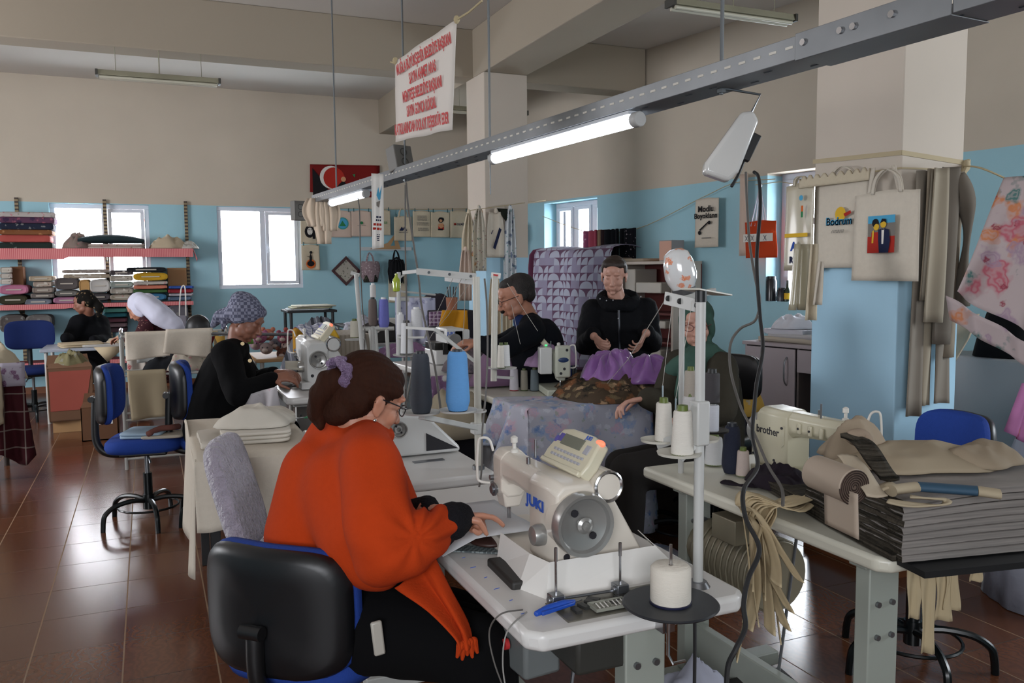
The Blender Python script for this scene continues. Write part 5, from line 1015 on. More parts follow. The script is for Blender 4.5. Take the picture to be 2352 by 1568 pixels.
# ---------------- prints on tote bags -------------------------------------------------------------------------
PC = {k_: mat('print_'+k_, v, .8, var=.02) for k_, v in dict(black='1b191c', red='a52c22', teal='3d8f8a', green='2f7a4c', blue='2a4a9a', orange='c8622a', navy='1d2340', skin='c2906a', grey='77726c', yellow='d2a832', sky='4b9bc0', white='d9d4cc').items()}
PK = list(PC)
def decal(parent, M, shapes, name='printed_picture', eps=.004):
    """flat printed shapes: (colour, [polygon points in metres]); each layer slightly above the last"""
    k = MB(); ms = []
    for i, (c_, poly) in enumerate(shapes):
        if PC[c_] not in ms: ms.append(PC[c_])
        k.m = ms.index(PC[c_]); n = len(poly); k.add([(x, y, eps+.0006*i) for x, y in poly], [tuple(range(n))], M)
    return obj(name, k, ms, parent, smooth=0, world=True)
def circ(cx, cy, r, n=18, sx=1., a0=0.): return [(cx+r*sx*math.cos(a0+2*PI*j/n), cy+r*math.sin(a0+2*PI*j/n)) for j in range(n)]
def rect(x0, y0, x1, y1): return [(x0, y0), (x1, y0), (x1, y1), (x0, y1)]
def textlines(cx, cy, w, n, h, c_='grey', gap=1.8, jag=.15):
    rnd = random.Random(n*7+int(w*1000)); o = []
    for i in range(n):
        ww = w*(1-jag*rnd.random()); x = cx-ww/2; y = cy-i*h*gap
        while x < cx+ww/2-.004: l = .006+.014*rnd.random(); o.append((c_, rect(x, y, min(x+l, cx+ww/2), y+h))); x += l+.004
    return o
def tote(label, top, w, h, xdir, m_=canvas, group='printed tote bags on the line', shapes=(), handles=True, hh=.12, clip=True, skew=0., amp=.006, txt=None, eps=.012, thick=.004):
    """top = centre of the top edge; hangs straight down; xdir = reading direction"""
    x = V(xdir).normalized(); M = frame(top, x, UPV); z = M.col[2].to_3d()
    t = thing('tote_bag', label, 'bag', V(top)-UPV*h, 0, group)
    off = random.random()*6; k = MB()
    k.grid(lambda u, v: V(top)+x*((u-.5)*w*(1+.04*v)+skew*v)-UPV*(h*v+.006*math.cos(u*PI*2)*(1-v))+z*amp*(math.sin(u*7+off+v)*(.3+v)+.6*nz(u*3+off, v*2)), 14, 14); obj('bag_body', k, m_, t, thick=thick, world=True, smooth=180)
    if handles:
        for s_ in (-1, 1):
            k = MB(); pts = smoothpts([V(top)+x*(-.22*w)-UPV*.01+z*.004*s_, V(top)+x*(-.17*w)+UPV*hh*.6+z*.006*s_, V(top)+x*(-.02*w*s_)+UPV*hh+z*.004*s_, V(top)+x*(.17*w)+UPV*hh*.6+z*.006*s_, V(top)+x*(.22*w)-UPV*.01+z*.004*s_], 5)
            ws = .011; k.grid(lambda u, v: pts[round(v*(len(pts)-1))]+x*(u-.5)*2*ws*.9+UPV*(u-.5)*.0, 1, len(pts)-1); obj('handle', k, m_, t, thick=.003, world=True)
    if clip: 
        for s_ in (-.38, .38): k = MB(); k.box((0, 0, 0), (.010, .014, .05), M=MX.Translation(V(top)+x*w*s_+UPV*.012+z*.004)); obj('clothes_peg', k, mat('peg_teal', '23565c', .5), t, world=True)
    M2 = M.copy(); M2.translation = V(top)-UPV*h*.5
    if shapes: decal(t, M2, shapes, eps=eps)
    if txt:
        for s, size, dx, dy, m2, bold in txt: text(s, size, PC[m2], M2 @ MX.Translation((dx, dy, eps)), t, bold=bold)
    return t
# line of totes along the back wall
XB = V((1, 0, 0)); yb = BY-.10
def BW(px_, py_, y=yb): return at(px_, py_, Y=y)
k = MB(); k.tube([BW(690, 470), BW(760, 478), BW(860, 480), BW(960, 481), BW(1085, 478)], .004, 6); one('washing_line', k, cord_m, 'cord strung along the back wall, carrying the printed tote bags', 'line')
def tb(label, x0, x1, y0, y1, shapes, **k_):
    a, b = BW((x0+x1)/2, y0), BW((x0+x1)/2, y1); w = (BW(x1, y0)-BW(x0, y0)).x
    return tote(label, a, w, a.z-b.z, XB, shapes=shapes, **k_)
g = 'printed tote bags on the back wall line'
tb('natural tote with a round teal badge print, on the back wall line', 759, 806, 484, 545, [('teal', circ(.02, .01, .085)), ('sky', circ(.02, .01, .07)), ('green', [(-.03, -.03), (.07, -.03), (.05, 0), (.02, .05), (-.01, 0)])], m_=canvas3, group=g, handles=False)
tb('natural tote with a tiny green emblem, on the back wall line', 807, 852, 484, 543, [('green', circ(0, .01, .022))]+textlines(0, -.03, .12, 1, .007), m_=canvas3, group=g, handles=False)
tb('yellowish tote partly behind the narrow hanging poster', 866, 896, 482, 540, textlines(0, 0, .1, 2, .012, 'green'), group=g, handles=False)
tb('tote with handles and a black mountain emblem, hung lower on the line', 905, 945, 497, 553, [('navy', [(-.06, -.03), (-.02, .03), (.0, .0), (.02, .035), (.06, -.03), (.03, -.03), (.02, .0), (-.005, -.03)])]+textlines(0, -.06, .13, 1, .015, 'grey'), group=g)
tb('pale tote printed with two paragraphs of small text', 948, 989, 484, 544, textlines(0, .11, .16, 5, .009)+textlines(0, 0.01, .18, 3, .009)+textlines(0, -.07, .17, 3, .009), group=g, handles=False)
tb('tote printed with a dark curly-haired figure', 990, 1033, 486, 545, [('black', circ(0, .065, .042, 9)), ('black', circ(.022, .075, .03, 7)), ('skin', circ(0, .055, .022)), ('red', rect(-.04, -.08, .045, 0.0)), ('skin', [(-.03, .01), (.03, .02), (.045, -.03), (0, -.06), (-.045, -.02)]), ('black', rect(-.045, -.085, .03, -.06))], group=g, handles=False)
tb('tote with a short red and navy word, last on the back wall line', 1034, 1076, 484, 546, [], group=g, handles=False, txt=[('M', .05, -.075, .0, 'red', .001), ('OZAİK', .042, .02, .0, 'navy', .001)])
# portrait bags by the window and the bunch of bags on the rail end
tb('white tote printed with a dark long-haired face, hanging beside the back window', 690, 726, 497, 560, [('black', circ(.01, -.02, .085, 14, .8)), ('white', circ(.015, -.015, .05, 14, .75)), ('black', rect(-.005, -.0, .012, .01)), ('black', rect(.025, 0, .042, .01)), ('black', [(.005, -.05), (.035, -.05), (.02, -.058)]), ('black', rect(.05, -.12, .085, 0))], group='figure-print bags beside the window')
tb('white tote with a figure rising from a brown swirl, below the face bag', 692, 733, 562, 620, [('orange', circ(0, -.09, .065, 14, 1.)), ('black', circ(0, -.085, .04, 9, 1.3)), ('black', [(-.02, -.05), (.015, -.05), (.02, 0), (.0, .06), (-.015, .02)]), ('black', circ(.005, .07, .02)), ('black', [(-.06, .02), (-.015, .0), (-.01, .01)])], group='figure-print bags beside the window', handles=False)
bc = mat('canvas_hung', 'c8b6a2', .9, var=.08)
for i, (x, y0, y1, w_, lab) in enumerate(((722, 455, 520, .09, 'bundle of natural cloth bags tied to the rail end, lowest fold'), (738, 445, 560, .07, 'long narrow cloth strip hanging under the rail end'), (752, 450, 530, .08, 'natural cloth bag hanging under the far lamp'))):
    k = MB(); a, b = P(x, y0, 6.7), P(x+6, y1, 6.7)
    k.grid(lambda u, v: lerp(a, b, v)+RG*(u-.5)*w_*2*(.3+.9*math.sin(min(v+.15, 1)*PI*.8))+FW*.015*math.sin(u*14+i), 14, 10); one('hanging_cloth', k, bc, lab, 'cloth', 'natural cloths on the rail end', thick=.004, smooth=180)
# narrow long poster hanging from the rail
k = MB(); p0, p1, q0, q1 = P(853, 398, 4.9), P(881, 400, 4.9), P(855, 572, 4.9), P(882, 568, 4.9)
t = thing('hanging_poster', 'narrow white poster strip hanging in front of the lit far lamp', 'poster', lerp(q0, q1, .5)); quadcloth('sheet', p0, p1, q0, q1, paper, t, .002)
M = frame(lerp(lerp(p0, p1, .5), lerp(q0, q1, .5), .5), p1-p0, UPV)
decal(t, M, [('sky', [(-.012, .09), (-.004, .14), (.004, .10), (.016, .15), (.012, .07), (.004, .06)]), ('grey', [(-.01, .05), (.012, .06), (.006, .02), (-.008, .03)])]+textlines(.008, -.04, .03, 2, .010, 'navy')+textlines(.004, -.085, .05, 2, .014, 'red')+textlines(.012, -.14, .02, 4, .006, 'navy'), eps=.006)
# red banner with crescent on the back wall (generic)
t = thing('wall_banner', 'dark red banner with a white crescent, pinned high on the back wall', 'banner', BW(790, 440, BY-.03)); a, b, c_, d_ = BW(712, 377, BY-.03), BW(872, 380, BY-.03), BW(712, 441, BY-.03), BW(872, 455, BY-.03)
quadcloth('cloth', a, b, c_, d_, mat('banner_red', '7e1c1a', .8, var=.25, scale=3), t, .004)
M = frame(lerp(a, d_, .5), XB, UPV)
def cres(cx, cy, r, k_, n=20): return [(cx+r*math.cos(q), cy+r*math.sin(q)) for q in [.5+(2*PI-1)*j/n for j in range(n+1)]]+[(cx+r*k_*.3+r*.78*math.cos(q), cy+r*.78*math.sin(q)) for q in [2*PI-.65-(2*PI-1.3)*j/n for j in range(n+1)]]
decal(t, M, [('black', [(-.46, -.2), (-.46, .17), (-.36, .05), (-.2, -.2)]), ('white', circ(-.2, .05, .16, 24)), ('red', circ(-.16, .04, .15, 24)), ('black', [(-.2, -.22), (-.1, -.05), (-.03, .02), (.02, -.06), (.1, -.22)]), ('skin', circ(-.03, .03, .035)), ('green', [(.1, .1), (.14, .11), (.13, .06)])]+textlines(.28, .03, .2, 4, .01, 'skin'), eps=.008)
# framed picture hung as a diamond, T-square, cloth bags on hooks
fc = BW(795, 622, BY-.04); t = thing('framed_picture', 'dark red square frame hung as a diamond on the back wall', 'picture', fc)
M = frame(fc, (1, 0, 1.05), (-1, 0, 1)) if False else MX.Translation(fc) @ MX.Rotation(PI/2, 4, 'X') @ MX.Rotation(math.radians(44), 4, 'Z')
k = MB(); r_ = .132; w_ = .034
for s_ in (-1, 1): k.box((0, s_*r_, 0), (2*r_+w_, w_, .03), M=M); k.box((s_*r_, 0, 0), (w_, 2*r_-w_, .03), M=M)
obj('frame', k, mat('frame_maroon', '3c1216', .5), t, world=True, bevel=.004); k = MB(); k.box((0, 0, 0), (2*r_, 2*r_, .006), M=M); obj('picture_panel', k, mat('panel_print', 'a5a096', .8, kind='floral', pal=(('2c3028', .22, 22), ('5a6a50', .15, 30))), t, world=True)
k = MB(); wd = mat('wood_ply', 'b18a5e', .6, var=.15); M = frame(BW(900, 572, BY-.05), XB, UPV)
k.prism([(-.33, 0), (.13, 0), (.06, .23), (-.06, .09)], .008, M); k2 = MB(); k2.prism([(-.02, .05), (.045, .05), (.035, .14)], .010, M, -.001)
t = thing('set_square', 'wooden set square hanging below the narrow poster', 'set square', BW(900, 572, BY-.05)); obj('square', k, wd, t, world=True); obj('cut_out', k2, mat('cut_blue', '5d8a94', .9), t, world=True)
k = MB(); a, b = BW(828, 572, BY-.03), BW(945, 574, BY-.03); k.bb((a.x, a.y-.01, a.z-.02), (b.x, b.y, a.z+.03)); one('coat_rail', k, mat('rail_white', 'c0c4c6', .6), 'pale board with hooks on the back wall, under the set square', 'rail')
def softbag(label, c_, w, h, m_, parts=(), gm='cloth bags on the hooks', m2=None):
    t = thing('cloth_bag', label, 'bag', c_, 0, gm); c_ = V(c_); k = MB(); rings = []
    for j in range(9):
        v = j/8; ww = w/2*(.45+.6*math.sin(PI*(.25+.62*v))) ; rings.append([(c_.x+ww*math.cos(q)*(1+.06*math.sin(5*q+j)), c_.y+.05*math.sin(q)*(1+.2*math.sin(3*q)), c_.z+h*(1-v)) for q in [2*PI*i/20 for i in range(20)]])
    k.loft(rings[::-1]); obj('bag_body', k, m_, t, world=True, smooth=180)
    for s_ in (-1, 1): k = MB(); k.tube(smoothpts([c_+V((-w*.2, .02*s_, h*.95)), c_+V((-w*.12, .02*s_, h*1.25)), c_+V((0, .03, h*1.4)), c_+V((w*.12, .02*s_, h*1.25)), c_+V((w*.2, .02*s_, h*.95))], 4), .008, 6); obj('handle', k, m_, t, world=True)
    if m2: k = MB(); k.loft([[(c_.x+(w/2*(.75+.02*j))*1.0*math.cos(q), c_.y+.056*math.sin(q), c_.z-.002+h*.34*(j/3)) for q in [2*PI*i/20 for i in range(20)]] for j in range(4)]); obj('lower_panel', k, m2, t, world=True, smooth=180)
    return t
softbag('pink and grey patterned cloth bag with a dark lower panel, hung under the set square', BW(851, 648, BY-.12), .27, .30, mat('bag_pinkgrey', '8e7c80', .9, kind='floral', pal=(('c7b6b8', .25, 30), ('6a4a58', .2, 40))), m2=mat('bag_dark_print', '2b2a26', .9, kind='floral', pal=(('60704a', .2, 40),)))
softbag('black bag with hanging drawstrings on the back wall', BW(911, 650, BY-.12), .24, .34, mat('bag_black', '16161a', .8))
t = C.objects.get('cloth_bag.001')
for i in range(6):
    k = MB(); x = -.10+.04*i; b0 = BW(911, 590, BY-.19); k.tube(smoothpts([b0, b0+V((x, -.01, -.08)), b0+V((x*1.3, -.02, -.22)), b0+V((x*1.25+.02, 0, -.38-.03*(i % 2)))], 4), .007, 5); obj('drawstring', k, mat('bag_black', '16161a'), t, world=True)
tote('natural tote hanging behind the black drawstring bag', BW(912, 628, BY-.05), .26, .42, XB, canvas, group='plain tote bags', handles=False, clip=False)
# aprons and bags tied around the centre column
cy_ = 7.86
def col_hang(label, x0, x1, y0, y1, m_, n=10, f=9., shapes=(), Y=cy_, pinch=.35, cat='cloth', name='hanging_cloth', txt=None, group=None, amp=.02):
    a, b, c2, d2 = at(x0, y0, Y=Y), at(x1, y0, Y=Y), at(x0, y1, Y=Y), at(x1, y1, Y=Y); t = thing(name, label, cat, lerp(c2, d2, .5), 0, group); k = MB(); o_ = random.random()*5
    k.grid(lambda u, v: lerp(lerp(a, b, .5+(u-.5)*(pinch+(1-pinch)*min(1, v*2.2))), lerp(c2, d2, u), v)-V((0, amp*(1.1+math.sin(u*f*2+o_)), 0)), 22, 14); obj('fabric', k, m_, t, thick=.004, world=True, smooth=180)
    k = MB(); k.ell(lerp(a, b, .5)+V((0, -.02, .01)), (.02, .02, .03)); obj('knot', k, m_, t, world=True)
    if shapes: decal(t, frame(lerp(lerp(a, b, .5), lerp(c2, d2, .5), .5), XB, UPV), shapes, eps=amp*2.3)
    return t
apron = mat('apron_print', 'c9c1b2', .9, kind='floral', pal=(('b0702a', .17, 9), ('3f5a40', .15, 22), ('8a3a4a', .10, 26), ('39507a', .11, 24)))
bluep = mat('scarf_blue_print', 'c7ccd0', .9, kind='floral', pal=(('24406e', .26, 15), ('4a8a8a', .16, 22)))
col_hang('long natural strip of cloth tied to the centre column', 1058, 1092, 490, 628, canvas, pinch=.3, group='cloths tied to the centre column')
col_hang('apron printed with flowers and fruit, tied to the centre column', 1080, 1116, 480, 622, apron, pinch=.4, group='cloths tied to the centre column')
col_hang('natural canvas with a slanting navy logo on the centre column', 1116, 1158, 487, 590, canvas2, pinch=.75, shapes=[('navy', [(-.01, -.15), (.06, .05), (.035, .07), (-.035, -.13)]), ('navy', [(-.05, .0), (-.03, .04), (-.035, .045), (-.055, .01)])], group='cloths tied to the centre column', f=4., amp=.012)
col_hang('twisted scarf with a blue flower print on the centre column', 1156, 1184, 480, 690, bluep, pinch=.5, group='cloths tied to the centre column')
k = MB(); a = at(1140, 478, Y=7.84); k.add([a, at(1176, 480, Y=7.84), at(1162, 508, Y=7.84)], [(0, 1, 2)]); one('pennant', k, mat('pennant_dark', '1e231c', .8), 'dark triangular pennant on the cord of the centre column', 'pennant', thick=.004)
for x0, x1, y0, y1, lab in ((1052, 1082, 575, 690, 'folded printed cloth pile leaning left of the centre column'), (1150, 1175, 650, 790, 'long beige cloth hanging behind the ivory pole'), (1120, 1148, 640, 800, 'long beige cloth hanging behind the overlocker thread bar')):
    col_hang(lab, x0, x1, y0, y1, canvas3 if x0 < 1100 else canvas, Y=7.4 if x0 > 1100 else 7.8, pinch=.6)
k = MB(); k.tube([at(1080, 483, Y=7.84), at(1203, 466, Y=7.84), rwp(*rw(1260, 460), -.05)], .004, 6); one('washing_line', k, cord_m, 'cord wrapped round the centre column', 'line')
# ---------------- right wall: cord, dark garments, printed bags, lamps -------------------------------------------
def RWp(x, y, out=-.06): s_, z_ = rw(x, y); return rwp(s_, z_, out)
RDx = -RD if RD.dot(RG) < 0 else RD       # reading direction on the right wall (toward the camera side)
l_pts = [RWp(1255, 497), RWp(1360, 532), RWp(1473, 525), RWp(1620, 455), RWp(1700, 420), RWp(1790, 412)]
k = MB(); k.tube(smoothpts(l_pts, 6), .004, 6); one('washing_line', k, cord_m, 'cord sagging along the window wall', 'line')
tote('natural bag with black script and a small branch drawing, pegged on the right-hand cord', RWp(1638, 456, -.09), (RWp(1664, 452)-RWp(1611, 460)).length, .50, RDx, canvas2, handles=False, clip=False, group='printed tote bags on the window wall', skew=.0,
     txt=[('Modlu', .085, 0, .14, 'black', .002), ('Boyoklann', .075, 0, .07, 'black', .002)], shapes=[('black', [(-.09, -.07), (.03, .01), (.04, .0), (-.07, -.08)]), ('black', circ(.05, .0, .02)), ('black', circ(-.08, -.1, .022)), ('grey', rect(-.05, -.16, .08, -.15))], eps=.02)
for i, (x0, x1, c_, lab) in enumerate(((1362, 1376, '8c4a68', 'pink printed garment'), (1376, 1392, 'a04a5c', 'rose garment'), (1390, 1402, '8a7460', 'tan garment'), (1400, 1414, '2a1c20', 'dark brown garment'), (1412, 1428, '14161c', 'black garment, first'), (1426, 1442, '171a20', 'black garment, second'), (1440, 1456, '101218', 'black garment, third'), (1454, 1474, '14151c', 'black garment with white print, last'))):
    a, b = RWp(x0, 532+(-.1)*(x0-1362)/2, -.10), RWp(x1, 530-(x1-1362)*.06, -.10); k = MB(); o_ = i*1.7
    k.grid(lambda u, v: lerp(a, b, u)-UPV*(.33+.06*i/7)*v-RN*(.03*math.sin(u*6+o_)+.03), 10, 8); one('garment', k, mat('garment_'+c_, c_, .9, kind='floral' if i in (0, 7) else None, pal=(('c9b8c0', .10 if i else .2, 22),)), lab+', in the row hung on the window wall', 'garment', 'garments hung in a row on the window wall', thick=.03, smooth=180)
# shelf cabinet on the window wall with white bins and things on top
def rbox(k, s0, s1, z0, z1, o0, o1):
    vs = [rwp(s_, z_, -o_) for z_ in (z0, z1) for s_, o_ in ((s0, o0), (s1, o0), (s1, o1), (s0, o1))]; return k.add(vs, [(0, 3, 2, 1), (4, 5, 6, 7), (0, 1, 5, 4), (1, 2, 6, 5), (2, 3, 7, 6), (3, 0, 4, 7)])
sA, _ = rw(1215, 600); sB, _ = rw(1555, 600); sA += .0; lo, hi = sorted((sA, sB)); D0_ = .45
# place the unit about .45 m off the wall line as seen
def spl(px_, off):           # wall coordinate of a pixel column on a plane parallel to the wall at distance off
    a = F0+RR*((px_-CX)/F)+UU*((CY-600)/F); t_ = (RW0-RN*off-CAM).dot(RN)/a.dot(RN); return ((CAM+a*t_)-RW0).dot(RD)
def zpl(px_, py_, off): a = F0+RR*((px_-CX)/F)+UU*((CY-py_)/F); t_ = (RW0-RN*off-CAM).dot(RN)/a.dot(RN); return (CAM+a*t_).z
su = thing('shelf_unit', 'open shelf unit with dark red back and white bins, against the window wall', 'shelf', rwp((spl(1215, .45)+spl(1550, .45))/2, 0, -.25))
s0, s1 = sorted((spl(1212, .45), spl(1545, .45))); ztop = zpl(1500, 600, .45); cr = mat('shelf_cream', 'b8aca0', .6, var=.08); rd = mat('shelf_red', '5f2420', .7, var=.12)
k = MB(); rbox(k, s0, s1, ztop-.03, ztop, .02, .45); obj('top_board', k, cr, su, world=True)
k = MB(); rbox(k, s0, s1, .1, ztop-.03, .02, .05); obj('back_panel', k, rd, su, world=True)
for i, f in enumerate((0, .34, .67, 1)): k = MB(); x = s0+(s1-s0)*f; rbox(k, x-.015, x+.015, 0, ztop-.03, .05, .45); obj('side_panel', k, cr, su, world=True)
for z_ in (.12, .42, .72, 1.02): k = MB(); rbox(k, s0, s1, z_-.01, z_+.01, .05, .44); obj('shelf_board', k, rd, su, world=True)
for i, (x0, x1, y0, y1) in enumerate(((1437, 1460, 618, 670), (1462, 1520, 648, 672), (1490, 1530, 735, 752), (1480, 1520, 800, 830), (1212, 1230, 640, 700))):
    k = MB(); a, b = sorted((spl(x0, .42), spl(x1, .42))); z0, z1 = zpl(x0, y1, .42), zpl(x0, y0, .42); rbox(k, a, b, z0, z1, .1, .43); one('storage_bin', k, mat('bin_white', 'b6b0a6', .6), ['tall white bin on the upper shelf', 'long low white bin on the upper shelf', 'flat white bin on the middle shelf', 'pale box on a lower shelf', 'white box at the far end of the shelf'][i]+' of the dark red unit', 'bin', 'white bins on the dark red shelf', bevel=.01)
# cloth pile on top of the unit
for i, (x0, x1, y_, h_, c_, lab) in enumerate(((1360, 1410, 598, .05, 'a59484', 'beige folded cloth on top of the dark red shelf unit'), (1420, 1480, 598, .035, '9c8f7e', 'flat folded cloth at the near end of the shelf unit top'))):
    k = MB(); a, b = sorted((spl(x0, .4), spl(x1, .4))); rbox(k, a, b, ztop, ztop+h_, .08, .42); one('folded_cloth', k, mat('cloth_'+c_, c_, .9), lab, 'cloth', bevel=.015, seg=3)
# printed lilac fabric thrown over the unit
m_h = mat('fabric_hearts', '5c4056', .85, kind='hearts', pal=('70556c', 'b9bccd', '9d96ae'), scale=11.)
pts_t = [(1215, 575), (1255, 570), (1300, 566), (1340, 566), (1380, 572), (1402, 585)]
t = thing('draped_fabric', 'lilac fabric printed with pale hearts, draped over the shelf unit', 'fabric', rwp((spl(1215, .6)+spl(1400, .6))/2, 0, -.5))
a_, b_ = spl(1228, .50), spl(1405, .50); zt_ = zpl(1300, 578, .5)+.03
k = MB(); 
def dr(u, v):
    s_ = a_+(b_-a_)*u; w = .05*math.sin(u*13)+.02*math.sin(u*31)
    if v < .18: q = v/.18; return rwp(s_, zt_+.03*math.sin(PI*q)+.015*math.sin(u*9), -.06-(.42+w*.3)*q)
    q = (v-.18)/.82; return rwp(s_+.03*q*math.sin(u*5), zt_-.02-(zt_-.35)*q, -.50-w*(.3+.7*q)-.04*math.sin(PI*q))
k.grid(dr, 60, 40)
# print coordinates follow the cloth: rotate mesh so local x runs along the wall and local y up
o = obj('fabric', k, m_h, t, thick=.004, world=True, smooth=180)
me_ = o.data; pm = parent_matrix(t); R_ = frame(V((0, 0, 0)), RD, UPV).to_3x3().inverted()
at_ = None
o.data.transform(MX.Translation((0, 0, 0)))
Rm = frame(V((0, 0, 0)), RD, UPV); o.data.transform(Rm.inverted()); o.matrix_local = Rm
k = MB(); s_a = a_+(.0); dd = 1 if b_ > a_ else -1
def dr2(u, v): p = dr(0, v); return p-RD*dd*(.11*u*(.5+.5*v))+RN*(.03*math.sin(u*5))
k.grid(dr2, 10, 30); obj('border_fold', k, mat('fabric_plum', '6e3c56', .85, var=.1), t, thick=.004, world=True, smooth=180)
# small lamps
q = RWp(1216, 555, -.35); t = thing('table_lamp', 'lamp with a white drum shade and wooden base, beyond the centre column', 'lamp', q)
k = MB(); k.lathe([(.002, 0), (.11, 0), (.10, .22), (.002, .22)], (0, 0, .0), 28); obj('lamp_shade', k, mat('shade_white', 'c8d4de', .8, emit=0), t); k = MB(); k.box((0, 0, -.09), (.07, .07, .18)); obj('base', k, wd, t); k = MB(); k.lathe([(.002, .22), (.06, .22), (.05, .25), (.002, .25)], (0, 0, 0), 20); obj('lamp_cap', k, mat('cap_brick', '8a4a3a', .7), t)
q0 = RWp(1525, 594, -.30); t = thing('box_lamp', 'square box lamp with a glowing peach side, on the shelf unit', 'lamp', q0)
ed = rwp(0, 0, 0)-rwp(.1, 0, 0); k = MB(); sb, zb = spl(1530, .32), ztop; rbox(k, sb-.09, sb+.09, zb, zb+.22, .15, .33)
obj('shade', k, mat('shade_grey', '8a8a8c', .7), t, world=True); k = MB(); far = sb+(.091 if RD.dot(FW) > 0 else -.091); 
rbox(k, min(far, far), far+.003, zb+.005, zb+.215, .155, .325); obj('glowing_panel', k, mat('peach_glow', 'e0a080', .7, emit=.6), t, world=True)
k = MB(); rbox(k, sb-.088, sb+.088, zb+.01, zb+.21, .33, .334); obj('front_panel', k, mat('panel_peach', 'c99a86', .7), t, world=True)
# flag-like orange bag and things round the near window
M_ = None
a = RWp(1752, 508, -.14); t = tote('orange bag with a white cross-stitched band, hanging in the side window', RWp(1768, 508, -.14), .36, .0001+ (RWp(1768, 508).z-RWp(1768, 592).z), RDx, mat('bag_orange', 'b8401c', .85, var=.05), group=None, handles=False, clip=False, amp=.02)
Mx = frame(RWp(1768, 548, -.17), RDx, UPV); decal(t, Mx, [('white', rect(-.17, -.03, .18, .045))]+[('navy', [(x-.02, -.02), (x-.015, -.02), (x+.02, .03), (x+.015, .03)]) for x in (-.13, -.06, .01, .09)]+[('navy', [(x+.02, -.02), (x+.015, -.02), (x-.02, .03), (x-.015, .03)]) for x in (-.13, -.06, .01, .09)], eps=.012)
k = MB(); p = RWp(1766, 428, -.13)
for s_ in (-.10, -.05, 0, .05, .09): k.tube([p, p+RDx*s_-UPV*.38], .006, 5)
k.ell(p, (.02, .02, .02)); obj('white_strings', k, mat('string_white', 'c4c4d0', .8), t, world=True)
k = MB(); k.tube([RWp(1745, 425), RWp(1800, 418), RWp(1880, 430)], .004, 6); one('washing_line', k, cord_m, 'short cord across the side window', 'line')
k = MB(); k.grid(lambda u, v: RWp(1722, 400, -.08)+RDx*(u-.5)*.10-UPV*v*.80+RN*.01*math.sin(u*6), 6, 10); one('hanging_cloth', k, canvas3, 'narrow beige strap hanging left of the side window', 'cloth', thick=.01)
for i, (x, y0, h_, r_, c_, lab) in enumerate(((1766, 690, .24, .05, '1a1a20', 'tall dark jar on the side window sill'), (1790, 694, .13, .045, '22222a', 'short dark jar on the side window sill'), (1802, 694, .22, .016, '4a4a20', 'slim bottle with a yellow label on the side window sill'))):
    s_, _ = rw(x, y0); b_ = rwp(s_, W4[2]+.002, .04); t = thing('bottle', lab, 'bottle', b_, 0, 'jars and bottle on the window sill'); k = MB()
    if i < 2: k.lathe([(.002, 0), (r_, 0), (r_, h_*.8), (r_*.8, h_*.9), (.002, h_*.9)], (0, 0, 0), 20); obj('body', k, mat('jar_'+c_, c_, .25), t); k = MB(); k.lathe([(.002, h_*.9), (r_*.8, h_*.9), (r_*.8, h_), (.002, h_)], (0, 0, 0), 20); obj('lid', k, dark, t)
    else: k.lathe([(.002, 0), (.03, 0), (.03, .1), (.012, .14), (.012, .2), (.002, .2)], (0, 0, 0), 16); obj('body', k, mat('glass_dark', '1d2a1a', .2), t); k = MB(); k.lathe([(.0305, .02), (.031, .02), (.031, .08), (.0305, .08)], (0, 0, 0), 16); obj('paper_label', k, PC['yellow'], t)
# ---------------- cloth helpers --------------------------------------------------------------------------
def heap(label, c_, rx, ry, h, m_, name='crumpled_cloth', cat='cloth', group=None, rz=0., rid=9., seed=None, amp=.35, rest=0., sharp=1., pleat=0., npl=11):
    """a crumpled mound of cloth resting on z = c.z"""
    sd = random.random()*20 if seed is None else seed; k = MB(); rings = []; nr, ns = 16, 48
    vs = []; fs = []
    for i in range(nr+1):
        r = (i/nr); 
        for j in range(ns):
            q = 2*PI*j/ns; e = 1+.22*nz(math.cos(q)*1.5+sd, math.sin(q)*1.5, 0)+.06*nz(math.cos(q)*5+sd, math.sin(q)*5, 2)
            x, y = rx*r*e*math.cos(q), ry*r*e*math.sin(q); zz = h*max(0, (1-r**2.2))**.8
            if pleat: zz *= 1+pleat*math.sin(npl*q+3*nz(r*2+sd, 0, 3))*min(1, r*1.6); x *= 1+.10*pleat*math.sin(npl*q*.5); 
            rg = 1-abs(nz(x*rid+sd, y*rid, 1.))*2.2; rg2 = 1-abs(nz(x*rid*2.3+sd, y*rid*2.3, 5.))*2.2
            zz *= 1+amp*(rg**2*sharp-.35)+amp*.3*rg2; vs.append((x, y, max(zz, 0)+.004))
    for i in range(nr):
        for j in range(ns): a = i*ns+j; b = i*ns+(j+1) % ns; fs.append((a, a+ns, b+ns, b))
    k.add(vs, fs, MX.Rotation(rz, 4, 'Z')); o = obj(name, k, m_, None, thick=.004, smooth=180); o.location = V(c_); return tag(o, label, cat, group)
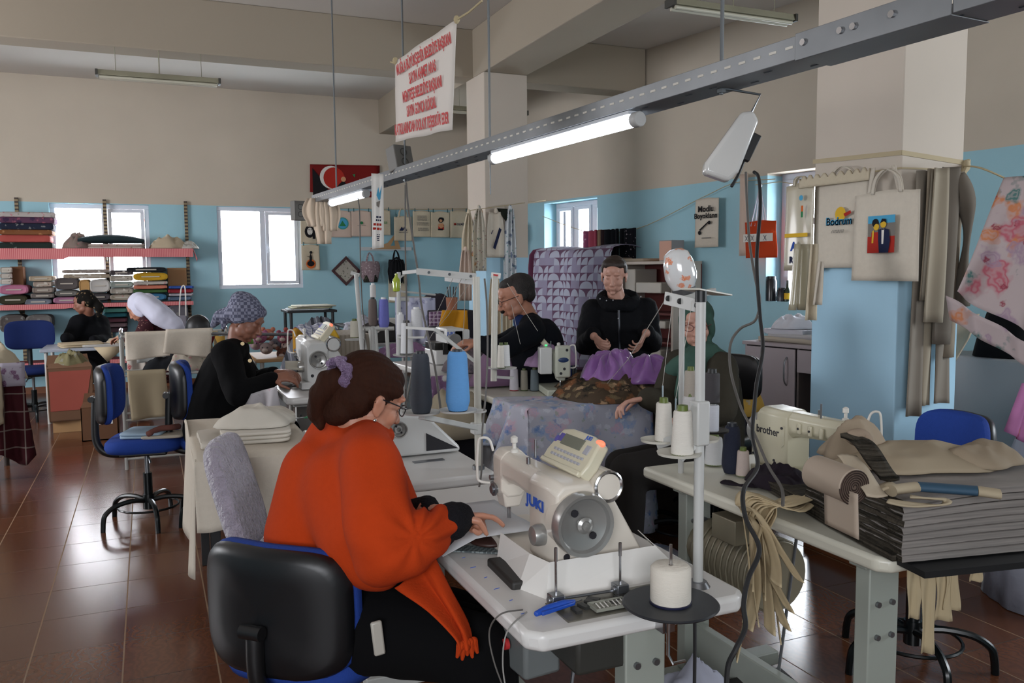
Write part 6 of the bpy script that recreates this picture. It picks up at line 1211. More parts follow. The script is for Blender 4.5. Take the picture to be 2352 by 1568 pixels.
def slab(label, x0, x1, y0, y1, z0, z1, m_, name='folded_cloth', cat='cloth', group=None, wob=.006, layers=2, rz=0., edge=None):
    """folded cloth: soft layered slab"""
    cx, cy = (x0+x1)/2, (y0+y1)/2; w_, l = (x1-x0)/2, (y1-y0)/2; t = thing(name, label, cat, (cx, cy, z0), rz, group); sd = random.random()*9; h = (z1-z0)/layers
    for i in range(layers):
        rings = []
        for f, s_ in ((0, .97), (.2, 1.), (.5, 1.012), (.8, 1.), (1, .97)):
            rings.append([(w_*s_*(abs(math.cos(q))**.25)*(1 if math.cos(q) > 0 else -1)+wob*nz(q*2+sd, i, f), l*s_*(abs(math.sin(q))**.25)*(1 if math.sin(q) > 0 else -1)+wob*nz(q*2, i+sd, f), h*(i+f*.96)+wob*.5*nz(math.cos(q)+sd, math.sin(q), i)*(f if i == layers-1 else 0)) for q in [2*PI*j/36+.05 for j in range(36)]])
        k = MB(); k.loft(rings); obj('fold', k, m_, t, smooth=50)
    return t
def bmat(c, pat=None):
    if not pat: return mat('cloth_'+c, c, .9, var=.08)
    return mat('cloth_'+c+pat, c, .9, kind='floral', pal={'fl': (('b86a78', .2, 22), ('6a7a58', .13, 26)), 'dk': (('8a8a86', .22, 16),), 'wh': (('d8d2ca', .25, 18),), 'pl': (('2c2440', .3, 12), ('a05a6a', .2, 15)), 'sq': (('9aa09a', .2, 9),), 'br': (('7a4a28', .3, 6), ('b08058', .2, 14))}[pat])
# ---------------- wall shelving with fabric bolts ---------------------------------------------------------
SY = 11.55                 # front edge of the boards
def SH(x, y, Y=SY): return at(x, y, Y=Y)
pinkm = mat('shelf_cloth_pink', 'c4686c', .85, kind='stripe', pal=(0, .02, [('d68d8c', .5, 1.)]), var=.05)
sh = thing('wall_shelves', 'long wall shelves edged with pink checked cloth, loaded with fabric', 'shelves', (-1.2, 11.7, 0))
xr = SH(441, 568).x
for i, (z_, x1_) in enumerate(((1.795, xr), (1.125, xr-.02), (.42, xr-.05))):
    k = MB(); k.bb((-2.6, SY, z_-.025), (x1_, BY-.02, z_)); obj('board', k, mat('board_red', '7c3434', .8), sh, world=True)
    k = MB(); hgt = (.105, .05, .05)[i]; k.grid(lambda u, v: V((-2.6+(x1_+2.6+.01)*u, SY-.012-.006*math.sin(u*60), z_+.006-hgt*v*(1.25 if u < .55 else 1))), 60, 4); obj('cloth_edging', k, pinkm, sh, world=True)
k = MB(); k.grid(lambda u, v: V((xr+.01+.05*v, SY-.01+.14*u, 1.80-.13*v-.03*u*v)), 4, 4); obj('cloth_corner', k, pinkm, sh, world=True, thick=.003)
upr = mat('perforated_strip', '8a7a5a', .6, kind='stripe', pal=(2, .045, [('3a2a20', .55, 1.)]), var=.05)
for x in (38, 240, 426): p = at(x, 470, Y=BY-.03); k = MB(); k.bb((p.x-.02, BY-.05, .2), (p.x+.02, BY-.01, 2.43)); obj('upright', k, upr, sh, world=True)
for x in (38, 240, 426):
    p = at(x, 470, Y=BY-.03)
    for z_ in (1.79, 1.12, .415): k = MB(); k.prism([(0, 0), (-.42, 0), (0, -.14)], .012, frame((p.x-.006, BY-.04, z_-.026), (0, 1, 0), (0, 0, 1))); obj('bracket', k, upr, sh, world=True)
def bolt(label, x0, x1, y0, y1, c, pat=None, group='fabric bolts on the middle shelf', roundk=.5, core=True, dep=.42, Y=SY+.02):
    a, b = at(x0, y1, Y=Y), at(x1, y0, Y=Y); w_, h = (b.x-a.x)/2, (b.z-a.z)/2*.98; t = thing('fabric_bolt', label, 'fabric bolt', ((a.x+b.x)/2, Y+dep/2, a.z), 0, group); cz = h
    def ring(y, s_): return [((w_*s_)*(abs(math.cos(q))**roundk)*(1 if math.cos(q) > 0 else -1), y, cz+h*s_*(abs(math.sin(q))**roundk)*(1 if math.sin(q) > 0 else -1)) for q in [2*PI*j/28 for j in range(28)]]
    k = MB(); k.loft([ring(-dep/2+.01, .75), ring(-dep/2, .86), ring(-dep/2+.012, 1.), ring(dep/2, 1.)]); obj('rolled_fabric', k, bmat(c, pat), t, smooth=50)
    if core: k = MB(); k.box((.0, -dep/2-.0+.002, cz), (w_*1.05, .012, .014)); obj('card_core', k, mat('card_core', 'b8b0a4', .8), t)
    return t
B_ = [  # x0 x1 y0 y1 colour pattern label-kind
 ('first', 0, 25, 613, 627, 'c0b8ae', None, 'white'), ('first', 0, 25, 627, 640, 'b8b0a8', None, 'off-white'), ('first', 0, 26, 640, 653, 'c6beb6', None, 'cream'),
 ('first', -2, 64, 653, 677, 'b0708a', None, 'rose pink'), ('first', -4, 62, 677, 700, '3c3a2c', None, 'dark olive'),
 ('second', 66, 122, 633, 646, 'b0a08a', None, 'beige'), ('second', 76, 120, 646, 659, 'a8988c', 'wh', 'taupe'), ('second', 74, 122, 659, 673, '8c8078', None, 'grey-brown'), ('second', 70, 124, 673, 685, '77706c', None, 'dusty grey'), ('second', 56, 118, 685, 701, '70747e', None, 'blue-grey'),
 ('third', 126, 180, 636, 666, '56504f', None, 'thick charcoal'), ('third', 126, 178, 666, 681, '6c6a66', None, 'mid grey'), ('third', 122, 182, 681, 698, 'a0708a', None, 'dusty pink'),
 ('fourth', 142, 250, 618, 628, '8a8078', 'wh', 'thin grey patterned'), ('fourth', 145, 252, 628, 640, '978a78', 'wh', 'tan patterned'), ('fourth', 182, 206, 641, 672, 'b08a5a', None, 'ochre'), ('fourth', 206, 252, 640, 672, 'b8b4b0', None, 'big white round'), ('fourth', 196, 254, 673, 691, '4a4648', None, 'charcoal'),
 ('fifth', 252, 305, 620, 632, '4a4446', 'wh', 'dark patterned'), ('fifth', 252, 304, 632, 646, 'a49c90', 'wh', 'stone'), ('fifth', 252, 306, 646, 661, '8e9690', None, 'sage grey'), ('fifth', 253, 306, 661, 675, '9c948a', 'wh', 'pale mottled'), ('fifth', 252, 306, 675, 690, 'a09688', 'fl', 'cream flowered'),
 ('sixth', 290, 380, 613, 625, '1e2024', None, 'black flat'), ('sixth', 306, 385, 625, 645, 'b8902a', None, 'mustard yellow'), ('sixth', 306, 385, 645, 654, 'b0a8a0', 'fl', 'white flowered'), ('sixth', 307, 384, 654, 664, 'b8705c', None, 'coral'), ('sixth', 306, 384, 664, 673, '3c5a34', None, 'green'), ('sixth', 308, 382, 673, 691, '3e6e90', None, 'sky blue'),
 ('seventh', 388, 445, 656, 663, '3a58a0', None, 'blue'), ('seventh', 386, 444, 663, 673, '8a2a34', None, 'red'), ('seventh', 388, 444, 673, 680, 'a8a4ac', None, 'white'), ('seventh', 386, 440, 680, 690, '5a6a80', None, 'slate')]
for st, x0, x1, y0, y1, c, pat, nm in B_:
    if st in ('first',) and y1 < 655: pass
    bolt(f'{nm} fabric bolt in the {st} stack of the middle wall shelf', x0, x1, y0, y1, c, pat, roundk=.35 if (y1-y0) < 15 else .62, core=(y1-y0) >= 12 and nm not in ('ochre',))
p0, p1 = at(386, 655, Y=BY-.12), at(428, 615, Y=BY-.12); k = MB(); k.bb((p0.x, BY-.14, p0.z-.18), (p1.x, BY-.08, p1.z)); one('cardboard_box', k, mat('cardboard', 'a07c58', .85), 'plain cardboard box standing behind the yellow bolt', 'box', bevel=.004)
p0, p1 = at(27, 640, Y=BY-.2), at(55, 612, Y=BY-.2); k = MB(); k.bb((p0.x, BY-.3, p0.z-.18), (p1.x, BY-.08, p1.z)); one('cardboard_box', k, mat('cardboard_dark', '6e4e38', .85), 'brown cardboard box behind the white bolts', 'box', bevel=.004)
for i, (x0, x1, y0, y1, c, pat, nm) in enumerate(((-3, 126, 487, 498, 'b0a8a4', 'fl', 'white flowered blanket, topmost'), (-3, 124, 498, 512, '5a3a50', 'pl', 'purple plaid blanket'), (-3, 122, 512, 527, '232838', 'dk', 'navy patterned blanket'), (-3, 119, 527, 539, '7a5034', 'br', 'brown patterned blanket'), (-3, 114, 539, 556, 'a8504a', None, 'coral red blanket'), (-3, 120, 556, 571, '26302c', 'sq', 'dark blanket with pale squares'))):
    bolt(nm+' in the pile on the top shelf', x0, x1, y0, y1, c, pat, 'blankets piled on the top shelf', .3, False)
slab('thin flowered cloth under the dark green one on the top shelf', SH(172, 0).x, SH(306, 0).x, SY+.01, SY+.4, 1.80, 1.86, bmat('b4a69c', 'fl'))
a, b = SH(178, 560), SH(332, 560); k = MB(); rings = []
for i in range(13):
    u = i/12; x = a.x+(b.x-a.x)*u; h_ = .012+.10*math.sin(PI*min(1, .1+.85*u))**.5; rings.append([(x, SY+.21-.19*math.cos(q), 1.868+h_*.5+h_*.5*math.sin(q)) for q in [2*PI*j/16 for j in range(16)]])
k.loft(rings); one('folded_cloth', k, bmat('27363a'), 'dark green folded cloth arching over a flowered one on the top shelf', 'cloth', smooth=180)
heap('crumpled flowered cloth beside the blanket pile', (SH(147, 0).x, SY+.2, 1.80), .17, .2, .15, bmat('8a7a72', 'fl'), rid=9, amp=.45)
heap('beige cloth roll crumpled on the top shelf', (SH(362, 0).x, SY+.18, 1.80), .24, .18, .14, bmat('b8a890'), rid=9)
heap('whitish cloth scraps at the end of the top shelf', (SH(412, 0).x, SY+.18, 1.80), .13, .18, .08, bmat('b4b0a8', 'dk'), rid=14)
for i, (y0, y1, c, nm) in enumerate(((707, 718, '3f6a62', 'sea green'), (718, 729, '1d4a52', 'deep teal'), (730, 741, '4a2c34', 'plum'), (741, 752, '5c4c50', 'mauve grey'), (752, 764, '3a2a30', 'dark wine'))):
    bolt(nm+' folded fabric below the middle shelf', 238, 292, y0, y1, c, None, 'folded fabrics below the middle shelf', .3, False, dep=.35)
for x0, x1, y0, y1, c, nm in ((60, 118, 722, 758, '6e6a68', 'grey clear-wrapped'), (0, 58, 722, 765, '5a5452', 'dull beige clear-wrapped'), (330, 372, 695, 740, '5f6878', 'slate'), (385, 432, 700, 742, '6a6870', 'grey')):
    bolt(nm+' bundle on the lowest wall shelf', x0, x1, y0, y1, c, 'dk', 'bundles on the lowest wall shelf', .5, False, dep=.35)
t = thing('paper_carrier', 'small pale paper carrier hanging at the end of the shelves', 'bag', at(420, 740, Y=11.3)); k = MB(); a, b = at(412, 725, Y=11.3), at(428, 752, Y=11.3); k.bb((a.x, 11.28, b.z), (b.x, 11.36, a.z)); obj('bag_body', k, mat('carrier_grey', '9c9aa6', .8), t, world=True, bevel=.006); k = MB(); k.tube(smoothpts([V((a.x, 11.3, a.z)), at(413, 690, Y=11.3), at(417, 660, Y=11.3), at(425, 662, Y=11.3), V((b.x, 11.3, a.z))], 4), .008, 6); obj('handle', k, paper, t, world=True)
# ---------------- far table with cloth, boxes below ----------------------------------------------------------
def plain_table(label, x0, x1, y0, y1, z, topm, legm, leg=.02, group=None, rz=0., square=False):
    t = thing('work_table', label, 'table', ((x0+x1)/2, (y0+y1)/2, 0), rz, group); w_, l = (x1-x0)/2, (y1-y0)/2; k = MB(); k.box((0, 0, z-.015), (2*w_, 2*l, .03)); obj('tabletop', k, topm, t, bevel=.005)
    for sx in (-1, 1):
        for s2 in (-1, 1): k = MB(); (k.box((sx*(w_-.05), s2*(l-.05), (z-.03)/2), (leg*2, leg*2, z-.03)) if square else k.cyl((sx*(w_-.05), s2*(l-.05), 0), (sx*(w_-.05), s2*(l-.05), z-.03), leg, n=12)); obj('leg', k, legm, t, bevel=.002 if square else 0)
    return t
tubew = mat('tube_white', 'b4b4b0', .4, .1)
plain_table('white work table by the fabric shelves, strewn with cloth patterns', -1.0, -.10, 9.42, 10.12, .75, mat('top_blueish', '9aa0ac', .5), tubew, .018)
slab('beige cut cloth pieces on the far table', -.85, -.45, 9.5, 9.85, .752, .79, bmat('b8a88c'), rz=.2)
slab('white cut cloth pieces on the far table', -.62, -.2, 9.45, 9.8, .752, .775, bmat('b8b6b2'), rz=-.1)
heap('cream scraps at the corner of the far table', (-.28, 9.7, .752), .15, .13, .07, bmat('b4a68e', 'dk'), rid=14)
k = MB(); a = at(190, 792, d=8.35); k.add([(-.52, 9.41, .755), (-.22, 9.41, .755), (-.40, 9.405, .60)], [(0, 1, 2)]); one('hanging_cloth', k, bmat('b8a88c'), 'corner of cream cloth hanging over the edge of the far table', 'cloth', thick=.004)
def carton(label, c_, d, rz, col, printc=None, flaps=True):
    t = thing('cardboard_box', label, 'box', c_, rz, 'cardboard boxes under the far table'); k = MB(); w_, l, h = d
    for s_ in (-1, 1): k.box((s_*(w_/2-.004), 0, h/2), (.008, l, h)); k.box((0, s_*(l/2-.004), h/2), (w_, .008, h))
    k.box((0, 0, .005), (w_, l, .01)); obj('box_body', k, mat('carton_'+col, col, .85), t)
    if flaps:
        for s_ in (-1, 1): k = MB(); k.prism([(-w_/2, 0), (w_/2, 0), (w_/2-.02, .10), (-w_/2+.02, .10)], .006, MX.Translation((0, s_*l/2, h)) @ MX.Rotation(.9+.5*s_, 4, 'X')); obj('flap', k, mat('carton_'+col, col), t)
    if printc: k = MB(); k.prism([(-w_*.47, .10), (w_*.30, .10), (w_*.47, h*.95), (-w_*.47, h*.95)], .001, frame((0, -l/2-.002, 0), (1, 0, 0), (0, 0, 1))); obj('printed_panel', k, mat('carton_print', printc, .8), t)
    return t
q = at(170, 952, z=0); carton('cardboard box with a faded red printed panel, under the far table', (-.72, 9.05, .11), (.38, .34, .50), .12, '7a5c48', 'a8584c'); [o for o in C.objects if o.get('label') == 'cardboard box with a faded red printed panel, under the far table'][0].location.z = .11
k = MB(); k.box((-.72, 9.05, .055), (.30, .28, .11)); one('wooden_block', k, wd, 'low wooden block under the red-printed cardboard box', 'block')
carton('plain brown cardboard box with a white sticker, standing lower', (-.44, 8.45, 0), (.30, .26, .30), .0, '6b4c38'); k = MB(); k.box((-.40, 8.318, .2), (.13, .003, .11)); obj('sticker', k, paper, [o for o in C.objects if o.get('label') == 'plain brown cardboard box with a white sticker, standing lower'][0], world=True)
heap('olive and beige scraps spilling out of the red-printed box', (-.70, 9.05, .58), .17, .15, .15, bmat('7c7658', 'dk'), rid=12)
k = MB(); k.grid(lambda u, v: V((-.20+.16*u, 8.62-.02*math.sin(u*8), .72-.62*v)), 10, 14); one('hanging_cloth', k, mat('cloth_reddots', 'b4aca4', .9, kind='floral', pal=(('8a2228', .24, 9),)), 'white cloth with big red dots hanging beside the boxes', 'cloth', thick=.01, smooth=180)
# dark chair-back dome behind the rack
k = MB(); q = P(455, 752, 8.0); k.ell((q.x, q.y, q.z), (.115, .09, .125)); k.cyl((q.x, q.y, 0.), (q.x, q.y, q.z-.05), .025); one('padded_stool', k, dark, 'round black padded seat back showing behind the rack', 'stool', smooth=60)
# ---------------- tubular rack with cloths --------------------------------------------------------------------
rk = thing('tube_rack', 'white tubular rack hung with cream cloths', 'rack', (-.1, 7.15, 0))
RX0, RX1, RY0, RY1 = -.20, .56, 6.98, 7.32
for x in (RX0, RX1):
    for y in (RY0, RY1): k = MB(); k.cyl((x, y, 0), (x, y, 1.02), .013, n=10); obj('post', k, tubew, rk, world=True)
    k = MB(); k.tube(smoothpts([(x, RY0, 1.0), (x, RY0+.02, 1.05), (x, (RY0+RY1)/2, 1.06), (x, RY1-.02, 1.05), (x, RY1, 1.0)], 4), .014, 8); obj('hoop', k, chrome, rk, world=True)
    k = MB(); k.cyl((x, RY0, .06), (x, RY1, .06), .01, n=8); obj('foot_bar', k, tubew, rk, world=True)
for z_ in (1.02, .72, .38, .08):
    for y in (RY0, RY1): k = MB(); k.cyl((RX0, y, z_), (RX1, y, z_), .010, n=8); obj('rail', k, tubew, rk, world=True)
def over(label, x0, x1, y, zt, zb0, zb1, m_, group='cloths on the tubular rack', skew=0.):
    """cloth folded over a rail"""
    sd = random.random()*7; k = MB()
    def f(u, v):
        x = x0+(x1-x0)*u+skew*v
        if v < .15: q = PI*(v/.15); return V((x, y+.02*math.cos(q), zt+.018*math.sin(q)))
        q = (v-.15)/.85; return V((x, y-.02-.015*math.sin(u*9+sd)*q, zt-(zb0+(zb1-zb0)*u)*q))
    k.grid(f, 16, 16); return one('hanging_cloth', k, m_, label, 'cloth', group, thick=.005, smooth=180)
over('cream cloth over the top rail of the rack, nearest the chrome post', -.17, .14, RY0-.01, 1.035, .20, .17, canvas2)
over('cream cloth over the top rail of the rack, farther from the chrome post', .12, .46, RY0-.012, 1.045, .16, .21, canvas2, skew=-.03)
over('white sheet hanging below the two cream cloths', -.10, .33, RY1, .98, .20, .17, bmat('aeb0ae'))
for i in range(4): over(f'narrow beige strip on the rack, {["first","second","third","fourth"][i]} from the white sheet', .31+.055*i, .35+.055*i, RY1-.05, 1.0, .26+.02*i, .25, bmat('a89878'), 'strips on the tubular rack', skew=.02)
over('beige cloth hanging from the middle rail of the rack', -.17, .10, RY0-.01, .74, .36, .34, bmat('a89a80'), skew=.02)
heap('flowered cream cloth stuffed on the middle level of the rack', (.32, 7.12, .73), .2, .15, .17, bmat('b0a698', 'fl'), rid=14)
k = MB(); k.box((.22, 7.15, .42), (.42, .26, .06)); one('storage_tray', k, mat('tray_blue', '7e9ab0', .6), 'pale blue tray on the lower level of the rack', 'tray', bevel=.01)
heap('dark cloth lying on the middle level behind the white sheet', (.12, 7.2, .73), .18, .1, .1, bmat('1c1e22'), rid=9)
# ---------------- stool piled with cloth at the picture's far edge ----------------------------------------------
t = plain_table('small table buried in cream cloth and dark red tartan', -1.75, -1.02, 7.0, 7.6, .72, wd, mat('leg_dark', '3a302a', .7), .02)
heap('cream knitted cloth piled on the small table', (-1.10, 7.2, .722), .24, .26, .22, bmat('b4a892'), rid=6, amp=.45)
tart = mat('tartan_red', '3a1218', .9, kind='plaid', pal=(0, 2, .13, '8a8078', .07), var=.15)
tart2 = mat('tartan_navy', '14151f', .9, kind='plaid', pal=(0, 2, .11, '8a3038', .10), var=.15)
def fall(label, x0, x1, y, z0, z1, m_, f=12., amp=.03, group='tartan cloths hanging from the small table', nm='hanging_cloth', dx=0.):
    sd = random.random()*9; k = MB(); k.grid(lambda u, v: V((x0+(x1-x0)*u+dx*v+.02*nz(v*4+sd, u), y-.01-amp*(1.+math.sin(u*f+sd+v))*(.3+v)-.04*v, z0-(z0-z1)*v*(1+.08*math.sin(u*7+sd)))), 20, 16)
    return one(nm, k, m_, label, 'cloth', group, thick=.012, smooth=180)
fall('dark red tartan cloth hanging lowest beside the aisle', -1.18, -.86, 7.02, .80, .16, tart, dx=.06); fall('navy tartan cloth hanging at the frame edge', -1.50, -1.14, 6.98, .76, .03, tart2); fall('cream cloth hanging over the tartan', -1.22, -.98, 6.93, .84, .40, bmat('b4a892'), amp=.03)
k = MB(); k.grid(lambda u, v: V((-1.0+.16*u, 6.98-.02*v, .86-.17*v)), 6, 6); one('folded_cloth', k, mat('cloth_purpledot', '9a94a0', .9, kind='floral', pal=(('5a2c54', .3, 16),)), 'white and purple patterned cloth over the tartan', 'cloth', thick=.012)
# ---------------- folded cloth on the empty blue chair ------------------------------------------------------------
slab('folded light blue cloth on the seat of the empty chair', -.16, .08, 5.30, 5.56, .532, .565, bmat('9fb4c4'), rz=-.3, layers=2)
slab('folded cream cloth at the front of the empty chair seat', -.06, .17, 5.26, 5.44, .532, .55, bmat('bcb2a2'), rz=-.15, layers=1)
k = MB(); k.tube(smoothpts([(-.03, 5.27, .565), (.03, 5.33, .58), (.10, 5.36, .578), (.14, 5.42, .57)], 5), [.018]*16, 8); one('rolled_cloth', k, bmat('7c5048'), 'brown twisted cloth between the folded cloths on the empty chair', 'cloth', smooth=180)
# ---------------- table with white cloth, covered chair -----------------------------------------------------------
TW = plain_table('small table under a white cotton cloth, behind the covered chair', .17, .60, 3.62, 4.55, .735, wd, dark, .02, square=True)
t = thing('tablecloth', 'white cotton cloth draped over the small table, with a creased hem', 'tablecloth', (.38, 4.1, .0)); k = MB()
def tcl(u, v):
    x = .145+(.645-.145)*u; 
    if v < .35: return V((x, 3.6-.004*math.sin(u*14)-.02*(1-v/.35)*(1+math.sin(u*17)*.6), .742-(.30)*(1-v/.35)))
    return V((x, 3.6+(v-.35)/.65*.97, .742+.002*math.sin(u*9+v*7)))
k.grid(tcl, 24, 30); obj('cloth', k, canvas2, t, world=True, thick=.004, smooth=40)
k = MB(); k.grid(lambda u, v: V((.15-.02*v*(1+math.sin(u*11)), 3.6+.97*u, .742-.50*v-.03*math.sin(u*6))), 20, 10); obj('side_fall', k, canvas2, t, world=True, thick=.004, smooth=180)
slab('stack of folded white cloths on the small table', .28, .58, 3.78, 4.15, .748, .80, bmat('cdc6ba'), layers=3, rz=-.1)
heap('loose white cloth peaks on top of the folded stack', (.44, 3.98, .80), .17, .15, .07, bmat('cdc6ba'), rid=5, amp=.35)
slab('folded white cloth at the corner of the small table', .18, .28, 3.75, 4.1, .748, .775, bmat('c8c0b4'), layers=1)
slab('white cloth pile farther along the small table', .46, .64, 4.2, 4.5, .748, .80, bmat('cdc6ba'), layers=2, rz=.1)
q = at(668, 990, z=.765); t = thing('scissors', 'scissors with blue handles on the white cloth', 'scissors', (.60, 4.02, .80), .2)
k = MB(); [k.tube([(-.03+.022*math.cos(a), s_*.018+.014*math.sin(a), .006) for a in [2*PI*j/16 for j in range(16)]], .004, 6, closed=True) for s_ in (-1, 1)]; pieces('handle', k, mat('clip_blue', '1b3f9a', .4), t); k = MB(); k.prism([(-.01, -.006), (.09, 0), (-.01, .006)], .003, z0=.004); obj('blade', k, steel, t)
k = MB(); q = V((.66, 4.02, .80)); [k.cyl(q+V((.012*i, .01*(i % 3), .004)), q+V((.02+.012*i, .03, .006)), .003, n=6) for i in range(5)]; k = k; o = one('thread_offcut', k, mat('thread_green', '2c7a50', .6), 'tangle of green thread offcuts beside the blue scissors', 'thread'); o['kind'] = 'stuff'
t = thing('covered_chair', 'high-backed chair in a crushed white-lilac velvet cover, behind the woman in orange', 'chair', (.42, 3.15, 0)); velvet = mat('crushed_velvet', 'a9a0b0', .45, bump=1., scale=55, var=.25, sheen=.5)
a0, a1 = P(503, 1003, 3.2), P(583, 1250, 3.05); dv = (a1-a0); wv_ = (FW*1.+RG*.02).normalized()
k = MB(); Mv = frame((a0+a1)/2, -dv, dv.cross(wv_)); nv = dv.cross(wv_).normalized(); L_ = dv.length/2
ring = lambda s_, o_: [(a0+a1)/2+dv.normalized()*(-L_*s_*(abs(math.cos(q))**.5)*(1 if math.cos(q) > 0 else -1))+wv_*(.15*s_*(abs(math.sin(q))**.5)*(1 if math.sin(q) > 0 else -1))+nv*o_ for q in [2*PI*j/36 for j in range(36)]]
k.loft([ring(.8, -.035), ring(.96, -.03), ring(1.02, -.01), ring(1.02, .01), ring(.96, .03), ring(.8, .035)]); obj('backrest', k, velvet, t, world=True, smooth=60)
k = MB(); k.box((.56, 3.05, .46), (.42, .42, .07)); obj('seat', k, velvet, t, world=True, bevel=.02, seg=3)
for sx in (-.18, .18):
    for s2 in (-.18, .18): k = MB(); k.cyl((.56+sx, 3.05+s2, 0), (.56+sx, 3.05+s2, .43), .014, n=10); obj('leg', k, dark, t, world=True)
# ---------------- area behind the woman in the checked headscarf ---------------------------------------------------
k = MB(); k.cyl(P(436, 766, 6.6), P(690, 768, 6.5), .012, n=10); a = P(560, 766, 6.55); o = one('horizontal_tube', k, mat('tube_grey', '4a4a4c', .4, .4), 'dark grey tube running behind the woman in the checked headscarf', 'tube')
plain_table('low table holding the crocheted toys, behind the checked-scarf woman', 0.80, 1.45, 7.15, 7.8, .78, wd, tubew, .018)
TOY = [('a0607c', 'rose'), ('b0705c', 'salmon'), ('6c6a72', 'grey'), ('8a4a5a', 'wine'), ('a88a9c', 'lilac'), ('9a4c46', 'brick'), ('8c7a78', 'taupe'), ('6a4438', 'brown'), ('b09a92', 'cream')]
for i, (x, y) in enumerate(((598, 775), (616, 768), (634, 790), (652, 775), (588, 790), (668, 768), (612, 800), (650, 812), (660, 793))):
    q = P(x, y, 7.1+.1*(i % 3)); c, nm = TOY[i]; t = thing('crocheted_toy', f'{nm} crocheted animal head in the heap of toys', 'toy', q, 0, 'crocheted toys'); k = MB(); wool = mat('wool_'+c, c, .95, bump=.6, scale=140)
    k.ell(q, (.055, .05, .05)); obj('head', k, wool, t, world=True, smooth=180)
    for s_ in (-1, 1): k = MB(); k.ell(q+RG*.042*s_+UPV*.045, (.02, .015, .02)); obj('ear', k, wool, t, world=True); 
    k = MB(); k.ell(q-FW*.045-UPV*.012, (.025, .02, .018)); obj('muzzle', k, mat('wool_pale', 'b0a098', .95), t, world=True); k = MB(); [k.ell(q-FW*.046+RG*.02*s_+UPV*.012, (.006, .006, .006)) for s_ in (-1, 1)]; pieces('eye', k, dark, t, world=True)
strp = mat('trouser_stripes', '5e6068', .9, kind='stripe', pal=(0, .07, [('2a2c32', .0, .3), ('8a8c94', .5, .6)]), var=.1)
plain_table('side table under the striped grey cloth', .98, 1.5, 6.35, 6.95, .74, wd, tubew, .018)
heap('heap of grey striped cloth beyond the hands of the checked-scarf woman', (1.22, 6.6, .742), .30, .24, .30, strp, rid=6, amp=.4)
heap('small bright green cloth scrap behind the striped heap', P(566, 790, 6.6), .05, .05, .08, bmat('6a9a40'))
k = MB(); pc = P(455, 790, 6.7)
for i, (dx, dz, c) in enumerate(((0, 0, 0), (.09, 0, 1), (.18, 0, 2), (.04, -.1, 2), (.13, -.1, 0))):
    m_ = bmat(('5a5e62', '6c2228', 'b08a40')[c]); kk = MB(); a = P(440, 772, 6.7)+RG*dx+UPV*dz; kk.add([a, a+RG*.10, a+RG*.05-UPV*.11], [(0, 1, 2)]); one('bunting_pennant', kk, m_, f'{["grey","dark red","mustard"][c]} pennant of the patchwork bunting, {["first above","second above","third above","first below","second below"][i]}', 'pennant', 'patchwork bunting pennants', thick=.004)
# white box with plaid and yellow cloth
k = MB(); a = P(785, 800, 6.1); wb = thing('white_cabinet', 'pale wood-grain cabinet under the plaid and yellow cloths', 'cabinet', (a.x, a.y, 0)); zt_ = P(790, 765, 6.1).z; k.box((a.x, a.y+.1, zt_/2), (.36, .5, zt_)); obj('cabinet_body', k, mat('pale_wood', 'a89e90', .7, kind='stripe', pal=(0, .03, [('988e80', .6, 1.)]), var=.1), wb, world=True, bevel=.006)
k = MB(); k.box((a.x+.0, a.y-.152, zt_*.5), (.33, .006, zt_*.9)); obj('door', k, mat('pale_wood', 'a89e90'), wb, world=True)
plaid = mat('plaid_blue_white', 'b8b8c2', .9, kind='plaid', pal=(0, 1, .055, '34406c', .25))
k = MB(); a0, a1, a2, a3 = P(680, 750, 6.0), P(742, 744, 6.2), P(712, 782, 5.8), P(752, 768, 6.0)
k.grid(lambda u, v: lerp(lerp(a0, a1, u), lerp(a2, a3, u), v)+UPV*.01*math.sin(u*9+v*4), 12, 10); one('folded_cloth', k, plaid, 'blue and white plaid cloth beside the yellow one', 'cloth', thick=.012)
k = MB(); a0, a1, a2, a3 = P(738, 752, 6.0), P(768, 756, 6.0), P(733, 800, 5.75), P(780, 776, 5.9)
k.grid(lambda u, v: lerp(lerp(a0, a1, u), lerp(a2, a3, u), v)+UPV*.006*math.sin(u*7), 10, 10); one('folded_cloth', k, bmat('c09a2e'), 'yellow cloth sloping over the edge of the pale cabinet', 'cloth', thick=.014)
k = MB(); k.box(P(690, 785, 6.1), (.10, .10, .20)); one('mustard_block', k, bmat('a87c2a'), 'mustard coloured cloth roll beside the plaid cloth', 'cloth', bevel=.02, seg=3)
# tables along the back wall with papers and prints
plain_table('dark table by the back window, under a pile of printed papers', 1.62, 2.25, 10.9, 11.5, 1.0, mat('table_black', '17181c', .6), dark, .02)
plain_table('long dark table along the back wall covered with white prints', 2.15, 3.95, 9.9, 10.7, .84, mat('table_navy', '14161e', .7), tubew, .02)
rnd = random.Random(3)
PN = ['nearest the window', 'second from the window', 'third from the window', 'fourth from the window', 'fifth from the window', 'sixth from the window', 'seventh from the window', 'last before the thread cones']
for i in range(8): slab(f'white printed cloth on the long back table, {PN[i]}', 2.18+.215*i, 2.42+.215*i, 9.92+.05*(i % 3), 10.3+.06*(i % 2), .842, .87+.02*(i % 3), bmat(('b8bac6', 'b0b4bc', 'c0bcb4')[i % 3], 'dk' if i % 2 else None), layers=1, rz=rnd.uniform(-.3, .3), group='printed cloths on the long back table', wob=.02)
for i in range(3): slab(f'pale paper in the pile on the dark table, {["lowest","middle","topmost"][i]}', 1.64+.05*i, 2.18+.03*i, 10.92, 11.4, 1.002+.02*i, 1.02+.02*i, bmat(('a8aeb0', '9a9a80', 'b8b4a4')[i], 'dk'), layers=1, rz=.1*(i-1), group='papers on the dark table')
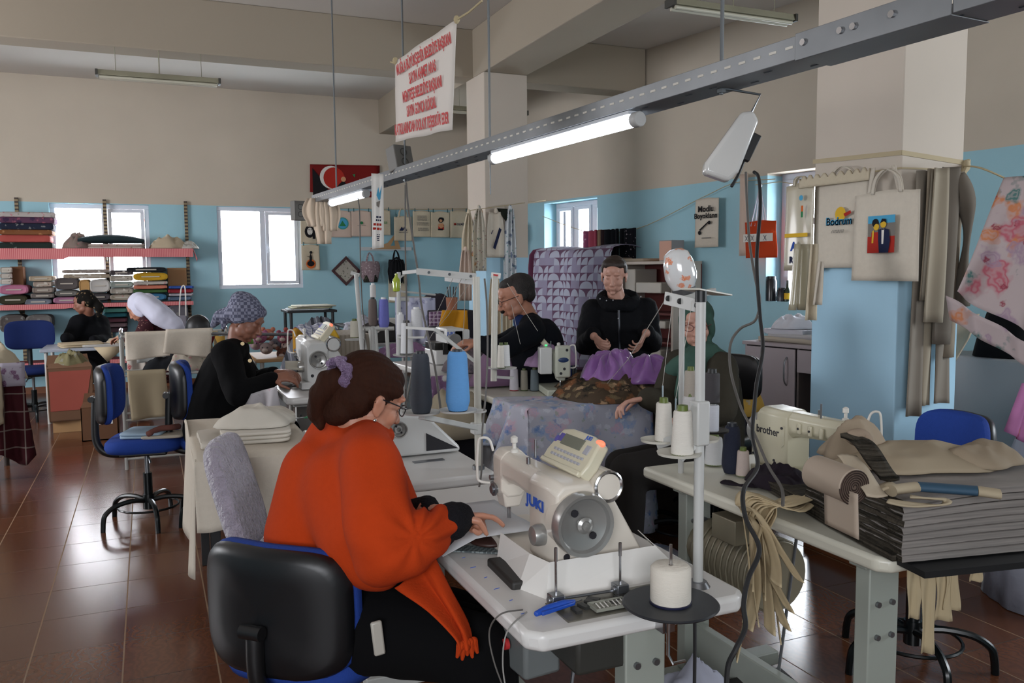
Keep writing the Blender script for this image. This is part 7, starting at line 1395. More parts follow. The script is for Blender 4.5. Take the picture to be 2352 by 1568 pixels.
heap('twisted brown wreath of cloth on the long back table', (3.25, 10.3, .87), .12, .12, .07, bmat('8a6a50'), rid=16)
q = P(682, 765, 7.4); plain_table('work table carrying the dark heart cushion', 1.75, 2.5, 7.9, 8.6, .80, mat('top_grey', '8c8c8c', .6), tubew, .018)
heap('dark grey cushion printed with a pale heart outline', (2.12, 8.2, .80), .26, .22, .20, mat('cushion_dark', '2e2b2a', .9), name='cushion', cat='cushion', rid=2, amp=.1)
hc = C.objects['cushion']; k = MB(); pts = [(.055*(16*math.sin(a)**3)/16, .055*(13*math.cos(a)-5*math.cos(2*a)-2*math.cos(3*a)-math.cos(4*a))/16) for a in [2*PI*j/30 for j in range(30)]]; Mh2 = frame(V((2.02, 8.0, .92)), RG, UPV*.75+FW*.6); k.tube([Mh2 @ V((x, y, .012)) for x, y in pts], .007, 6, closed=True); obj('heart_print', k, mat('pale_print', 'a8a4a0', .9), hc, world=True)
heap('whitish patterned cloth crumpled behind the heart cushion', (1.98, 8.45, .80), .22, .14, .20, bmat('a8a8b4', 'dk'), rid=6, amp=.3)
heap('brown and cream cloth pile in front of the heart cushion', (1.82, 8.1, .80), .14, .16, .10, bmat('93857c', 'dk'), rid=12)
# lilac cloth on the ironing board, mustard cloth, small things behind the overlocker
ib = thing('ironing_board', 'ironing board with a pale flowered cover behind the overlocker stand', 'ironing board', (2.75, 7.9, 0)); a, b = P(908, 682, 7.6), P(1000, 684, 7.6)
k = MB(); k.prism([(-.15, 0), (.15, 0), (.15, .3), (.08, .42), (-.15, .35)], .03, MX.Translation(lerp(a, b, .5)-V((0, 0, .03)))); obj('board', k, mat('white_steel', 'b9bab6'), ib, world=True)
k = MB(); k.grid(lambda u, v: lerp(a, b, u)-UPV*v*.42-FW*(.02+.012*math.sin(u*18)), 20, 8); obj('cover', k, mat('cloth_lilac_print', 'a4a6ba', .9, kind='floral', pal=(('6a6a86', .2, 14), ('c6c4d0', .2, 10))), ib, world=True, thick=.004, smooth=180)
for s_ in (-1, 1): k = MB(); m0 = lerp(a, b, .5+.4*s_); m1 = lerp(a, b, .5-.4*s_); k.tube([V((m0.x, m0.y+.1, m0.z-.03)), V((m1.x, m1.y+.1, 0))], .012, 8); obj('leg', k, tubew, ib, world=True)
tb2 = plain_table('table behind the overlocker, heaped with mustard and checked cloth', 2.45, 3.1, 6.75, 7.4, .78, wd, tubew, .018)
mus = bmat('b07a1c'); k = MB(); a, b = P(1018, 712, 6.6), P(1074, 712, 6.6); k.grid(lambda u, v: lerp(a, b, u)-UPV*v*.26-RG*.03*v*(1-u)*2-FW*(.02+.02*math.sin(u*8+v*2)), 16, 12); one('hanging_cloth', k, mus, 'mustard yellow cloth hanging behind the overlocker', 'cloth', thick=.02, smooth=180)
k = MB(); a, b = P(985, 716, 6.9), P(1022, 714, 6.9); k.grid(lambda u, v: lerp(a, b, u)-UPV*v*.12, 6, 4); one('hanging_cloth', k, mat('plaid_purple', '5a4058', .9, kind='plaid', pal=(0, 2, .03, 'b0a0b0', .3)), 'purple checked cloth beside the mustard one', 'cloth', thick=.01)
pq = P(1038, 712, 7.2); k = MB(); k.box((pq.x, pq.y, pq.z/2), (.35, .3, pq.z-.002)); one('storage_crate', k, mat('crate_dark', '26242a', .8), 'dark cabinet under the wooden pot of tools', 'crate', bevel=.01)
t = thing('wooden_pot', 'small wooden pot of tools behind the mustard cloth', 'pot', P(1038, 712, 7.2)); k = MB(); k.lathe([(.002, 0), (.045, 0), (.05, .11), (.044, .11), (.04, .01), (.002, .01)], (0, 0, 0), 20); obj('pot', k, mat('pot_wood', '8a5234', .6), t)
k = MB(); [k.cyl((.02*math.cos(i*1.6), .02*math.sin(i*1.6), .05), (.04*math.cos(i*1.6), .04*math.sin(i*1.6), .20), .006, n=6) for i in range(4)]; pieces('tool_handle', k, dark, t)
heap('dark cloth bundle beyond the ironing board', P(1000, 712, 8.0), .2, .15, .14, bmat('2e2a33'), rid=6, amp=.2)
k = MB(); k.tube(smoothpts([P(880, 810, 5.6), P(890, 770, 5.6), P(920, 750, 5.6), P(945, 760, 5.6)], 5), .02, 8); heap('lilac flowered cloth under the overlocker stand', at(930, 815, z=.845), .24, .2, .08, mat('lilac_flowered', '8a6a8c', .9, kind='floral', pal=(('b49aba', .3, 16),)), rid=10)
fall('lilac flowered cloth hanging from the overlocker table', 1.60, 1.95, 5.0, .84, .45, mat('lilac_flowered', '8a6a8c'), group=None, dx=-.05)
k = MB(); k.box(at(1035, 858, z=.66), (.22, .18, .16)); o = one('machine_drawer', k, mat('machine_white', 'd6d6d4'), 'white box fixed below the overlocker table', 'box', bevel=.01)
# white folding stand legs behind
fs_ = thing('folding_stand', 'white A-frame stand behind the woman in orange', 'stand', at(870, 900, z=0)); 
for x0, x1 in ((850, 858), (862, 868), (888, 893), (830, 848)): k = MB(); k.tube([P(x0, 755, 6.0), P(x1, 842, 6.0)], .014, 8); obj('leg', k, tubew, fs_, world=True)
k = MB(); k.tube([P(825, 757, 6.0), P(905, 754, 6.0)], .014, 8); obj('cross_bar', k, tubew, fs_, world=True)
# ---------------- blue flowered cloth over the end of the cream table ------------------------------------------
flc = mat('cloth_blueflowers', 'b0b0bc', .85, kind='floral', pal=(('8aa0c4', .34, 7), ('c0a4b2', .27, 8), ('5f80b4', .20, 11), ('c4c6d0', .24, 15), ('93a094', .13, 19)), var=.10)
t = thing('tablecloth', 'blue and pink flowered cloth draped over the cream table, reaching the floor', 'tablecloth', (2.06, 3.85, 0)); k = MB()
def tc2(u, v):
    # u runs round the near end: left side, front, right side ; v from the table centre outward and down
    s_ = u*3.0
    if s_ < 1: ex, ey, nx, ny = 1.735, 4.28-.45*s_, -1, 0
    elif s_ < 2: ex, ey, nx, ny = 1.735+(.755)*(s_-1), 3.83, 0, -1
    else: ex, ey, nx, ny = 2.49, 3.83+.40*(s_-2), 1, 0
    cxx, cyy = 2.06, 4.15
    if v < .3: f = v/.3; return V((cxx+(ex-cxx)*f, cyy+(ey-cyy)*f, .792+.005*math.sin(u*20+v*9)))
    q = (v-.3)/.7; dn = (.24 if s_ < .7 else (.24+.45*min(1, (s_-.7)/.45)))*q if s_ < 1.15 else .69*q
    amp = .012+.055*q; w = math.sin(u*34+.8*math.sin(u*9))*amp; w2 = .05*q
    return V((ex+nx*(w+w2)+(.02*math.sin(u*21)*q if ny else 0), ey+ny*(w+w2), .79-.02*min(1, q*8)-dn*.97+.01*math.sin(u*26)*q))
k.grid(tc2, 110, 36); obj('cloth', k, flc, t, world=True, thick=.003, smooth=180)
heap('trailing corner of blue flowered cloth lying on the floor', (2.35, 3.55, .0), .16, .3, .05, flc, rid=8, group=None)
# purple satin, brown flowered heap, mauve and grey fabrics on the tables
satin = mat('satin_purple', '8a5c9c', .33, var=.1, sheen=.3); 
heap('brown and orange flowered cloth heaped before the green-scarf woman', (2.38, 4.12, .787), .34, .36, .10, mat('cloth_brownflower', '4a3d30', .85, kind='floral', pal=(('8a5a3a', .34, 9), ('b89878', .24, 12), ('20201c', .30, 8), ('7a6a50', .22, 15))), rid=7, amp=.5)
heap('crumpled purple satin, the fan-shaped heap in front of the standing woman', P(1402, 868, 4.75)-UPV*.02, .20, .15, .135, satin, rid=4, amp=.25, group=None, seed=3., pleat=.45, npl=9)
heap('crumpled purple satin, the flatter heap toward the green-scarf woman', P(1492, 868, 4.75)-UPV*.02, .18, .14, .115, satin, rid=5, amp=.25, group=None, seed=8., pleat=.4, npl=8)
k = MB(); k.box((2.72, 4.38, .40), (.62, .5, .80)); bmo = one('storage_chest', k, mat('chest_dark', '3a2f28', .8), 'dark chest under the purple satin, beside the cream table', 'chest', bevel=.01)
mauve = mat('cloth_mauve', '8e6c8c', .6, var=.1, sheen=.2)
heap('mauve cloth heaped behind the tan machine', (2.06, 4.78, .787), .27, .10, .20, mauve, rid=7, amp=.5)
heap('light mauve cloth mound beside the hip of the man with glasses', P(1262, 812, 5.0)-UPV*.07, .17, .12, .11, mat('cloth_mauve_light', 'a484a8', .6, var=.08), rid=7, amp=.6)
heap('grey and pink printed cloth crumpled at the overlocker table', (1.90, 5.08, .845), .17, .13, .14, mat('cloth_greypink', '8c8086', .9, kind='floral', pal=(('5c5660', .25, 12), ('b89aa4', .2, 15))), rid=10, amp=.6)
k = MB(); k.grid(lambda u, v: V((1.70+.32*u, 4.93-.03*math.sin(u*12)-.05*v, .845-.34*v-.05*u*v)), 18, 10); one('hanging_cloth', k, mat('cloth_greypink', '8c8086'), 'grey and pink printed cloth hanging between the two cream tables', 'cloth', thick=.01, smooth=180)
heap('beige calico folds between the blue cone and the small cones', (1.60, 4.55, .55), .22, .2, .22, bmat('b0a48e'), rid=8); k = MB(); k.box((1.60, 4.55, .275), (.30, .3, .55)); one('storage_crate', k, mat('crate_dark', '26242a', .8), 'dark crate under the beige calico folds', 'crate', bevel=.01)
heap('clear plastic sack of cloth beneath the cream table', (1.78, 4.35, 0), .16, .2, .5, mat('sack_clear', '8c8a8e', .4, var=.2), name='plastic_sack', cat='sack', rid=7)
heap('dark cloth sack on the floor between the table rows', (1.42, 4.1, 0), .2, .2, .42, bmat('14151a'), name='cloth_sack', cat='sack', rid=6)
k = MB(); [k.ell(at(x, y, z=.79), (.012, .008, .006)) for x, y in ((1318, 898), (1336, 893))]; k.tube([at(1300, 902, z=.79), at(1322, 898, z=.792), at(1340, 890, z=.79)], .004, 6); one('orange_snips', k, mat('snips_orange', 'c2502a', .5), 'small orange thread snips under the needle of the tan machine', 'snips')
# ---------------- cabinet by the window wall ---------------------------------------------------------------------
A_ = V((4.872, 6.021, 0)); dC = -RD if (-RD).y < 0 else RD; dN = RN
def cb(k, a0, a1, b0, b1, z0, z1):
    vs = [A_+dC*a+dN*b+UPV*z_ for z_ in (z0, z1) for a, b in ((a0, b0), (a1, b0), (a1, b1), (a0, b1))]; return k.add(vs, [(0, 3, 2, 1), (4, 5, 6, 7), (0, 1, 5, 4), (1, 2, 6, 5), (2, 3, 7, 6), (3, 0, 4, 7)])
t = thing('low_cabinet', 'pale lilac-grey low cabinet with a long handle, by the side window', 'cabinet', A_+dC*.9+dN*.3); lil = mat('laminate_lilac', '9c9296', .5, var=.04)
k = MB(); cb(k, -.02, 1.9, -.02, .56, .82, .85); obj('worktop', k, lil, t, world=True, bevel=.004)
k = MB(); cb(k, 0, .02, 0, .55, .05, .82); cb(k, .0, 1.9, .53, .55, .05, .82); cb(k, .0, 1.9, 0, .55, .03, .06); obj('carcass', k, lil, t, world=True)
k = MB(); cb(k, .02, .54, -.018, 0, .07, .81); dr_ = obj('door', k, lil, t, world=True, bevel=.003); k = MB(); k.tube(smoothpts([A_+dC*.46-dN*.018+UPV*.50, A_+dC*.46-dN*.05+UPV*.54, A_+dC*.46-dN*.055+UPV*.62, A_+dC*.46-dN*.05+UPV*.70, A_+dC*.46-dN*.018+UPV*.74], 4), .007, 8); obj('handle', k, steel, dr_, world=True)
k = MB(); cb(k, .56, 1.10, -.018, 0, .62, .81); obj('drawer', k, lil, t, world=True, bevel=.003)
k = MB(); cb(k, .55, .57, 0, .5, .07, .82); cb(k, 1.10, 1.12, -.018, .5, .07, .82); cb(k, 1.12, 1.9, -.018, 0, .07, .81); pieces('divider', k, mat('cabinet_inner', '5e5654', .7), t, world=True)
for i, (a, b, z0, c, nm) in enumerate(((.05, .75, .852, 'b0a698', 'beige folded cloth lying lowest on the low cabinet'), (.15, .80, .885, 'b4b2b4', 'white folded cloth in the middle of the pile on the low cabinet'), (.12, .55, .92, 'c0c0c8', 'white folded cloth topmost on the low cabinet'))):
    o = slab(nm, 0, b-a, 0, .38, 0, .045, bmat(c), layers=1, wob=.03); p_ = A_+dC*(a+b)/2+dN*.26; o.location = V((p_.x, p_.y, z0)); o.rotation_euler.z = math.atan2(dC.y, dC.x)
heap('crumpled white cloth on the pile of the low cabinet', A_+dC*.32+dN*.25+UPV*.965, .2, .16, .10, bmat('c4c4cc'), rid=9)
k = MB(); q = A_+dC*.85+dN*.15+UPV*.95; k.cyl(q, q+dC*.25, .09, n=24); one('rolled_cloth', k, bmat('77736f'), 'grey roll of cloth at the pillar end of the low cabinet', 'cloth')
k = MB(); q = P(1690, 822, 5.2); k.box((q.x, q.y, .30), (.4, .4, .60)); one('storage_crate', k, mat('crate_dark', '26242a'), 'dark crate behind the green-scarf woman', 'crate', bevel=.01); heap('yellow and beige cloth in the basket behind the green-scarf woman', (q.x, q.y, .60), .18, .18, .26, bmat('a8843c', 'dk'), rid=9)
# second black chair back beside the green-scarf woman
CHb = office_chair('black-shelled chair standing behind the green-scarf woman', (2.98, 3.95, 0), math.radians(110), up=dark, bz=.86, bw=.40, bh=.26, group=None)
# ---------------- near column: tapes, bags, hanging strips ----------------------------------------------------------
YD = V((0, -1, 0)); XD = V((1, 0, 0)); tape = mat('tape_beige', 'b9aa8c', .8)
def colrope(label, z0, z1, zr, h_, r_=.004):
    k = MB(); a, b, c_ = V((PX0-r_, PY1+.01, z0)), V((PX0-r_, PY0-r_, z1)), V((PX1+.01, PY0-r_, zr))
    for p, q in ((a, b), (b, c_)): k.add([p-UPV*h_/2, q-UPV*h_/2, q+UPV*h_/2, p+UPV*h_/2], [(0, 1, 2, 3)])
    return one('tape_band', k, tape, label, 'tape', thick=.003, smooth=0)
colrope('beige tape wound round the near column above the bags', 2.045, 2.02, 1.99, .022)
colrope('thin cord round the near column carrying the bags', 1.955, 1.95, 1.955, .008)
k = MB(); q = V((PX1+.005, PY0-.01, 1.975)); k.tube([q+V((-.03, -.01, -.04)), q, q+V((.02, 0, .03))], [.012, .02, .008], 8); k.ell(q, (.02, .02, .03)); one('cloth_knot', k, tape, 'knot of beige cloth at the far corner of the near column', 'knot')
gb = 'bags hung on the near column'
def face(px_, py_, X=3.17): return at(px_, py_, X=X)
a, b = face(1878, 418), face(2000, 418); h1 = a.z-face(1940, 610).z
tote('natural tote with a blue, yellow and red town logo, on the near column', V((3.165, (a.y+b.y)/2, a.z-.01)), a.y-b.y, h1, YD, canvas2, group=gb, clip=False, hh=.07,
     txt=[('Bodrum', .052, .0, .015, 'sky', .0022), ('Bodrum', .052, .002, .013, 'navy', .0006)], shapes=[('yellow', circ(.01, .05, .035)), ('red', [(.03, .05), (.075, .065), (.08, .05), (.04, .035)])]+textlines(0, -.03, .09, 3, .003), eps=.018)
a, b = face(1968, 447, 3.12), face(2116, 440, 3.12); h2 = a.z-face(2040, 645, 3.12).z
tt = tote('natural tote printed with a suited man and a woman in red, near column', V((3.115, (a.y+b.y)/2, a.z)), a.y-b.y, h2, YD, canvas2, group=gb, clip=False, hh=.10, skew=.0, eps=.02,
     shapes=[('grey', rect(-.085, -.05, .07, .095)), ('sky', rect(-.085, .06, .07, .095)), ('red', rect(-.085, -.075, .07, .0)), ('yellow', circ(-.035, .045, .017, 12)), ('black', circ(-.04, .062, .020, 10)), ('yellow', circ(-.033, .044, .014, 12)), ('red', [(-.06, .02), (-.015, .02), (-.012, -.075), (-.065, -.075)]), ('yellow', [(-.055, .025), (-.045, .03), (-.048, -.03), (-.058, -.03)]), ('yellow', circ(.008, .055, .017, 12)), ('black', [(-.01, .06), (.0, .08), (.022, .078), (.026, .058), (.012, .068)]), ('navy', [(-.02, .03), (.008, .038), (.04, .03), (.05, -.02), (.04, -.075), (-.012, -.075), (-.018, -.02)]), ('white', [(.0, .034), (.016, .034), (.012, -.035), (.002, -.035)]), ('black', rect(.001, .028, .015, .033))])
for s_ in (-.28, .12):
    k = MB(); y0_ = (a.y+b.y)/2-s_*(a.y-b.y); k.grid(lambda u, v: V((3.12+.01*v, y0_-.012+.024*u+.03*(v-.5)*(1 if s_ < 0 else -1), 1.955-(1.955-a.z+.01)*v)), 2, 6); obj('handle', k, canvas2, tt, world=True, thick=.004)
q = face(1876, 400); t = tote('cream bag with blue capital letters, wrapped round the far edge of the near column', V((3.14, 3.46, 1.93)), .20, .45, YD, mat('bag_clearcream', 'bdb39c', .35, coat=.5), group=gb, clip=False, hh=.04, eps=.02,
     txt=[('A', .06, -.02, -.10, 'blue', .004), ('RES', .045, -.015, -.17, 'navy', .003)], shapes=[('yellow', rect(-.09, -.05, .08, -.03)), ('orange', rect(.03, .08, .045, .11)), ('green', rect(.03, .05, .045, .08)), ('sky', circ(.03, .15, .014))])
for i, (x0, x1, y0, y1, d_, c_, lab) in enumerate(((1812, 1862, 560, 712, 3.9, mat('clear_bag', 'b0a890', .25, coat=.7), 'shiny clear-wrapped cloth hanging below the lettered bag'), (1846, 1878, 560, 735, 3.85, canvas, 'narrow beige strap hanging below the lettered bag'), (1866, 1892, 600, 700, 3.8, canvas2, 'pale cloth edge hanging beside the blue column face'))):
    k = MB(); a, b, c2, d2 = P(x0+14, y0, d_), P(x1, y0, d_), P(x0, y1, d_), P(x1-2, y1, d_); k.grid(lambda u, v: lerp(lerp(a, b, u), lerp(c2, d2, u), v)-FW*.02*math.sin(u*9+i), 12, 10); one('hanging_cloth', k, c_, lab, 'cloth', thick=.008, smooth=180)
k = MB(); k.grid(lambda u, v: V((3.135-.01*math.sin(u*6), 3.46-.46*u, 1.955-.05*v-.012*math.sin(u*60)*(1-v))), 60, 4); one('gathered_straps', k, canvas, 'row of gathered bag straps along the cord of the near column', 'straps', thick=.012, smooth=180)
stc = [mat('strip_'+c, c, .9, var=.08) for c in ('857d72', '8f8474', 'a09684', '746c62')]
for i, (x0, x1, y0, y1, Yp, m_, lab) in enumerate(((2100, 2132, 392, 955, 2.84, 0, 'longest grey-beige strip, nearest the tote bags'), (2122, 2150, 388, 690, 2.82, 1, 'upper dark strip behind the printed tote'), (2138, 2172, 386, 740, 2.78, 2, 'wide pale strip in front of the others'), (2160, 2196, 384, 790, 2.80, 3, 'grey strip in the middle of the bunch'), (2182, 2208, 395, 820, 2.84, 1, 'beige strip at the outer edge of the column'), (2118, 2142, 700, 930, 2.845, 2, 'lower narrow strip with a squared end'), (2146, 2182, 720, 925, 2.845, 0, 'lower broad strip with a squared end'))):
    k = MB(); a, b, c2, d2 = at(x0, y0, Y=Yp), at(x1, y0, Y=Yp), at(x0-28*(y1-y0)/560, y1, Y=Yp), at(x1-24*(y1-y0)/560, y1, Y=Yp); k.grid(lambda u, v: lerp(lerp(a, b, u), lerp(c2, d2, u), v)+V((0, -.012-.012*math.sin(u*5+i+v*2), 0)), 8, 14); one('cloth_strip', k, stc[m_], lab+', hanging on the near column', 'cloth strip', 'cloth strips on the near column', thick=.006, smooth=180)
k = MB(); a = at(2200, 400, Y=2.80); k.tube(smoothpts([a, at(2218, 460, Y=2.78), at(2222, 530, Y=2.78), at(2212, 620, Y=2.80), at(2205, 700, Y=2.82)], 5), [.03+.015*math.sin(i*.4) for i in range(21)], 10); one('rolled_cloth', k, stc[3], 'long dark twisted cloth on the outer edge of the near column', 'cloth', smooth=180)
# ---------------- flowered sheet, cabinet, sacks beyond the column ---------------------------------------------------
ros = mat('sheet_roses', 'b3a4a4', .85, kind='floral', pal=(('b05a68', .26, 5.0), ('c07a50', .17, 6.5), ('42706c', .17, 8.5), ('9c8496', .25, 7), ('8a3848', .12, 12)), var=.05)
t = thing('flowered_sheet', 'white sheet with rose and green flowers hanging in a point beyond the near column', 'sheet', P(2300, 760, 3.3)); k = MB()
E0, E1, E2, E3 = P(2306, 408, 3.35), P(2450, 395, 3.1), P(2188, 668, 3.35), P(2420, 800, 3.1)
k.grid(lambda u, v: lerp(lerp(E0, E1, u), lerp(E2, E3, u), v)-FW*(.03*math.sin(u*10+v*2)*(.3+v)), 30, 24); obj('sheet', k, ros, t, world=True, thick=.003, smooth=180)
k = MB(); k.grid(lambda u, v: lerp(E2, E3, u)+FW*.05-UPV*(.02+.10*v)+RG*.02*v-FW*.02*math.sin(u*14), 20, 5); obj('lower_fold', k, ros, t, world=True, thick=.003, smooth=180)
k = MB(); k.tube(smoothpts([V((PX1, PY0, 1.975)), P(2250, 385, 3.4), E0], 5), .004, 6); one('washing_line', k, cord_m, 'beige cord running from the near column to the flowered sheet', 'line')
k = MB(); q = P(2255, 900, 4.7); k.box((q.x+.28, q.y-.05, .5), (.75, .55, 1.0)); wb2 = one('steel_cabinet', k, mat('cabinet_greywhite', '8f9294', .5, var=.06), 'grey-white steel cabinet beyond the near column', 'cabinet', bevel=.012)
heap('black cloth bundle slumped on the steel cabinet', (q.x+.22, q.y-.1, 1.0), .32, .2, .42, bmat('0c0d10'), rid=5, amp=.2)
k = MB(); a0, a1, a2, a3 = P(2192, 720, 4.3), P(2250, 722, 4.3), P(2194, 830, 4.2), P(2225, 775, 4.2); k.grid(lambda u, v: lerp(lerp(a0, a1, u), lerp(a2, a3, u), v), 8, 8); one('hanging_cloth', k, bmat('a89c88'), 'beige cloth slanting beside the black bundle', 'cloth', thick=.01)
sk = mat('sack_white', '8c8e9a', .35, var=.15, bump=.4, scale=12)
heap('tall white plastic sack on the floor beyond the blue chair', (P(2290, 1000, 3.7).x+.25, P(2290, 1000, 3.7).y-.1, 0), .28, .28, .88, sk, name='plastic_sack', cat='sack', rid=4, amp=.25)
heap('second white plastic sack, farther along the wall', (P(2380, 1000, 3.9).x+.5, P(2380, 1000, 3.9).y-.4, 0), .30, .3, .80, sk, name='plastic_sack', cat='sack', rid=4, amp=.25)
k = MB(); a0, a1, a2, a3 = P(2348, 880, 3.2), P(2400, 860, 3.2), P(2306, 990, 3.2), P(2380, 1030, 3.2); k.grid(lambda u, v: lerp(lerp(a0, a1, u), lerp(a2, a3, u), v)-FW*.03*math.sin(u*8), 10, 10); one('hanging_cloth', k, mat('pink_spotted', 'b878a8', .8, kind='floral', pal=(('a82030', .14, 9), ('c8b050', .1, 11))), 'pink spotted cloth at the picture edge beside the sacks', 'cloth', thick=.006, smooth=180)
# ---------------- the cream table: cut stack, roll, strips -----------------------------------------------------------
SO = V((1.640, 1.437, .785)); sa = V((.33, -.062, 0)).normalized(); sb_ = V((.085, .375, 0)).normalized(); rag = mat('ragged_edges', '4b453c', .95, kind='layers', pal=('17150f',), bump=.5, scale=60); gry = mat('grey_layers', '8d8782', .95, kind='layers', pal=('7b7672',), var=.05)
t = thing('cloth_stack', 'huge block of cut grey cloth layers on the end of the cream table', 'cloth stack', SO+sa*.2+sb_*.22); NL = 9; hh_ = .155/NL
for i in range(NL):
    k = MB(); z0 = .787+i*hh_; bow = .012*math.sin(i*1.3); la, lb = .40+.02*i*.9, .46-.006*i; rings = []
    pts = []
    for (u0, v0, u1, v1, n_) in ((0, 0, la, 0, 14), (la, 0, la, lb, 8), (la, lb, 0, lb, 10), (0, lb, 0, 0, 16)):
        for j in range(n_): f = j/n_; pts.append((u0+(u1-u0)*f, v0+(v1-v0)*f))
    for zf, ins in ((0, .0025), (.10, 0), (.92, 0), (1, .0025)):
        ring = []
        for (u, v) in pts:
            rg = .010*nz(v*60, i*3.1, zf*2) if u < .001 else 0; uu = u+rg+(ins if u < .2 else -ins); vv = v+(ins if v < .2 else -ins)+.003*nz(u*30, i*2.)
            ring.append(SO*1.0+sa*uu+sb_*vv+UPV*(z0-.785+hh_*zf+.012*(i/NL)*math.sin(u*7)+.02*(u/la)**2*(i/NL)-.010*(1-i/NL)*(u/la)**2*0))
        rings.append(ring)
    k.loft(rings); o = obj('cloth_layer', k, [gry, rag], t, world=True, smooth=30)
    Mi_ = parent_matrix(t)
    for pl in o.data.polygons:
        n_ = pl.normal
        if n_.dot(-sa) > .6: pl.material_index = 1
k = MB(); q = SO+sa*.20+sb_*.10; M = frame(q-UPV*.012, sa, sb_); k.box((0, 0, 0), (.36, .30, .016), M=M); one('black_board', k, mat('board_black', '0d0d0f', .7), 'thin black board under the block of grey cloth', 'board')
# left-hand low row of ragged cloth reaching along the table edge
k = MB(); a0, a1 = SO+sb_*.44, SO+sb_*.72+sa*.01
k.loft([[p+UPV*0, p+sa*.12, p+sa*.12+UPV*h_, p+UPV*h_] for p, h_ in ((SO+sb_*.02-sa*.012, .02), (SO+sb_*.3-sa*.01, .03), (SO+sb_*.46, .045), (a1, .03))]); one('ragged_offcuts', k, rag, 'ragged dark cloth edges along the border of the cream table', 'cloth', smooth=20)
topz = .785+.16
# beige roll with its loose end
ra_, rb_ = P(1872, 1082, 2.13), P(1962, 1118, 2.0); t = thing('fabric_roll', 'thick beige cloth roll on the stack, its loose end hanging down', 'fabric roll', (ra_+rb_)/2); bg = mat('cloth_beige_sheen', 'a89888', .6, var=.05); rr_ = .043
k = MB(); k.cyl(ra_, rb_, rr_, n=32); obj('roll', k, bg, t, world=True, bevel=.004)
ax = (rb_-ra_).normalized(); u1 = ax.cross(UPV).normalized(); u2 = u1.cross(ax); k = MB()
k.tube([rb_+ax*.002+(u1*math.cos(q)+u2*math.sin(q))*(.004+rr_*.93*q/(2*PI*7)) for q in [2*PI*7*j/160 for j in range(161)]], .0018, 4); obj('spiral_end', k, mat('roll_core_dark', '3a2f2a', .9), t, world=True); k = MB(); k.cyl(rb_, rb_+ax*.0015, rr_*.96, n=28); obj('end_face', k, mat('roll_end', '6a5a50', .9), t, world=True)
sd_ = u1 if u1.dot(-RG) > 0 else -u1
k = MB(); out_ = (-FW).normalized(); k.grid(lambda u, v: lerp(ra_+ax*.012, rb_-ax*.012, u)+out_*(rr_*.98+.012*v)-UPV*(.010+.105*v), 8, 8); obj('loose_end', k, bg, t, world=True, thick=.003)
# long cut bands fanned over the stack
def band(label, pts, w_, m_, up=None, th=.003, group=None, name='cloth_band', cat='cloth', n=6, wdir=None):
    P_ = smoothpts(pts, n); k = MB(); wd_ = wdir
    def f(u, v):
        i = round(v*(len(P_)-1)); tg = (P_[min(i+1, len(P_)-1)]-P_[max(i-1, 0)]).normalized(); s_ = (wd_ if wd_ is not None else tg.cross(up or UPV)).normalized(); return P_[i]+s_*(u-.5)*w_+UPV*.003*math.sin(v*9+u*4)
    k.grid(f, 4, len(P_)-1); return one(name, k, m_, label, cat, group, thick=th, smooth=180)
band('pale band slanting down from the machine head over the stack', [P(1945, 1045, 2.12), P(1975, 1085, 2.05), P(2015, 1140, 1.98)], .050, bmat('b6a894'), up=FW*-1, wdir=RG)
band('grey ragged bundle slanting across the top of the stack', [P(1950, 1000, 2.2), P(1985, 1020, 2.15), P(2020, 1070, 2.08), P(2045, 1100, 2.05)], .045, rag, wdir=RG, th=.012)
k = MB(); k.tube(smoothpts([P(1948, 1012, 2.2), P(1962, 1000, 2.2), P(1985, 1003, 2.2), P(1992, 1030, 2.18)], 5), [.018]*16, 10); one('rolled_cloth', k, bmat('9c8a78'), 'rounded brown fold at the top of the bundle beside the machine head', 'cloth', smooth=180)
def zt(x, y, h=.0): return at(x, y, z=topz+.012+h)
heap('large flat beige cloth lying over the back of the stack', SO+sa*.28+sb_*.30+UPV*.168, .25, .16, .035, bmat('a69882'), rid=5, amp=.5)
heap('beige cloth with dark underside crumpled behind the stack', SO+sa*.14+sb_*.42+UPV*.165, .11, .08, .075, bmat('a3937f'), rid=7, amp=.6)
heap('folded beige cloth ends at the right-hand end of the stack', SO+sa*.40+sb_*.22+UPV*.175, .12, .09, .04, bmat('998a76'), rid=8, amp=.6)
p0, p1, p2, p3 = zt(2045, 1128, .008), zt(2108, 1120, .012), zt(2245, 1130, .014), zt(2300, 1138, .010)
t = thing('banded_roll', 'flat roll of cream cloth with a blue middle, on the front edge of the stack', 'cloth roll', (p1+p2)/2)
def flat(k, a, b, r1, r2, n=16): 
    tg = (b-a).normalized(); s1 = tg.cross(UPV).normalized(); k.loft([[c_+s1*(.020*rr*math.cos(q))+UPV*(.0115*rr*math.sin(q)+.003) for q in [2*PI*j/n for j in range(n)]] for c_, rr in ((a, r1), (lerp(a, b, .05), 1), (lerp(a, b, .95), 1), (b, r2))])
k = MB(); flat(k, p1, p2, 1, 1); obj('blue_sleeve', k, mat('sleeve_blue', '2f4f66', .7), t, world=True, smooth=60)
k = MB(); flat(k, p0, p1, 1.3, .93); obj('cream_end', k, bmat('b3a58c'), t, world=True, smooth=60); k = MB(); flat(k, p2, p3, .93, .5); obj('cream_end', k, bmat('b3a58c'), t, world=True, smooth=60)
band('cream looped band in front of the blue-middled roll, on the front edge', [zt(2040, 1150), zt(2085, 1158), zt(2130, 1160), zt(2170, 1158), zt(2172, 1148, .006), zt(2140, 1145, .008), zt(2090, 1140, .008)], .020, bmat('b3a58c'), th=.004)
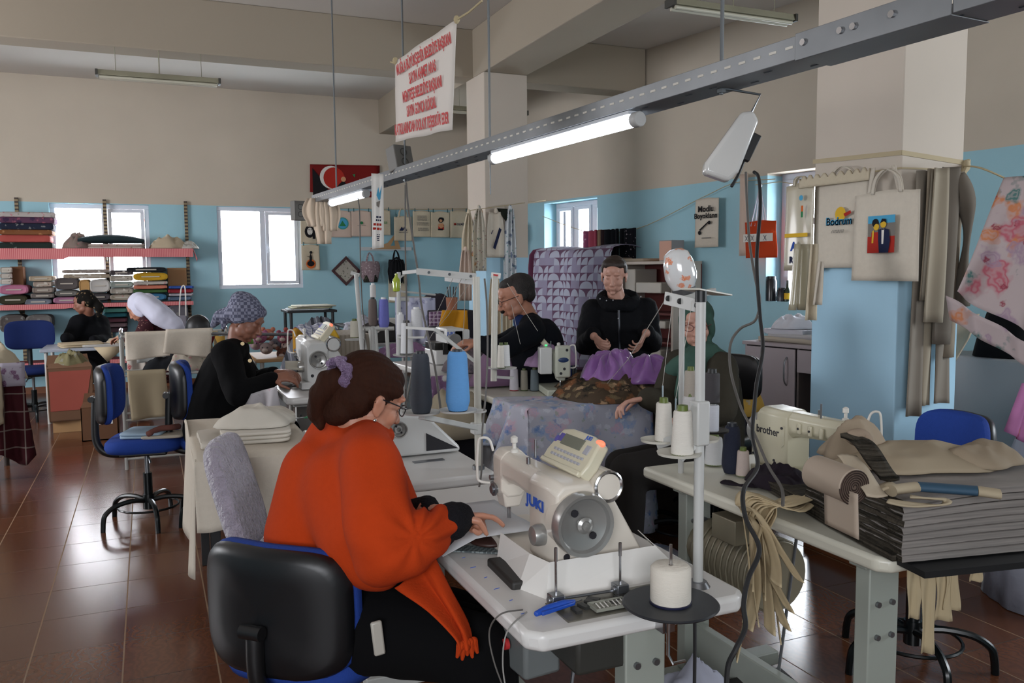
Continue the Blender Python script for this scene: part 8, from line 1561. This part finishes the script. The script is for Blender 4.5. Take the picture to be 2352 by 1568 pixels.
band('cream folded band end beside the left corner of the stack top', [zt(1995, 1125, .01), zt(2030, 1118, .012), zt(2060, 1112, .014)], .04, bmat('b3a58c'), th=.006)
# cream strips pouring over the edge
crm = mat('strip_cream', 'b9a888', .85, var=.06)
ends = ((1692, 1510, 1.70), (1716, 1440, 1.72), (1742, 1430, 1.73), (1768, 1450, 1.74), (1792, 1470, 1.75), (1812, 1400, 1.76), (1712, 1380, 1.74), (1834, 1330, 1.78), (1728, 1350, 1.76), (1782, 1340, 1.77), (1756, 1370, 1.76), (1804, 1440, 1.76))
onm = ('longest', 'second', 'third', 'fourth', 'fifth', 'sixth', 'inner', 'shortest', 'ninth', 'tenth', 'eleventh', 'last')
for i, (ex, ey, ed) in enumerate(ends):
    st_ = at(1868, 1132+(i % 8)*2, z=.80+.003*i); md1 = at(1790+(i % 8)*5, 1150+(i % 8)*3, z=.80+.002*i); e_ = P(ex, ey, ed+.18); i_ = i; 
    edge = V((1.618-.006*(i % 3), md1.y-.06+.033*(i if i < 8 else i-8+.5+(i % 2)), .785+.004*(i % 8))); low = edge.lerp(e_, .35)+V((-.012, 0, .03)); low2 = edge.lerp(e_, .7)+RG*.012*math.sin(i*2.2)
    band(f'{onm[i]} cream cotton strip pouring over the edge of the cream table', [st_, md1, edge+V((.02, 0, .01)), edge+V((-.012, 0, -.03)), low, low2, e_], .056, crm, wdir=V((.25, 1, 0)) if i % 2 else V((.6, .8, 0)), th=.003, group='cream strips on the cream table', name='cloth_strip', cat='cloth strip', n=5)
for i, (x, y0, y1, w_, nm) in enumerate(((2098, 1318, 1420, .035, 'first'), (2130, 1310, 1500, .038, 'longest'), (2165, 1312, 1425, .045, 'third'), (2185, 1315, 1400, .04, 'fourth'), (2240, 1310, 1335, .03, 'shortest'))):
    k = MB(); a, b = P(x, y0-20, 2.35), P(x, y1, 2.35); k.grid(lambda u, v: lerp(a, b, v)+RG*(u-.5)*w_*(1+.2*math.sin(v*5+i))-FW*.008*math.sin(u*6+v*3), 4, 10); one('cloth_strip', k, crm, f'{nm} cream strip hanging under the grey stack beside the swivel base', 'cloth strip', 'cream strips under the stack', thick=.003, smooth=180)
# dark cloth, white table things
k = MB(); 
heap('dark brown cloth crumpled on the cream table beside the machine column', at(1790, 1118, z=.787), .075, .14, .05, bmat('231c24'), rid=14, amp=.6)
band('dark brown strap lying on the cream table below the cones', [at(1662, 1105, z=.79), at(1700, 1114, z=.792), at(1760, 1112, z=.79)], .03, bmat('231c24'), th=.006)
heap('white cloth bundle on the floor beneath the cream table', (1.55, 2.15, 0), .16, .22, .2, bmat('a4a6b4'), rid=6)
band('pale measuring strip lying on the cream table behind the machine', [at(1845, 1050, z=.787), at(1850, 1075, z=.788), at(1852, 1100, z=.787)], .08, bmat('b4c0c8'), th=.002)
# things on the near table by the hands
t = thing('pencil_case', 'brown leather pouch with orange-handled scissors beside the hands', 'pouch', at(1120, 1235, z=.784)); k = MB(); q = at(1120, 1235, z=.80); k.ell(q, (.055, .07, .014)); obj('pouch', k, mat('leather_brown', '3a221c', .5, var=.2), t, world=True, smooth=180); k = MB(); k.tube(smoothpts([q+V((-.03, .0, .015)), q+V((0, .01, .02)), q+V((.03, -.01, .016))], 5), .005, 8); obj('scissors_handle', k, mat('snips_orange', 'c2502a'), t, world=True)
k = MB(); q = at(1170, 1235, z=.80); k.box(q, (.05, .06, .03)); one('cardboard_sleeve', k, mat('card_tan', 'a68f78', .8), 'small tan card box beside the leather pouch', 'box', bevel=.003)
k = MB(); pts_ = []
for i in range(4):
    x = 1188+13*i; pts_ += [at(x, 1262, z=.784), at(x+2, 1215, z=.80), at(x+7, 1215, z=.80), at(x+9, 1262, z=.784)]
k.tube(smoothpts(pts_, 3), .0014, 5); one('wire_clips', k, steel, 'zigzag steel wire clip beside the machine base', 'clip')
k = MB(); k.box((0, 0, 0), (.045, .17, .004), M=MX.Translation(at(1110, 1262, z=.785)) @ MX.Rotation(1.0, 4, 'Z')); one('zip_tape', k, mat('zip_grey', '4c5456', .8, kind='check', pal=('7c8484',), scale=120), 'grey patterned zip tape lying on the near table edge', 'zip')
k = MB(); q = at(1100, 1190, z=.80); k.grid(lambda u, v: V((.64+.26*u, 1.92+.30*v, .832-.035*max(0, .35-u)/.35+.003*math.sin(v*9))), 12, 8); one('sheer_cloth', k, mat('sheer_white', 'b9b9bb', .6, var=.04), 'thin whitish cloth being fed under the needle of the nearest machine', 'cloth', thick=.002, smooth=180)
# paper strip and flowered lap cloth of the woman in the checked headscarf
t = thing('lap_cloth', 'white flowered cloth hanging from the lap of the checked-scarf woman', 'cloth', P(590, 960, 4.75)); k = MB(); lap = mat('cloth_lapflowers', 'b4b0b4', .85, kind='floral', pal=(('a8848c', .18, 12), ('8a8060', .12, 14)))
k.grid(lambda u, v: lerp(P(570, 905, 4.72), P(640, 885, 4.62), u)+RG*.04*(u-.5)*v-UPV*(.24+.03*math.sin(u*5))*v-FW*(.04*math.sin(u*9+v*1.5)*(.4+v)+.03), 24, 14); obj('cloth', k, lap, t, world=True, thick=.004, smooth=180)
k = MB(); q = at(668, 870, z=.80); k.grid(lambda u, v: at(640+50*u, 858+26*v, z=.788+.02*math.sin(u*5)), 8, 6); one('folded_cloth', k, bmat('c4c4c8'), 'white cloth under the hands of the checked-scarf woman', 'cloth', thick=.004)
t = thing('thread_nippers', 'small dark nippers on the white table of the checked-scarf woman', 'nippers', at(680, 888, z=.787)); k = MB(); k.box((0, 0, .006), (.05, .02, .01)); obj('handle', k, blackink, t, bevel=.003); k = MB(); k.cyl((.0, .01, .006), (-.06, .14, .02), .0025, n=6); obj('blade', k, steel, t)
k = MB(); k.grid(lambda u, v: P(655+40*u, 830+18*v, 5.3-.2*v), 6, 4); one('folded_cloth', k, bmat('b9b4a6'), 'cream cloth behind the machine of the checked-scarf woman', 'cloth', thick=.01)
